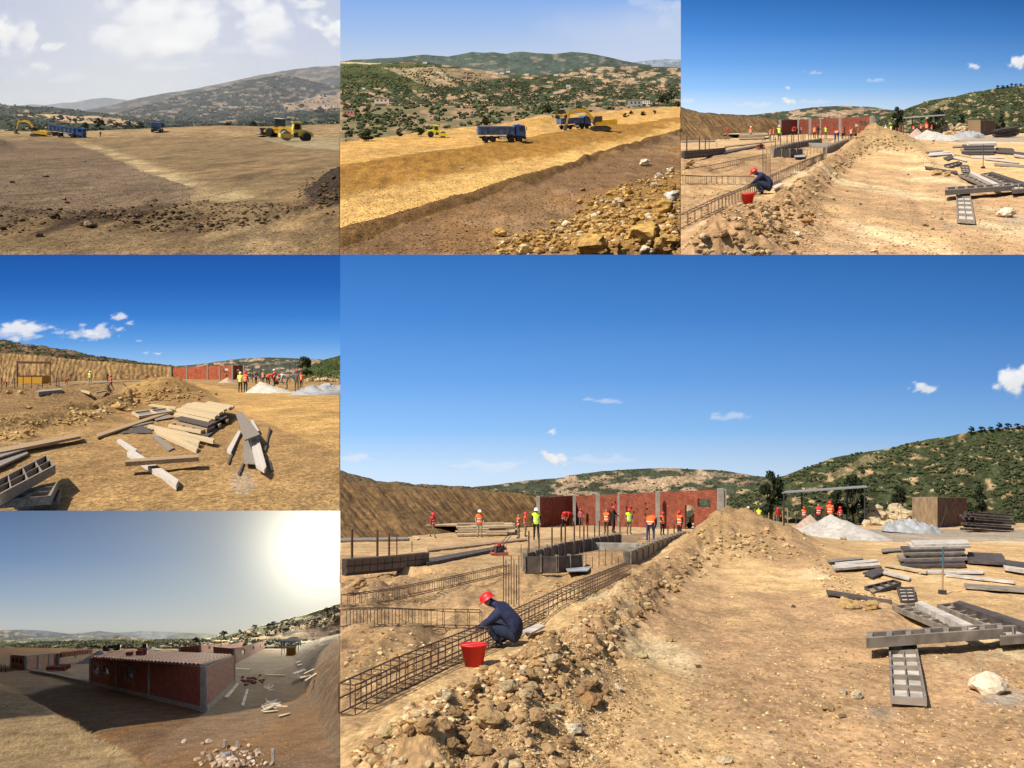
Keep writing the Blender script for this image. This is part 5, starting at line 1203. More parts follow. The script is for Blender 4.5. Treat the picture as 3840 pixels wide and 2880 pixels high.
    slab(P, 'plastic_sheet', [(720, 985), (830, 978), (800, 1010), (735, 1012)], .03, sheet_m, 'grey plastic sheet inside the trench', 'sheet', None, .02)
    for k, (x, yb, yt, w) in enumerate(((38, 978, 878, 9), (120, 968, 880, 8), (158, 966, 892, 7), (183, 962, 893, 4), (232, 950, 915, 3), (610, 958, 883, 5), (643, 960, 890, 5), (685, 950, 868, 5), (715, 940, 862, 6), (728, 925, 862, 5), (757, 935, 866, 5), (775, 905, 862, 4), (788, 915, 868, 5), (800, 908, 858, 4), (823, 915, 860, 4), (838, 905, 850, 4), (865, 900, 853, 4), (905, 900, 855, 4), (1000, 915, 865, 4), (1060, 915, 868, 4), (1080, 905, 862, 4))):
        pole(P, 'rebar_post', x, yb, yt, w, rust_m, ORD[k]+' rusty starter bar counted along the foundation', 'rebar post', 'starter bars '+W_)
    for k, (x, yb) in enumerate(((528, 1128), (536, 1122), (545, 1130), (553, 1118), (562, 1126), (570, 1116), (578, 1128))):
        pole(P, 'starter_bar', x, yb, 962+k % 3*14, 3, steel, ORD[k]+' thin bar from the left in the column cluster', 'starter bar', 'column bars '+W_)
    for k in range(16):
        x = 585+k*21 % 330; pole(P, 'thin_bar', x, 1008-k % 5*4, 925+k % 4*14, 2.2, steel, 'thin upright bar in the shuttered trench', 'bar', 'trench bars '+W_)
    cage(P, [(22, 1470), (200, 1378), (450, 1262), (620, 1172), (780, 1092), (930, 1020)], .36, .22, .28 if big else .5, 'long rebar cage running past the red bucket', 3 if big else 2)
    cage(P, [(16, 1186), (150, 1186), (300, 1188), (455, 1190)], .36, .25, .28 if big else .5, 'rebar cage lying level behind the crouching worker', 2)
    cage(P, [(16, 1125), (180, 1100), (380, 1055), (540, 1018)], .28, .22, .3 if big else .5, 'rebar cage along the far trench edge', 2)
    # crouching worker and bucket
    person(P, 520, 1252, 172, 'squat', -104, 'navy', 'jeans', None, 'red', 'worker in navy jacket and red helmet crouching at the cage', 'workers')
    inst('bucket', bucket, P.M(432, 1316, 164, 0.5), 'red plastic bucket beside the crouching worker, '+W_)
    slab(P, 'board', [(590, 1200), (640, 1178), (662, 1186), (606, 1214)], .04, wood_ash, 'short grey board behind the crouching worker', 'board', None, .12)
    # other workers
    for a in ((300, 905, 82, 'walk', 60, 'red', 'khaki', 'red', 'red', 'worker in dark red vest walking below the bank'),
              (451, 904, 90, 'stand', 10, 'beige', 'beige', 'orange', 'white', 'worker in orange vest and white helmet by the timber stack'),
              (577, 908, 82, 'carry', -70, 'brown', 'khaki', 'orange', None, 'bareheaded worker in orange vest seen from behind'),
              (599, 902, 80, 'stand', 80, 'red', 'khaki', 'orange', 'red', 'worker in orange vest partly hidden behind another'),
              (634, 912, 104, 'stand', 5, 'dark', 'dark', 'lime', 'white', 'worker in lime vest and white helmet standing tall'),
              (721, 872, 50, 'carry', 40, 'red', 'dark', 'red', 'red', 'worker in red close to the wall corner'),
              (746, 870, 52, 'bend', -60, 'red', 'brown', None, 'red', 'stooping worker in red at the brick wall'),
              (778, 868, 58, 'stand', 0, 'pink', 'grey', None, 'red', 'worker in pink shirt before the brick wall'),
              (861, 893, 82, 'stand', -40, 'brown', 'dark', 'orange', None, 'worker in orange vest at the second column'),
              (884, 890, 88, 'carry', 60, 'dark', 'dark', None, 'red', 'worker in dark clothes carrying boards at the wall'),
              (934, 894, 84, 'stand', 15, 'khaki', 'khaki', 'lime', 'red', 'worker in lime vest and red helmet before the wall'),
              (1004, 916, 82, 'bend', 160, 'blue', 'blue', 'orange', 'red', 'worker in orange vest bending over the trench'),
              (1042, 898, 78, 'carry', 30, 'dark', 'dark', 'orange', 'red', 'worker in orange vest between two others'),
              (1098, 910, 94, 'stand', -60, 'dark', 'dark', 'orange', 'red', 'worker in orange vest at the end of the trench'),
              (1320, 872, 68, 'carry', 170, 'white', 'khaki', None, 'straw', 'worker in white shirt and straw hat behind the heap'),
              (1354, 870, 64, 'stand', 180, 'red', 'dark', 'lime', None, 'worker in lime vest behind the heap'),
              (1415, 866, 60, 'stand', 20, 'red', 'grey', None, 'red', 'small worker in red beside the dark tree'),
              (1500, 866, 62, 'stand', 0, 'brown', 'grey', 'orange', 'red', 'worker in orange under the shed roof left post'),
              (1547, 868, 74, 'stand', 180, 'dark', 'dark', 'red', None, 'dark haired worker by the gravel under the shed'),
              (1584, 870, 84, 'stand', 170, 'red', 'dark', 'orange', 'red', 'worker in orange vest behind the gravel heaps'),
              (1618, 868, 64, 'carry', -80, 'red', 'brown', 'red', 'red', 'worker in red bending under the shed')):
        person(P, *a, yd=float(P.y(a[1])) if 1080 < a[0] < 1440 else None)
    inst('compactor', compactor, P.M(514, 962, 64, math.radians(205)), 'plate compactor with red base on the levelled pad, '+W_)
    inst('mixer_orange', lambda: mixer(orange_m), P.M(1157, 876, 36, math.radians(20), True, 0, float(P.y(876))), 'orange concrete mixer at the wall end, '+W_)
    slab(P, 'plank', [(118, 820), (126, 816), (258, 906), (248, 910)], .05, wood_pale, 'long pale plank leaning down the earth bank', 'plank')
    o = slab(P, 'leaning_board', [(1186, 800), (1196, 798), (1206, 850), (1196, 852)], .05, wood_pale, 'pale board leaning at the wall opening', 'board')
    for k, (x0, x1, y, mm) in enumerate(((378, 540, 892, wood_pale), (372, 545, 884, wood_mid), (380, 535, 876, wood_pale), (375, 560, 868, wood_pale), (378, 530, 860, wood_mid), (470, 565, 886, wood_pale), (480, 566, 872, wood_mid), (276, 565, 862, wood_pale))):
        slab(P, 'beam', [(x0, y-3), (x1, y-6), (x1, y-1), (x0, y+2)], .12, mm, ORD[k]+' squared timber of the stack below the bank', 'timber', 'timber stack '+W_, .12*((896-y)/8))
    # gravel heaps
    gm = soil('gravel_heap_'+W_.split()[0], u*0.35, 1.0, 0.3, 0.5, 1.0)
    cone_heap(P, 'gravel_heap', (1425, 1590, 902), (1520, 832), gm, 'pinkish sand heap by the shed', 'heap', (0.42, 0.30, 0.23), 3)
    cone_heap(P, 'gravel_heap', (1462, 1790, 910), (1590, 836), gm, 'pale grey gravel heap before the shed', 'heap', (0.44, 0.40, 0.35), 5)
    # shed
    p = P.G(1435, 866); sh = empty('open_shed', 'flat roofed open shed on thin posts, '+W_, 'shed', None, Matrix.Translation(p))
    for x, yb, yt in ((1435, 866, 762), (1493, 862, 758), (1697, 866, 742), (1640, 862, 746)): pole(P, 'post', x, yb, yt, 5, darksteel, parent=sh)
    yb = float(P.y(866)); y2 = float(P.y(861))
    q = [Vector((float(P.u(x))*yy, yy, float(P.v(y))*yy)) for x, y, yy in ((1428, 764, yb), (1706, 745, yb), (1700, 740, y2), (1440, 758, y2))]; c = q[0]; th = Vector((0, 0, .1*u))
    o = MB().hexa([v-p for v in q]+[v-p+th for v in q]).build('roof', mat('grey_roof_sheet', (0.22, 0.21, 0.2), .7), sh)
    # water tank of boards and rusty plate
    p = P.G(1932, 874, 0, True); tk = empty('water_tank', 'tall square tank, one side tan, one rusty dark, '+W_, 'tank', None, Matrix.Translation(p))
    L_ = P.G(1850, 867, 0, True); R_ = P.G(2027, 864, 0, True); hh = 97*P.sy*K*p.y
    far = L_+R_-p; base = [v-p for v in (L_, p, R_, far)]; up = Vector((0, 0, hh))
    MB().add([base[0], base[1], base[1]+up, base[0]+up], [(0, 1, 2, 3)]).build('side_panel', mat('tan_board', (0.30, 0.21, 0.12), .85, 0, .35, 1.5), tk)
    MB().add([base[1], base[2], base[2]+up, base[1]+up], [(0, 1, 2, 3)]).build('rusty_panel', rust_m, tk)
    MB().add([base[2], base[3], base[0], base[2]+up, base[3]+up, base[0]+up], [(0, 1, 4, 3), (1, 2, 5, 4)]).build('rear_panel', rust_m, tk)
    MB().hexa([b*1.04+up for b in base]+[b*1.04+up*1.03 for b in base]).build('lid', wood_mid, tk)
    hs = MB(); pts = [base[1]+up*(.95-.9*t*t)+Vector(((.25*math.sin(t*3))*hh, -.1*hh, 0)) for t in np.linspace(0, 1, 9)]
    for a_, b_ in zip(pts[:-1], pts[1:]): hs.tube(a_, b_, hh*.012, None, 5)
    hs.build('hose', darksteel, tk)
    # plastic sheeting, boulders, pallets
    cone_heap(P, 'plastic_sheeting', (1752, 1935, 890), (1850, 846), sheet_m, 'crumpled grey plastic sheeting before the tank', 'sheeting', (.4, .4, .4), 9, .5)
    bmat = soil('boulder_'+W_.split()[0], u*0.4, 1.0, 0.25, 0.5, 1.0)
    for k, (x, y, w) in enumerate(((1705, 868, 40), (1735, 866, 46), (1762, 868, 36), (1790, 866, 44), (1818, 868, 40), (1722, 864, 50), (1752, 863, 52), (1785, 863, 54), (1812, 863, 50), (1838, 866, 44), (1730, 861, 60), (1800, 861, 70))):
        rock(P, x, y, w, bmat, (0.46, 0.36, 0.22), ORD[k]+' tan boulder in the pile between shed and tank', 'boulders '+W_, 0.75, None, (0, .5, .9, 1.0)[k//4] if k < 10 else 1.0)
    for k in range(7):
        p = P.M(2095+((k*37) % 23)-11, 886, 62, math.radians((k*29) % 17-8), True); p.translation.z += k*.14*62*P.sy*K*p.translation.y
        inst('pallet', pallet, p, ORD[k]+' dark pallet from the ground in the stack, '+W_, 'pallet stack '+W_)
    for k in range(34):
        x = 1255+k*17.5+((k*53) % 11); pole(P, 'fence_stake', x, 862+k % 3, 812+(k*31) % 17, 3, wood_mid if k % 3 else wood_dark, 'thin wooden stake in the fence behind the shed', 'stake', 'fence stakes '+W_, None, x+((k*29) % 9)-4, True)
    for k in range(10):
        x = 2070+k*16; pole(P, 'fence_stake', x, 850, 796+(k*31) % 17, 3, wood_pale, 'pale stake behind the pallets', 'stake', 'right fence stakes '+W_, None, None, True)
    yd = float(P.y(860))
    for k, (x, yb, h, w) in enumerate(((1392, 858, 165, 104), (1660, 858, 160, 84), (1810, 858, 118, 70), (2068, 858, 122, 80), (1610, 858, 118, 60))):
        tree(P, x, yb, h, w, ('dark eucalyptus tree beyond the heap', 'dark tree behind the shed roof', 'round bush tree beside the tank', 'green tree behind the pallets', 'small tree behind the shed')[k], (0.028, 0.038, 0.018), .12, k, yd)
    fn, _, _ = HILLS[(P.where, 1)]
    for k, x in enumerate((2040, 2075, 2105, 2130, 2160, 2190)):
        pp, kk = fn(np.array([float(x)]), np.array([1.0])); tree(P, x, float(interp([(2000, 575), (2110, 560), (2212, 548)], x))+3, 24-(k % 3)*5, 26, ORD[k]+' small tree from the left on the right skyline', (0.028, 0.036, 0.018), .1, k % 3, float(pp[0, 1])*.998, 'skyline trees '+W_)
    # boards and shuttering on the right
    g = 'board stack '+W_
    for k, (x0, x1, y, th, mm) in enumerate(((1810, 2025, 990, .1, wood_dark), (1815, 2020, 978, .1, wood_dark), (1800, 2030, 968, .1, wood_grey), (1830, 2010, 958, .1, wood_dark), (1815, 2020, 950, .09, wood_grey), (1812, 2022, 940, .09, wood_dark), (1835, 2040, 930, .09, wood_ash), (1845, 2035, 922, .08, wood_ash))):
        slab(P, 'board', [(x0, y-9), (x1-8, y-12), (x1, y+1), (x0+12, y+5)], th, mm, ORD[k]+' board from the ground in the tall stack beyond the hammer', 'board', g, .09*k)
    for k, q in enumerate(([(1575, 975), (1690, 966), (1692, 972), (1578, 983)], [(1600, 984), (1735, 972), (1738, 980), (1605, 993)], [(1590, 992), (1745, 984), (1748, 992), (1600, 1003)])):
        slab(P, 'board', q, .08, wood_ash if k else wood_grey, ORD[k]+' board counted from the back of the low pile', 'board', 'low pile '+W_, .05)
    for k, q in enumerate(([(2022, 958), (2148, 962), (2152, 985), (2030, 978)], [(2030, 950), (2140, 955), (2145, 962), (2040, 960)], [(2150, 975), (2230, 985), (2230, 1000), (2155, 990)], [(2145, 992), (2230, 1004), (2230, 1012), (2150, 1000)])):
        slab(P, 'shutter_board', q, .1, wood_dark if k < 3 else wood_ash, ORD[k]+' board in the dark pile beside the tall stack', 'board', 'dark boards '+W_, .08)
    for k, (q, mm) in enumerate((([(1690, 1016), (1740, 1000), (1772, 1010), (1722, 1030)], wood_dark), ([(1760, 1008), (1845, 1030), (1840, 1037), (1755, 1016)], wood_ash), ([(1765, 985), (1900, 1010), (1895, 1016), (1760, 992)], wood_pale), ([(1870, 1008), (2080, 1008), (2080, 1016), (1872, 1016)], wood_ash), ([(1960, 1018), (2182, 1042), (2180, 1047), (1958, 1024)], wood_ash), ([(2018, 1050), (2260, 1066), (2260, 1078), (2022, 1062)], wood_grey), ([(1572, 1070), (1785, 1104), (1784, 1114), (1574, 1080)], wood_dark), ([(1750, 940), (1830, 936), (1832, 944), (1752, 950)], wood_grey))):
        slab(P, 'plank', q, .05, mm, ('dark sheet lying by the low pile', 'short grey plank past the dark sheet', 'thin pale plank before the tall stack', 'grey plank at the foot of the tall stack', 'thin grey plank beyond the hammer', 'grey plank running off the right edge', 'long dark plank over the right berm', 'short grey plank end left of the tall stack')[k], 'plank', None, .05)
    tray(P, [(1695, 1060), (1790, 1038), (1815, 1046), (1722, 1082)], .1, 4, 1, wood_dark, wood_grey, 'small dark shuttering panel beyond the berm', None, .04)
    tray(P, [(1800, 1062), (1812, 1106), (1864, 1104), (1856, 1062)], .08, 4, 2, wood_dark, wood_ash, 'small pale shuttering panel behind the big pile', None, .04)
    for k in range(2):
        tray(P, [[(1785, 1122), (1970, 1196), (2060, 1190), (1862, 1112)], [(1930, 1118), (2130, 1200), (2240, 1190), (2010, 1106)]][k], .1, 6, 2, wood_grey, wood_ash, ('wide pale shuttering panel under the long beam', 'second wide shuttering panel at the right edge')[k], None, .1)
    slab(P, 'timber_beam', [(1860, 1112), (1880, 1106), (2065, 1190), (2040, 1198)], .13, wood_ash, 'pale beam lying diagonally on the panels', 'timber', None, .2)
    slab(P, 'timber_beam', [(1983, 1112), (2003, 1105), (2270, 1190), (2270, 1212)], .16, wood_dark, 'dark beam lying diagonally at the right edge', 'timber', None, .12)
    tray(P, [(1704, 1205), (2140, 1178), (2145, 1196), (1702, 1226)], .16, 7, 1, wood_grey, wood_grey, 'long shuttering beam laid across the panels', None, .18, .16)
    tray(P, [(2130, 1186), (2260, 1178), (2260, 1212), (2135, 1222)], .14, 3, 1, wood_grey, wood_ash, 'short shuttering panel ending the long beam', None, .12, .14)
    tray(P, [(1774, 1240), (1780, 1412), (1898, 1420), (1864, 1240)], .09, 6, 2, wood_grey, wood_ash, 'ladder like shuttering panel nearest the track', None, .03, .07)
    # sledge hammer standing on its head
    M_ = P.M(1948, 1086, 150/1.0)
    r = empty('sledge_hammer', 'sledge hammer standing upright on its steel head, '+W_, 'hammer', None, M_)
    MB().tube((0, 0, .07), (.01, 0, .55), .022, .02).build('handle', wood_mid, r); MB().tube((.01, 0, .55), (.02, 0, 1.0), .02, .02).build('grip', mat('teal_grip', (0.03, 0.1, 0.13), .6), r)
    MB().box(-.07, .07, -.05, .05, 0, .09).build('head', darksteel, r)
    # single rocks
    cm = soil('clod_'+W_.split()[0], u*0.3, 1.0, 0.3, 0.8, 1.0)
    for x, y, w, c_, lb in ((490, 1500, 112, (.40, .26, .12), 'largest tan clod on the near berm'), (280, 1520, 78, (.36, .22, .10), 'brown clod left of the largest clod'), (630, 1492, 84, (.40, .25, .12), 'tan clod right of the largest clod'), (462, 1590, 84, (.33, .20, .10), 'dark clod below the largest clod'),
                            (806, 1436, 76, (.34, .19, .08), 'brown clod at the track edge'), (755, 1525, 66, (.58, .49, .34), 'pale stone on the lower berm'), (150, 1540, 80, (.48, .36, .18), 'yellowish clod by the cage end'), (345, 1420, 46, (.5, .4, .26), 'pale clod above the berm'),
                            (2100, 1398, 125, (.66, .54, .38), 'large flat pale rock at the right edge'), (1672, 1416, 44, (.55, .44, .30), 'pale stone before the ladder panel'), (1628, 1405, 34, (.42, .32, .2), 'small stone beside the pale stone'), (1580, 1458, 48, (.30, .2, .1), 'brown stone on the track'), (1625, 1480, 26, (.26, .18, .1), 'little brown stone on the track'),
                            (1468, 1128, 18, (.10, .08, .06), 'small black stone up the track'), (1160, 1320, 22, (.12, .1, .08), 'small dark stone mid track'), (585, 1340, 28, (.42, .32, .22), 'round stone above the largest clod'), (900, 1390, 28, (.58, .48, .36), 'small pale stone at the berm foot'),
                            (60, 1065, 66, (.36, .23, .11), 'brown boulder before the block footing'), (40, 1085, 40, (.32, .2, .1), 'clod at the left edge below the footing'), (985, 1085, 46, (.34, .22, .11), 'brown clod atop the upper berm'), (1650, 1130, 70, (.45, .3, .13), 'clod on the right berm end'), (1720, 1135, 60, (.42, .28, .12), 'second clod on the right berm end'),
                            (1245, 1625, 50, (.56, .42, .26), 'pale clod at the bottom of the track'), (980, 1290, 44, (.48, .38, .2), 'pale lump at the track edge')):
        rock(P, x, y, w, cm, c_, lb)
    r2 = np.random.default_rng(77); bulk = []
    for k in range(150):
        t = r2.uniform(0, 1); lx = float(np.interp(t, [0, .3, .55, .8, 1], [300, 640, 880, 1060, 1200])); ly = float(np.interp(t, [0, .3, .55, .8, 1], [1630, 1470, 1230, 1050, 960]))
        w = (ly-784)/300; x = lx+r2.normal()*42*w; y = min(ly+r2.normal()*34*w, 1640); wd = r2.uniform(14, 34)*w**.8; c_ = [(.38, .25, .12), (.32, .2, .1), (.28, .17, .08), (.45, .33, .18)][k % 4]
        if big and k < 70: rock(P, x, y, wd, cm, c_, 'medium clod among the many on the berm', 'berm clods '+W_)
        else: bulk.append((x, y, wd, c_))
    for k in range(110):
        x = 1310+r2.normal()*120; y = 930+r2.normal()*30
        if y < 985: bulk.append((x, y, r2.uniform(8, 26), [(.40, .27, .13), (.34, .22, .1), (.45, .33, .18)][k % 3]))
    rocks_stuff(P, bulk, cm, 'clods heaped at the end of the track and along the berm')
site_things(P6)
site_things(P3)
# ================================================================== lumber yard (middle left picture)
def hill_at(P, hi, px, py):
    fn, _, _ = HILLS[(P.where, hi)]; t = np.linspace(0, 1, 200); p, k = fn(np.full(200, float(px)), t)
    i = int(np.argmin(np.abs(p[:, 2]/p[:, 1]-float(P.v(py))))); return float(p[i, 1])
def s_at(A, B, u):
    return (u*A.y-A.x)/((B.x-A.x)-u*(B.y-A.y))
def column(P, r, x, yb, yt, w, m):
    p = P.G(x, yb, 0, True); k = K*p.y; hw = w*P.sx*k/2
    o = MB().box(-hw, hw, -hw*1.3, hw*1.3, -.02*P.unit, (yb-yt)*P.sy*k).build('concrete_column', m, r); setw(o, Matrix.Translation(p)); return o
P = P4; W_ = P.where; u = P.unit
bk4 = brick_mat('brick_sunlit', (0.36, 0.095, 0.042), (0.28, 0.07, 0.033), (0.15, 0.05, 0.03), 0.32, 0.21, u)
A = P.G(1108, 808, 0, True); C = P.G(1212, 807, 0, True); B = P.G(1507, 810, 0, True); D = P.G(1580, 807.5, 0, True)
r = empty('brick_building', 'orange red brick walls with grey columns in sun, '+W_, 'building', None, Matrix.Translation(A))
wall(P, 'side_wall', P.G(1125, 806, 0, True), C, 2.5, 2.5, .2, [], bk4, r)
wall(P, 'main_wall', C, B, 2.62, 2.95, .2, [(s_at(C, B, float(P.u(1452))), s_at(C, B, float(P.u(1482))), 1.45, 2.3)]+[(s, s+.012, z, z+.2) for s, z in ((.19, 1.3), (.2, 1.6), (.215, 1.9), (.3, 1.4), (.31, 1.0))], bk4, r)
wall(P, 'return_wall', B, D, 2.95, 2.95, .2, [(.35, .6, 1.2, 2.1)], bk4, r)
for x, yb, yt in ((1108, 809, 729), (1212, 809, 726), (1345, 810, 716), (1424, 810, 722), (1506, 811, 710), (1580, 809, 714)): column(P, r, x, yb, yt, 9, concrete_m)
for a in ((583, 845, 93, 'stand', 20, 'khaki', 'beige', 'yellow', 'white', 'worker in yellow vest and white helmet on the clods'),
          (697, 822, 60, 'stand', -30, 'dark', 'dark', None, None, 'worker in dark clothes behind an orange vest'),
          (719, 878, 98, 'walk', -50, 'blue', 'blue', 'orange', 'red', 'worker in orange vest walking among the clods'),
          (432, 838, 40, 'bend', 60, 'red', 'dark', 'orange', 'red', 'worker in orange bending beside the yellow machine'),
          (40, 858, 42, 'bend', -70, 'red', 'dark', 'orange', 'red', 'worker in orange bending at the left edge'),
          (950, 812, 32, 'bend', 40, 'red', 'dark', 'orange', 'red', 'small worker in orange stooping before the bank'),
          (1009, 810, 40, 'stand', 0, 'white', 'beige', 'orange', 'red', 'small worker by the pale boards under the bank'),
          (1557, 892, 134, 'stand', 178, 'yellow' if False else 'white', 'dark', 'yellow', 'white', 'worker in yellow vest and white helmet seen from behind'),
          (1591, 890, 136, 'stand', 165, 'brown', 'dark', 'orange', 'red', 'worker in orange vest beside the yellow vest'),
          (1658, 838, 86, 'carry', 60, 'dark', 'dark', 'red', None, 'dark haired worker under the shed left side'),
          (1704, 842, 90, 'stand', 170, 'dark', 'dark', 'orange', None, 'dark haired worker in orange under the shed'),
          (1738, 856, 86, 'bend', 60, 'red', 'dark', 'orange', 'red', 'worker in orange stooping over the gravel'),
          (1778, 852, 112, 'carry', -60, 'blue', 'dark', 'orange', 'white', 'worker with white helmet beside the mixer'),
          (1856, 872, 104, 'bend', -75, 'white', 'grey', None, 'red', 'worker in white shirt bending with a shovel'),
          (1922, 887, 142, 'stand', 175, 'grey', 'grey', None, 'red', 'worker in grey overalls and red helmet'),
          (1951, 866, 104, 'stand', 160, 'red', 'dark', 'orange', 'red', 'worker in orange partly behind the grey overalls')):
    person(P, *a)
gm4 = soil('gravel_heap_golden', u*0.35, 1.0, 0.3, 0.5, 1.0)
cone_heap(P, 'gravel_heap', (1608, 1920, 898), (1685, 826), gm4, 'pale grey gravel heap before the shed workers', 'heap', (0.50, 0.45, 0.37), 4)
cone_heap(P, 'gravel_heap', (1415, 1535, 832), (1475, 794), gm4, 'small sand heap before the brick wall', 'heap', (0.45, 0.32, 0.22), 6)
cone_heap(P, 'plastic_sheeting', (1890, 2330, 908), (2140, 838), sheet_m, 'crumpled grey plastic sheeting at the right edge', 'sheeting', (.4, .4, .4), 8, .5)
inst('mixer_grey', lambda: mixer(mat('grey_drum', (0.3, 0.29, 0.27), .7)), P.M(1815, 842, 44, math.radians(20)), 'grey concrete mixer between the shed workers, '+W_)
p = P.G(1635, 830, 0, True); sh = empty('open_shed', 'open shed with sloping pole roof, '+W_, 'shed', None, Matrix.Translation(p))
for x, yb, yt in ((1635, 830, 718), (1690, 822, 716), (1878, 830, 705), (1912, 824, 700)): pole(P, 'post', x, yb, yt, 5, darksteel, parent=sh)
yb, y2 = float(P.y(832)), float(P.y(818))
for k in range(7):
    f = k/6; yy = yb+(y2-yb)*f; a = Vector((float(P.u(1615+f*12))*yy, yy, float(P.v(720-f*4))*yy)); b = Vector((float(P.u(1938-f*6))*yy, yy, float(P.v(690-f*3))*yy))
    MB().bar(a-p, b-p, .25*u, .09*u).build('roof_pole', wood_grey, sh)
# gantry and yellow skip behind the clods
p = P.G(110, 850); g_ = empty('steel_gantry', 'rusty steel gantry frame at the left, '+W_, 'gantry', None, Matrix.Translation(p))
for x in (112, 325): pole(P, 'post', x, 850, 698, 7, rust_m, parent=g_)
k = K*p.y; MB().bar((0, 0, 152*P.sy*k), (213*P.sx*k, 0, 150*P.sy*k), .2*u, .2*u).build('beam', rust_m, g_)
p = P.G(220, 836); k = K*p.y; s_ = empty('skip', 'yellow steel skip behind the clod heap, '+W_, 'skip', None, Matrix.Translation(p))
w_ = 85*P.sx*k; h_ = 52*P.sy*k
MB().prism([(-w_*.85, 0), (w_*.85, 0), (w_, h_), (-w_, h_)], -.8*u, .8*u).build('body', mat('skip_yellow', (.45, .24, .02), .6), s_); MB().box(-w_*1.03, w_*1.03, -.85*u, -.75*u, h_*.92, h_*1.02).build('rim', rust_m, s_)
for k, (x, yb, yt) in enumerate(((150, 870, 780), (205, 866, 786), (275, 862, 792), (382, 858, 790), (365, 858, 800), (95, 872, 800), (12, 880, 800))): pole(P, 'rebar_post', x, yb, yt, 5, rust_m, ORD[k]+' rusty bar standing near the gantry', 'rebar post', 'gantry bars')
for q, t, mm, lb, z in (([(245, 878), (400, 866), (404, 874), (250, 888)], .25, concrete_m, 'grey beam lying among the clods', .05), ([(515, 876), (525, 872), (590, 890), (580, 896)], .1, wood_pale, 'pale plank sloping among the clods', .05), ([(620, 888), (690, 876), (690, 880), (624, 893)], .08, wood_grey, 'short grey plank beside the walking worker', .02), ([(380, 838), (960, 812), (960, 815), (382, 843)], .08, wood_grey, 'long timber laid along the foundation', 0), ([(830, 788), (836, 786), (850, 800), (844, 803)], .04, wood_pale, 'pale board leaning on the bank', .0), ([(980, 800), (1035, 794), (1038, 798), (984, 805)], .4, wood_pale, 'pile of pale boards under the bank', .0)):
    slab(P, 'timber', q, t, mm, lb, 'timber', None, z)
# boards
for k, (q, t, mm, lb, z) in enumerate((
    ([(625, 1160), (1108, 1006), (1126, 1015), (632, 1180)], .09, wood_mid, 'long brown plank reaching left from the stack', .03),
    ([(775, 1156), (915, 1106), (976, 1130), (985, 1154)], .03, wood_dark, 'dark brown sheet in front of the stack', .02),
    ([(850, 1108), (990, 1078), (995, 1084), (858, 1116)], .04, wood_grey, 'thin grey strip beside the brown sheet', .03),
    ([(955, 1106), (972, 1100), (1390, 1192), (1380, 1206)], .12, wood_pale, 'longest pale plank in the fan of planks', .1),
    ([(998, 1132), (1016, 1126), (1296, 1206), (1286, 1222)], .12, wood_pale, 'second pale plank in the fan of planks', .05),
    ([(1008, 1150), (1028, 1142), (1286, 1246), (1272, 1266)], .12, wood_pale, 'lowest pale plank in the fan of planks', .0),
    ([(1090, 1110), (1106, 1104), (1352, 1208), (1340, 1222)], .1, wood_mid, 'brown plank under the fan of planks', .0),
    ([(980, 1170), (1002, 1162), (1130, 1250), (1092, 1270)], .04, wood_grey, 'short grey board before the fan of planks', .0),
    ([(758, 1200), (780, 1194), (890, 1262), (862, 1276)], .12, wood_ash, 'pale beam end above the crossed beam', .02),
    ([(822, 1280), (862, 1262), (1158, 1458), (1142, 1490)], .14, wood_ash, 'thick pale beam under the crossing beam', .0),
    ([(818, 1326), (1286, 1292), (1288, 1312), (812, 1344)], .12, wood_mid, 'brown beam lying across the thick pale beam', .16),
    ([(-60, 1262), (515, 1156), (524, 1176), (-60, 1292)], .1, wood_mid, 'wide weathered plank at the left edge', .03),
    ([(-60, 1290), (196, 1226), (212, 1244), (-60, 1330)], .05, wood_grey, 'grey board end below the wide plank', .02),
    ([(-60, 1352), (172, 1268), (182, 1286), (-60, 1396)], .06, wood_grey, 'dark board behind the tipped panels', .02),
    ([(1528, 1032), (1566, 1016), (1684, 1164), (1586, 1200)], .05, wood_grey, 'wide dark board leaning over the right pile', .3),
    ([(1574, 1192), (1618, 1188), (1664, 1352), (1582, 1346)], .04, wood_grey, 'wide board under the right pile', .08),
    ([(1620, 1192), (1650, 1186), (1712, 1392), (1660, 1360)], .1, wood_ash, 'pale board in the right pile', .1),
    ([(1652, 1184), (1674, 1178), (1726, 1372), (1712, 1394)], .1, wood_ash, 'edge board of the right pile', .12),
    ([(1470, 1262), (1544, 1138), (1562, 1144), (1498, 1276)], .12, wood_ash, 'short beam left of the right pile', .0),
    ([(1624, 1074), (1640, 1070), (1680, 1140), (1662, 1146)], .1, wood_ash, 'short grey board behind the right pile', .05),
    ([(1712, 1262), (1744, 1118), (1754, 1120), (1722, 1266)], .06, wood_dark, 'thin dark stick beside the right pile', .02),
    ([(1474, 1346), (1508, 1268), (1518, 1272), (1484, 1352)], .05, wood_dark, 'thin dark stick before the short beam', .0),
    ([(1540, 1416), (1574, 1346), (1584, 1350), (1552, 1424)], .05, wood_dark, 'thin dark stick at the foot of the pile', .0),
    ([(1734, 1330), (1746, 1326), (1768, 1392), (1750, 1404)], .06, wood_dark, 'dark offcut right of the pile', .0),
    ([(1085, 1104), (1330, 1052), (1505, 1066), (1345, 1176)], .04, wood_dark, 'broad dark sheet under the big stack', .02),
    ([(960, 972), (985, 968), (1140, 986), (1136, 994)], .1, wood_pale, 'pale plank behind the big stack', .05),
    ([(985, 1050), (1100, 1036), (1128, 1052), (1010, 1074)], .03, wood_grey, 'grey sheet left of the big stack', .05))):
    slab(P, 'plank', q, t*.68, mm, lb, 'plank', None, z)
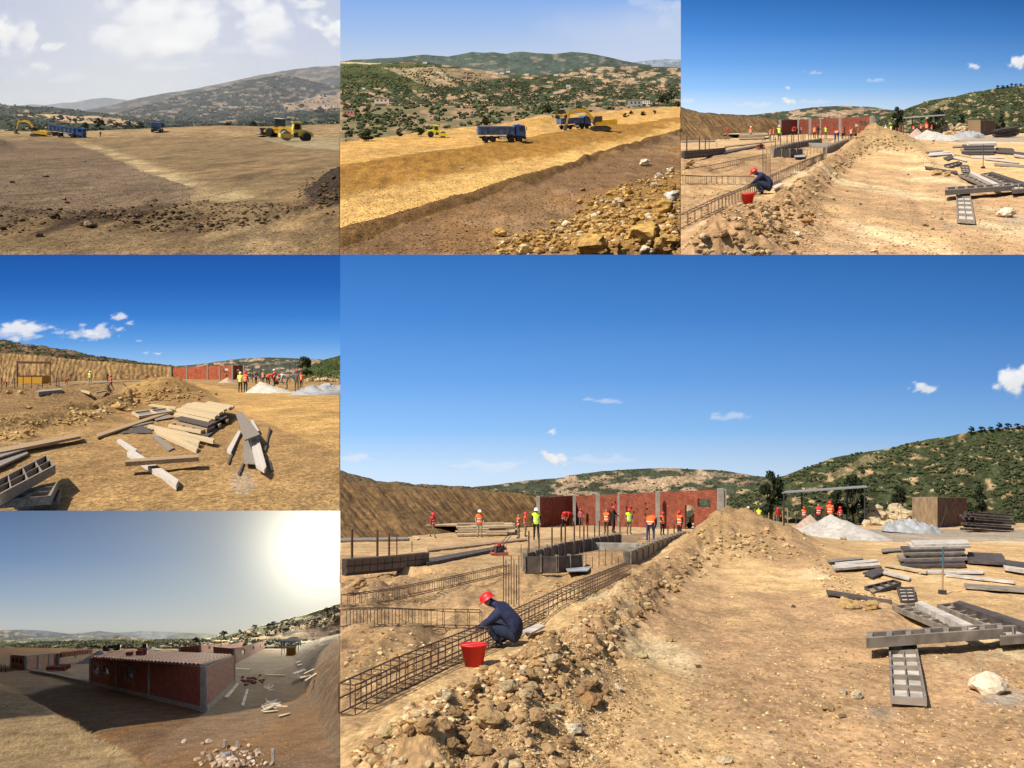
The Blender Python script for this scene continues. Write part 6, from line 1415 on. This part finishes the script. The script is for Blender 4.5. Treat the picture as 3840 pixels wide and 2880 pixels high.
for k, (x0, y0, x1, y1) in enumerate(((1120, 1082, 1340, 1128), (1185, 1058, 1420, 1100), (1250, 1040, 1470, 1072))):
    slab(P, 'bearer', [(x0, y0), (x0+18, y0-7), (x1+14, y1-8), (x1, y1+2)], .12, wood_mid, ORD[k]+' brown bearer from the front in the big stack', 'bearer', 'stack bearers', .06)
slab(P, 'shutter_sheet', [(1125, 1060), (1290, 1015), (1475, 1045), (1345, 1110)], .04, wood_dark, 'dark sheet in the middle of the big stack', 'sheet', None, .22)
for k, (x0, y0, x1, y1) in enumerate(((1126, 1030, 1352, 1078), (1140, 1000, 1392, 1048), (1172, 984, 1420, 1026), (1200, 968, 1450, 1006), (1235, 962, 1480, 994), (1330, 958, 1500, 990))):
    slab(P, 'pale_plank', [(x0, y0), (x0+24, y0-9), (x1+20, y1-12), (x1, y1+2)], .1, wood_pale, ORD[k]+' pale plank from the front on the big stack', 'plank', 'pale stack planks', .3 if k else .18)
tray(P, [(852, 1018), (1080, 990), (1120, 1012), (900, 1046)], .1, 2, 1, wood_pale, mat('grey_sheet_metal', (.2, .2, .2), .5), 'pale framed grey panel left of the big stack', None, .03, .1)
tray(P, [(1090, 1100), (1300, 1140), (1400, 1100), (1200, 1066)], .1, 3, 1, wood_pale, wood_dark, 'framed panel under the big stack', None, .06, .08)
tray(P, [(-60, 1480), (298, 1296), (360, 1362), (-60, 1582)], .14, 4, 2, wood_grey, wood_dark, 'uppermost tipped shuttering panel at the corner', None, .3, .06)
tray(P, [(-60, 1590), (272, 1490), (374, 1468), (330, 1560)], .12, 3, 2, wood_grey, wood_dark, 'middle tipped shuttering panel at the corner', None, .16, .06)
tray(P, [(90, 1596), (300, 1560), (396, 1512), (378, 1592)], .12, 3, 2, wood_grey, wood_dark, 'lowest tipped shuttering panel at the corner', None, .03, .06)
for k, (x, y, w) in enumerate(((770, 1000, 90), (885, 960, 62), (690, 1030, 60), (520, 1075, 52), (590, 1055, 46), (640, 1020, 40), (185, 1000, 46), (60, 905, 56), (130, 900, 44), (300, 1085, 36), (170, 1165, 60), (540, 1040, 50), (480, 1025, 44), (1010, 945, 40), (1160, 935, 44), (960, 900, 40))):
    rock(P, x, y, w, soil('clod_golden', u*.3, 1, .3, .8, 1.0), [(.42, .27, .10), (.36, .22, .09), (.48, .34, .16)][k % 3], ORD[k]+' largest clod of the golden ridges', 'ridge clods')
r2 = np.random.default_rng(5); bulk = []
for k in range(240):
    x, y = (1040+r2.normal()*130, 915+r2.normal()*28) if k % 2 else (lambda t: (float(np.interp(t, [0, .5, 1], [0, 480, 850])+r2.normal()*40), float(np.interp(t, [0, .5, 1], [1180, 1065, 950])+r2.normal()*22)))(r2.uniform())
    bulk.append((x, y, r2.uniform(12, 36), [(.42, .27, .10), (.36, .22, .09), (.48, .34, .16), (.3, .18, .07)][k % 4]))
rocks_stuff(P, bulk, soil('clod_golden', u*.3), 'clods in the golden heap and ridge')
tree(P, 1985, 806, 142, 130, 'green tree beside the shed', (0.035, 0.055, 0.015), .12, 2, float(P.y(809)))
for k in range(14):
    x = 1950+k*17; pole(P, 'fence_stake', x, 838+k % 2*3, 770+(k*31) % 23, 4, wood_mid, ORD[k]+' stake from the shed in the right fence', 'stake', 'yard fence stakes', None, x+(k*29) % 9-4)
for k, (x, y, w) in enumerate(((2010, 822, 60), (2060, 822, 50), (2110, 824, 64), (2160, 824, 56))): rock(P, x, y, w, soil('clod_golden', u*.3), (.5, .38, .2), ORD[k]+' boulder from the shed behind the sheeting', 'yard boulders')

# ================================================================== brick building in the shade (bottom left picture)
P = P5; W_ = P.where; u = P.unit
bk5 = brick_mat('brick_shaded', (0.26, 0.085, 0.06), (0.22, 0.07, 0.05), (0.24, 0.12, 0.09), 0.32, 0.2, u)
mortar_m = mat('mortar', (0.30, 0.17, 0.13), .95, 0, .3, 2/u); brk = mat('fired_brick', (0.33, 0.092, 0.06), .9, 0, .35, 3/u, .2)
tile_m = mat('clay_tile', (0.42, 0.12, 0.065), .8, 0, .35, 2.2/u, .2); conc5 = mat('grey_column_concrete', (.33, .30, .27), .9, 0, .3, 4/u)
A = P.G(585, 1118, 0, True); C = P.G(1322, 1296, 0, True); B = P.G(1508, 1112, 0, True)
r = empty('brick_house', 'large red brick house with tiled roof, '+W_, 'house', None, Matrix.Translation(C))
hA, hC, hB = 2.92, 3.2, 3.12
wins = [(612, 643, 1.33, 2.3), (672, 708, 1.3, 2.27), (820, 866, 1.35, 2.36)]
holes = [(s_at(A, C, float(P.u(a))), s_at(A, C, float(P.u(b))), z0, z1) for a, b, z0, z1 in wins]
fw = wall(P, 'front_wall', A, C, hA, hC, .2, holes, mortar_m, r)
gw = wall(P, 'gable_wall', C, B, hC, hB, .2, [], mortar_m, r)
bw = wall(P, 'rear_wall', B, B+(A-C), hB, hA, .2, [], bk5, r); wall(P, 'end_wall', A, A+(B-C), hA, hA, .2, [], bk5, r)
for s0, s1, z0, z1 in holes:                                          # frames round the openings
    d = Vector((C.x-A.x, C.y-A.y, 0)); L = d.length; mb = MB(); t = .135*u; g = .04*u; sl = (C.z-A.z)
    xa, xb = s0*L, s1*L
    for (x0, x1, za, zb) in ((xa-g, xa, z0*u-g, z1*u+g), (xb, xb+g, z0*u-g, z1*u+g), (xa, xb, z1*u, z1*u+g*1.6), (xa, xb, z0*u-g*1.4, z0*u)):
        mb.hexa([(x, y, z+sl*(s0+s1)/2) for x, y, z in ((x0, -t, za), (x1, -t, za), (x1, t, za), (x0, t, za), (x0, -t, zb), (x1, -t, zb), (x1, t, zb), (x0, t, zb))])
    o = mb.build('window_frame', conc5, fw)
def brick_rows(A, B, hA, hB, n, rows, z0, holes, single, parent):
    d = Vector((B.x-A.x, B.y-A.y, 0)); L = d.length; sl = B.z-A.z; bw_ = L/n; out = MB(); t = .1*u; pr = .022*u; gap = .012*u
    for j in range(rows):
        for i in range(-1, n):
            s0 = max((i+(.5 if j % 2 else 0))/n, 0); s1 = min((i+1+(.5 if j % 2 else 0))/n, 1)
            if s1-s0 < .15/n: continue
            m = (s0+s1)/2; h = hA+(hB-hA)*m; ch = (h-z0)/rows; za, zb = z0+ch*j, z0+ch*(j+1)
            if any(s1 > a-.002 and s0 < b+.002 and zb > c-.1 and za < e+.15 for a, b, c, e in holes): continue
            jit = pr*(.7+.5*((i*37+j*17) % 10)/10)
            p = [(s0*L+gap, -t-jit, za*u+gap*.8+sl*s0), (s1*L-gap, -t-jit, za*u+gap*.8+sl*s1), (s1*L-gap, -t+.004*u, za*u+gap*.8+sl*s1), (s0*L+gap, -t+.004*u, za*u+gap*.8+sl*s0)]
            q = [(x, y, z+(zb-za)*u-gap*1.6) for x, y, z in p]
            if single: MB().hexa(p+q).build('brick', brk, parent)
            else: out.hexa(p+q)
    if not single: o = out.build('bricks', brk, parent); o['kind'] = 'stuff'
brick_rows(A, C, hA-.02, hC-.02, 44, 14, .36, holes, False, fw)
brick_rows(C, B, hC-.02, hB-.02, 13, 14, .36, [], True, gw)
def strip(A, B, z0a, z1a, t, name, m, parent, ext=0.0):
    d = Vector((B.x-A.x, B.y-A.y, 0)).normalized(); o = wall(P, name, A-d*ext*u, B+d*ext*u, z1a, z1a, t, [], m, parent, z0a); return o
strip(A, C, -.15, .36, .30, 'concrete_plinth', conc5, r, .05); strip(C, B, -.15, .36, .30, 'concrete_plinth', conc5, r, .04)
for x, yb, yt, w in ((586, 1120, 950, 15), (748, 1160, 968, 14), (966, 1212, 985, 18), (1312, 1298, 1002, 30), (1507, 1116, 935, 14)): column(P, r, x, yb, yt, w, conc5)
FL, FR, BR, BL = [P.G(x, y, 3.22, True) for x, y in ((592, 946), (1300, 998), (1494, 932), (868, 904))]
slab_m = MB(); up = Vector((0, 0, .1*u)); q = [v-C for v in (FL, FR, BR, BL)]
slab_m.hexa([v-up*.9 for v in q]+[v for v in q]).build('roof_slab', conc5, r)
ro = MB(); rf = empty('roof', None, None); rf.parent = r
nc, nr_ = 34, 8; bl = lambda s, t: (q[0]*(1-s)+q[1]*s)*(1-t)+(q[3]*(1-s)+q[2]*s)*t
for i in range(nc):
    for j in range(nr_):
        vs = []
        for t in (j/nr_-(.03 if j == 0 else .012), (j+1)/nr_):
            for k in range(6):
                a = math.pi*k/5; s = (i+.5)/nc-math.cos(a)*.44/nc
                vs.append(bl(s, t)+Vector((0, 0, (.03+.13*math.sin(a)+(.02 if t < (j+.5)/nr_ else 0))*u)))
        n = 6; fs = [(k, k+1, k+1+n, k+n) for k in range(5)]+[(0, 5, 4, 3, 2, 1)]
        MB().add(vs, fs).build('roof_tile', tile_m, rf)
for s, t, k in ((.28, .25, 0), (.36, .3, 1), (.37, .36, 2)):
    p = bl(s, t)+C+Vector((0, 0, .18*u)); o = MB().box(-.3*u, .3*u, -.2*u, .2*u, 0, (.3+.15*k)*u).build('brick_stack', brk); o.location = p; tag(o, ('low', 'middle', 'tall')[k]+' stack of bricks left on the tiled roof, '+W_, 'bricks')
def shell(P, name, a, c, b, ha, hc, hb, label, wl=(), wr=(), roof=None):
    A, C, B = [P.G(x, y, 0, True) for x, y in (a, c, b)]; f = lambda pt, h: h/P.pxm(pt[1])
    HA, HC, HB = f(a, ha), f(c, hc), f(b, hb); r = empty(name, label+', '+P.where, 'building', None, Matrix.Translation(C))
    wall(P, 'side_wall', A, C, HA, HC, .2, [(s, s+w, .45*HC, .78*HC) for s, w in wl], bk5, r); wall(P, 'side_wall', C, B, HC, HB, .2, [(s, s+w, .4*HC, .75*HC) for s, w in wr], bk5, r)
    wall(P, 'side_wall', B, B+(A-C), HB, HA, .2, [], bk5, r); wall(P, 'side_wall', A, A+(B-C), HA, HA, .2, [], bk5, r)
    for pt, h in ((a, ha), (c, hc), (b, hb)): column(P, r, pt[0], pt[1]+1, pt[1]-h-3, 10, conc5)
    n = 3
    for k in range(1, n):
        p = C.lerp(B, k/n); h = HC+(HB-HC)*k/n; o = MB().box(-.15*u, .15*u, -.16*u, .16*u, 0, h*u*1.02).build('concrete_column', conc5, r); setw(o, Matrix.Translation(p))
    if roof:
        pts = [A+Vector((0, 0, HA*u)), C+Vector((0, 0, HC*u)), B+Vector((0, 0, HB*u)), A+(B-C)+Vector((0, 0, HA*u))]
        MB().hexa([v-C for v in pts]+[v-C+Vector((0, 0, .15*u)) for v in pts]).build('roof', roof, r)
    return r
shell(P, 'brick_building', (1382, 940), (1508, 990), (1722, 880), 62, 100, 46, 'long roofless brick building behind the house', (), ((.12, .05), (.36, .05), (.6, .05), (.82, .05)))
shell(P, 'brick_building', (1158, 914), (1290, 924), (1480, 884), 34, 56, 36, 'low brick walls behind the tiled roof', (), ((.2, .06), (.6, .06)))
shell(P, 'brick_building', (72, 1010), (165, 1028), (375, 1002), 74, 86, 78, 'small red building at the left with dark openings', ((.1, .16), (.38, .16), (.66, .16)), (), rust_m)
gm5 = soil('gravel_heap_grey', u*.35, 1, .3, .5, 1.0)
cone_heap(P, 'gravel_heap', (500, 760, 982), (640, 902), gm5, 'grey gravel heap behind the house', 'heap', (.36, .32, .28), 4)
cone_heap(P, 'gravel_heap', (900, 1040, 906), (960, 872), gm5, 'pale gravel heap by the yellow digger', 'heap', (.45, .4, .33), 6)
inst('backhoe', backhoe, P.M(925, 907, 17, math.radians(190)), 'yellow backhoe loader behind the tiled roof, '+W_)
inst('pickup', lambda: pickup(mat('dark_grey_paint', (.06, .065, .08), .4)), P.M(1117, 886, 14, math.radians(5)), 'dark pickup parked on the site road, '+W_)
inst('pickup_white', lambda: pickup(white_m), P.M(1265, 884, 15, math.radians(-70)), 'white pickup facing the site, '+W_)
inst('truck_dark', lambda: dump_truck(darksteel, darksteel), P.M(722, 904, 12, math.radians(185)), 'dark tipper truck beyond the gravel, '+W_)
# slab edge left of the house, sand pad, stored bricks
strip(P.G(200, 1040, 0, True), P.G(375, 1072, 0, True), 0, .35, .3, 'kerb', conc5, None); tag(bpy.data.objects['kerb'], 'grey footing running left from the house, '+W_, 'footing')
o = strip(P.G(375, 1074, 0, True), P.G(585, 1122, 0, True), 0, .35, .3, 'kerb', conc5, None); tag(o, 'grey footing meeting the house corner, '+W_, 'footing')
for k, (x, y, w) in enumerate(((345, 1028, 80), (415, 1018, 70), (400, 1032, 50))):
    p = P.G(x, y); kk = P.sx*K*p.y; m = MB()
    for j in range(3):
        for i in range(4): m.box((-w/2+i*w/4+1)*kk, (-w/2+(i+1)*w/4-1)*kk, -.4*u, .4*u, j*.21*u, (j*.21+.2)*u)
    o = m.build('brick_stack', brk); o.location = p; tag(o, ORD[k]+' low stack of red bricks left of the house, '+W_, 'bricks')
for k in range(12):
    x = 392+k*17; p = P.G(x, 946-k*2.2); o = MB()
    for j in range(3): o.box(-.55*u, .55*u, -.5*u, .5*u, j*.36*u, (j*.36+.33)*u)
    o = o.build('brick_pallet', brk); o.location = p; tag(o, ORD[k]+' pallet of red bricks from the left in the row, '+W_, 'bricks', 'brick pallets')
for k, (x, y, h) in enumerate(((486, 955, 42), (8, 1040, 48), (35, 1042, 50), (812, 892, 18))):
    person(P, x, y, h, 'stand', k*70, 'red', 'dark', 'orange', 'red', ('worker in orange by the brick pallets', 'worker in orange at the far left edge', 'worker in orange beside the left building', 'distant worker on the site road')[k])
# kiosk under a canopy
p = P.G(1875, 934, 0, True); kk = K*p.y; kx = P.sx*kk; kz = P.sy*kk
cn = empty('canopy', 'metal canopy on thin posts by the bank, '+W_, 'canopy', None, Matrix.Translation(p))
for x, y in ((-58, 0), (50, 0), (-50, 1.2*u), (56, 1.2*u)): MB().tube((x*kx, y, 0), (x*kx, y, 92*kz), 2*kx, None, 6).build('post', white_m, cn)
MB().box(-64*kx, 60*kx, -.3*u, 1.6*u, 92*kz, 97*kz).build('roof', white_m, cn)
kb = empty('orange_tank', 'orange water tank in a cage under the canopy, '+W_, 'tank', None, Matrix.Translation(p)); MB().box(-28*kx, 28*kx, 0, 1.0*u, 4*kz, 48*kz).build('body', mat('orange_tank_plastic', (.55, .26, .03), .5), kb); MB().box(-30*kx, 30*kx, -.05*u, 1.05*u, 48*kz, 54*kz).build('lid', white_m, kb); MB().box(-34*kx, 34*kx, -.1*u, 1.1*u, 0, 4*kz).build('base', wood_grey, kb)
for k, (q_, mm, lb) in enumerate((([(1905, 975), (1945, 962), (1948, 968), (1910, 982)], wood_ash, 'pale board below the canopy'), ([(1915, 990), (1950, 984), (1953, 990), (1920, 997)], wood_ash, 'second pale board below the canopy'), ([(1880, 1048), (1965, 1018), (1975, 1024), (1900, 1055)], wood_ash, 'wide pale board at the foot of the bank'), ([(1930, 1072), (2000, 1054), (2005, 1062), (1940, 1078)], wood_ash, 'pale board beside the wide pale board'), ([(1965, 1092), (2110, 996), (2114, 1000), (1972, 1096)], wood_pale, 'long pole lying on the bank'), ([(1958, 1048), (2088, 984), (2090, 988), (1962, 1052)], wood_pale, 'second pole lying on the bank'), ([(1708, 1052), (1838, 1056), (1838, 1064), (1710, 1060)], wood_mid, 'plank on the ground right of the brick building'), ([(1508, 1012), (1612, 1018), (1612, 1026), (1508, 1020)], wood_pale, 'pale plank at the brick building corner'), ([(1555, 1252), (1590, 1148), (1604, 1150), (1572, 1258)], wood_ash, 'pale plank lying beside the house gable'), ([(1446, 1200), (1528, 1112), (1540, 1116), (1470, 1206)], wood_ash, 'pale boards against the gable foot'), ([(1795, 1318), (1868, 1302), (1872, 1308), (1800, 1325)], wood_pale, 'pale stick right of the stick heap'), ([(1692, 1292), (1790, 1284), (1792, 1290), (1696, 1300)], wood_pale, 'pale stick below the stick heap'))):
    slab(P, 'board', q_, .06, mm, lb, 'board', None, .04 if k not in (4, 5, 2, 3) else .5)
r2 = np.random.default_rng(9)
def sticks(cx, cy, n, L, sp, label):
    for k in range(n):
        a = r2.uniform(0, 3.14); x = cx+r2.normal()*sp; y = cy+r2.normal()*sp*.5; dx, dy = math.cos(a)*L, math.sin(a)*L*.45
        plank(P, x-dx, y-dy, x+dx, y+dy, 6, .04, wood_pale if k % 3 else wood_ash, label, 'sticks'+label[label.index(' in '):], .02+.03*(k % 4), 'stick', 'stick')
sticks(1752, 1248, 22, 36, 26, 'pale stick in the heap right of the house'); sticks(1722, 1140, 10, 16, 18, 'short stick in the small far heap')
for k in range(26):
    p = P.G(1625+r2.normal()*34, 1098+r2.normal()*14); o = MB().box(-.15*u, .15*u, -.1*u, .1*u, 0, .2*u).build('loose_brick', brk); o.location = p; o.rotation_euler = (0, 0, r2.uniform(0, 3)); tag(o, 'loose brick in the spill beside the gable, '+W_, 'brick', 'loose bricks')
for k, (x, yb, yt, xt) in enumerate(((1445, 1532, 1478, 1448), (1524, 1540, 1490, 1530), (1762, 1618, 1535, 1758))):
    p = P.G(x, yb); kk = K*p.y; w = 9*P.sx*kk; o = MB().hexa([(-w, -w, 0), (w, -w, 0), (w, w, 0), (-w, w, 0)]+[(a*w+(xt-x)*P.sx*kk, b*w, (yb-yt)*P.sy*kk) for a, b in ((-1, -1), (1, -1), (1, 1), (-1, 1))]).build('concrete_stub', conc5); o.location = p; tag(o, ('left', 'middle', 'right')[k]+' concrete stub standing in the rubble, '+W_, 'stub')
bulk = []
for k in range(150):
    x = 1480+r2.normal()*110; y = 1605+r2.normal()*38
    if y > 1655: y = 1655-r2.uniform(0, 40)
    bulk.append((x, y, r2.uniform(14, 50), [(.40, .28, .18), (.34, .22, .14), (.5, .4, .3), (.28, .2, .14)][k % 4]))
rocks_stuff(P, bulk, soil('rubble_brown', u*.3, 1, .3, .6, 1.0), 'stones in the rubble pit at the bottom')
cone_heap(P, 'plastic_sheeting', (1385, 1530, 1640), (1450, 1560), sheet_m, 'crumpled grey plastic in the rubble pit', 'sheeting', (.4, .4, .4), 3, .6)
for k, (x, yb, h, w) in enumerate(((1440, 812, 38, 64), (1265, 858, 40, 62), (1645, 764, 28, 54), (1755, 746, 32, 70), (1548, 786, 22, 28))):
    tree(P, x, yb, h, w, ORD[k]+' dark round tree on the sunny skyline', (.03, .038, .018), .15, k, hill_at(P, 3, x, yb)*.998 if k != 1 else 77.0, 'skyline trees by the sun')
# dry straw on the near bank
r3 = np.random.default_rng(12); n = 6500; px = r3.uniform(-200, 900, n*3); qq = r3.uniform(1120, 1790, n*3)
blx = interp([(-400, 1010), (0, 1105), (250, 1225), (420, 1330), (600, 1480), (760, 1580), (900, 1680), (1100, 1850)], px); dd = qq-blx
ok = (dd > 110+60*(fbm(px/60, qq/60, 4, 3)-.5)) & (fbm(px/45, qq/30, 5, 3) > .38); px, qq = px[ok][:n], qq[ok][:n]; n = len(px)
x, y, z = P.surf(px, qq); L = r3.uniform(.06, .26, n)*u; a = r3.normal(0.4, .9, n); lean = r3.uniform(.9, 1.45, n)
b0 = np.stack([x, y, z], 1); tip = b0+np.stack([np.cos(a)*np.sin(lean)*L, np.sin(a)*np.sin(lean)*L, np.cos(lean)*L], 1); wv = np.stack([np.ones(n)*.006*u*1.6, 0*x, 0*x], 1)
V = np.stack([b0-wv, b0+wv, tip], 1).reshape(-1, 3); F = np.arange(n*3).reshape(-1, 3)
tag(link(bpy.data.objects.new('dry_grass', npmesh('dry_grass', V, F, soil('straw', u, 1, .3, .1), False, np.repeat(np.array([[.36, .26, .13]])*r3.uniform(.6, 1.2, n)[:, None], 3, 0)))), 'dry straw grass on the near bank, '+W_, kind='stuff')

# ================================================================== hazy earthworks (top left picture)
P = P1; W_ = P.where
inst('truck', dump_truck, P.M(440, 896, 24.3, math.radians(2)), 'blue tipper truck beside the excavator, '+W_)
inst('truck', dump_truck, P.M(1023, 860, 22, math.radians(-75), True, 0, 19440), 'dark truck coming head on in the distance, '+W_)
inst('excavator', excavator, P.M(252, 893, 20.5, math.radians(178)), 'yellow excavator at the left edge, '+W_)
inst('loader', wheel_loader, P.M(1815, 889, 33.5, math.radians(170), True, 0, 18230), 'yellow wheel loader with raised cab behind the roller, '+W_)
inst('roller_pale', lambda: roller(yellow_p), P.M(1928, 917, 40, math.radians(205)), 'pale yellow road roller before the loader, '+W_)
person(P, 653, 894, 43, 'stand', 10, 'dark', 'dark', None, None, 'lone dark figure on the graded field')
sm1b = soil('clod_dusty', P.unit*.3, 1, .3, .8, 1.0)
for k, (x, y, w, c_) in enumerate(((1160, 1425, 62, (.26, .19, .12)), (880, 1450, 54, (.13, .085, .05)), (590, 1478, 84, (.2, .14, .09)), (1000, 1310, 46, (.2, .13, .08)), (420, 1300, 36, (.2, .14, .1)), (995, 1500, 34, (.06, .04, .03)), (1300, 1480, 50, (.1, .065, .04)), (250, 1540, 60, (.1, .065, .04)), (545, 1055, 26, (.16, .13, .12)), (300, 1150, 36, (.2, .13, .09)), (80, 1190, 40, (.18, .12, .09)))):
    rock(P, x, y, w, sm1b, c_, ('pale pointed rock in the dark ridge', 'dark clod left of the pale rock', 'flat brown rock at the ridge foot', 'brown clod above the ridge', 'small clod on the left ground', 'black clod at the ridge foot', 'dark clod right of the pale rock', 'dark clod at the lower left', 'grey stone by the far track', 'brown clod mid left', 'brown clod at the left edge')[k])
r2 = np.random.default_rng(3); bulk = []
for k in range(150):
    x, y = (r2.uniform(0, 1800), 1420+r2.normal()*32) if k % 3 else (2130+r2.normal()*60, 1290+r2.normal()*45)
    if y < 1345 and x > 2000: y = 1345-abs(1345-y)
    bulk.append((x, y, r2.uniform(16, 48), [(.12, .075, .042), (.16, .1, .055), (.08, .052, .032)][k % 3]))
rocks_stuff(P, bulk, sm1b, 'dark clods in ridge and heap')
for k, (x, yb, h, w) in enumerate(((645, 850, 78, 86), (392, 790, 44, 60), (720, 812, 34, 40), (840, 835, 46, 60), (490, 800, 30, 34), (1960, 700, 26, 34), (560, 845, 46, 60), (910, 840, 50, 64), (760, 840, 44, 56), (1480, 838, 40, 70), (1650, 838, 44, 66), (2080, 735, 44, 70))):
    tree(P, x, yb, h, w, ORD[k]+' largest dark tree behind the field', (.03, .042, .02), .15, k % 4, hill_at(P, 1, x, yb)*.999, 'trees behind the field')

# ================================================================== ochre terraces (top middle picture)
P = P2; W_ = P.where
inst('truck', dump_truck, P.M(1048, 922, 34.5, math.radians(9)), 'blue dump truck driving alone across the ochre ground, '+W_)
inst('truck', dump_truck, P.M(1518, 838, 25, math.radians(28)), 'dusty blue truck being loaded behind the excavator, '+W_)
inst('excavator', excavator, P.M(1690, 850, 31, math.radians(183)), 'orange yellow excavator loading a truck, '+W_)
inst('loader', wheel_loader, P.M(1440, 776, 19, math.radians(175)), 'small yellow loader behind the loaded truck, '+W_)
inst('roller_lime', lambda: roller(lime_m), P.M(624, 892, 25.5, math.radians(4)), 'lime yellow road roller on the lower terrace, '+W_)
cm2 = soil('clod_ochre', P.unit*.5, 1, .3, .9, 1.0)
for k, (x, y, w, c_, lb) in enumerate(((1050, 1535, 106, (.42, .25, .08), 'lone brown boulder at the bottom'), (1270, 1545, 64, (.33, .19, .07), 'brown clod right of the lone boulder'), (1195, 1648, 112, (.56, .42, .2), 'flat yellow rock at the bottom edge'), (1040, 1655, 70, (.5, .34, .12), 'ochre clod at the bottom edge'), (1985, 1078, 88, (.62, .54, .4), 'pale angular rock upper right'), (2078, 1162, 80, (.52, .44, .32), 'round pale rock below the angular rock'), (2138, 1118, 62, (.6, .52, .4), 'pale rock near the right edge'), (2150, 1305, 120, (.6, .56, .5), 'whitish slab rock at the right edge'), (1760, 1268, 74, (.44, .27, .08), 'ochre clod at the heap corner'), (1866, 1262, 84, (.46, .29, .09), 'cracked ochre clod in the heap'), (1560, 1325, 62, (.42, .26, .09), 'ochre clod on the brown flat'), (1382, 1455, 50, (.46, .3, .1), 'small round ochre clod'), (1810, 1340, 100, (.5, .4, .26), 'tan boulder mid heap'), (2100, 1395, 180, (.44, .26, .08), 'huge ochre clod at the right'), (1660, 1640, 260, (.46, .28, .09), 'largest cracked ochre clod at the bottom'), (1990, 1560, 240, (.43, .26, .08), 'second largest ochre clod at the bottom right'), (1500, 1500, 90, (.4, .24, .08), 'ochre clod above the largest clod'), (1640, 1420, 74, (.52, .42, .28), 'tan stone mid heap'), (1910, 1440, 90, (.45, .3, .11), 'ochre clod under the huge clod'), (2130, 1620, 200, (.42, .25, .08), 'ochre clod in the bottom right corner'), (1575, 1240, 44, (.3, .18, .08), 'small brown clod by the survey peg'), (790, 1098, 22, (.5, .4, .26), 'pale stone on the bright band'), (2050, 1215, 60, (.5, .42, .3), 'pale stone above the heap'), (1440, 1600, 70, (.38, .23, .08), 'brown clod left of the largest clod'))):
    rock(P, x, y, w, cm2, c_, lb)
r2 = np.random.default_rng(8); bulk = []
for k in range(210):
    x = r2.uniform(1250, 2200); lo = np.interp(x, [1250, 1500, 1800, 2200], [1560, 1440, 1280, 1200]); y = r2.uniform(lo, 1652)
    bulk.append((x, y, r2.uniform(20, 84), [(.42, .25, .08), (.36, .21, .06), (.46, .29, .1), (.3, .17, .06), (.5, .4, .26)][k % 5]))
rocks_stuff(P, bulk, cm2, 'ochre clods in the corner heap')
pole(P, 'survey_peg', 1507, 1286, 1258, 4, white_m, 'thin pale survey peg on the brown flat', 'peg')
for k, (x, yb, h, w) in enumerate(((945, 812, 48, 86), (185, 915, 62, 150), (510, 886, 56, 110), (385, 884, 44, 70), (1355, 738, 50, 90), (668, 782, 36, 50), (770, 762, 30, 54), (540, 778, 36, 70), (1890, 745, 26, 40), (1855, 765, 30, 50), (2040, 742, 26, 40), (1970, 750, 24, 56), (2100, 668, 44, 100), (2150, 660, 80, 70), (2190, 700, 40, 60), (310, 800, 40, 80), (150, 805, 44, 90), (60, 880, 30, 60), (880, 720, 34, 50), (480, 740, 36, 60))):
    yd_ = float(P.y(yb)) if yb > interp(cA, x)-60 and yb > 702 else hill_at(P, 0, x, yb)
    tree(P, x, yb, h, w, ORD[k]+' largest olive tree near the site edge', (.07, .085, .038) if k % 2 else (.055, .07, .03), .06, 4+k % 4, min(yd_, 1945) if yb > 702 else yd_, 'olive trees near the site')
def farmhouse(px, py, w, h, m, label):
    yd_ = hill_at(P, 0, px, py) if py < 700 else float(P.y(py)); k = K*yd_; p = Vector((float(P.u(px))*yd_, yd_, float(P.v(py))*yd_)); W2 = w*P.sx*k/2; H2 = h*P.sy*k
    r = empty('farmhouse', label+', '+W_, 'house', None, Matrix.Translation(p)); MB().box(-W2, W2, -W2*.4, W2*.4, -H2*.3, H2).build('wall', m, r); MB().box(-W2*1.04, W2*1.04, -W2*.44, W2*.44, H2, H2*1.12).build('roof', concrete_m, r)
    for i in range(3): MB().box(-W2*.7+i*W2*.55, -W2*.45+i*W2*.55, -W2*.41, -W2*.38, H2*.35, H2*.75).build('window', glass_m, r)
pk = mat('pale_render', (.5, .36, .28), .9); bkr = mat('farm_brick', (.38, .14, .09), .9)
farmhouse(272, 672, 96, 24, pk, 'pinkish unfinished farmhouse on the left slope'); farmhouse(58, 752, 72, 28, bkr, 'red brick hut at the left edge'); farmhouse(1915, 690, 90, 32, concrete_m, 'grey farmhouse beyond the excavator'); farmhouse(1988, 678, 46, 22, mat('cream_render', (.6, .52, .35), .9), 'cream hut beside the grey farmhouse')
for k, (x, y) in enumerate(((1010, 482), (1050, 480), (1400, 492), (1210, 488), (550, 412), (1090, 470), (1480, 562), (150, 580))): farmhouse(x, y, 26, 9, white_m, ORD[k]+' tiny pale building in the distant valley')

# haze: the air in front of the far hills of the top left picture
hx = MB().box(-36500, -4300, 21250, 39900, 2500, 26000)
vm = bpy.data.materials.new('haze'); vm.use_nodes = True; n_ = vm.node_tree.nodes; n_.remove(n_['Principled BSDF'])
pv = n_.new('ShaderNodeVolumePrincipled'); pv.inputs['Color'].default_value = (0.93, 0.95, 1.0, 1); pv.inputs['Density'].default_value = 4.0e-5
vm.node_tree.links.new(pv.outputs[0], n_['Material Output'].inputs['Volume'])
tag(hx.build('haze', vm), 'thin dusty haze over the far hills, top left picture', kind='stuff')
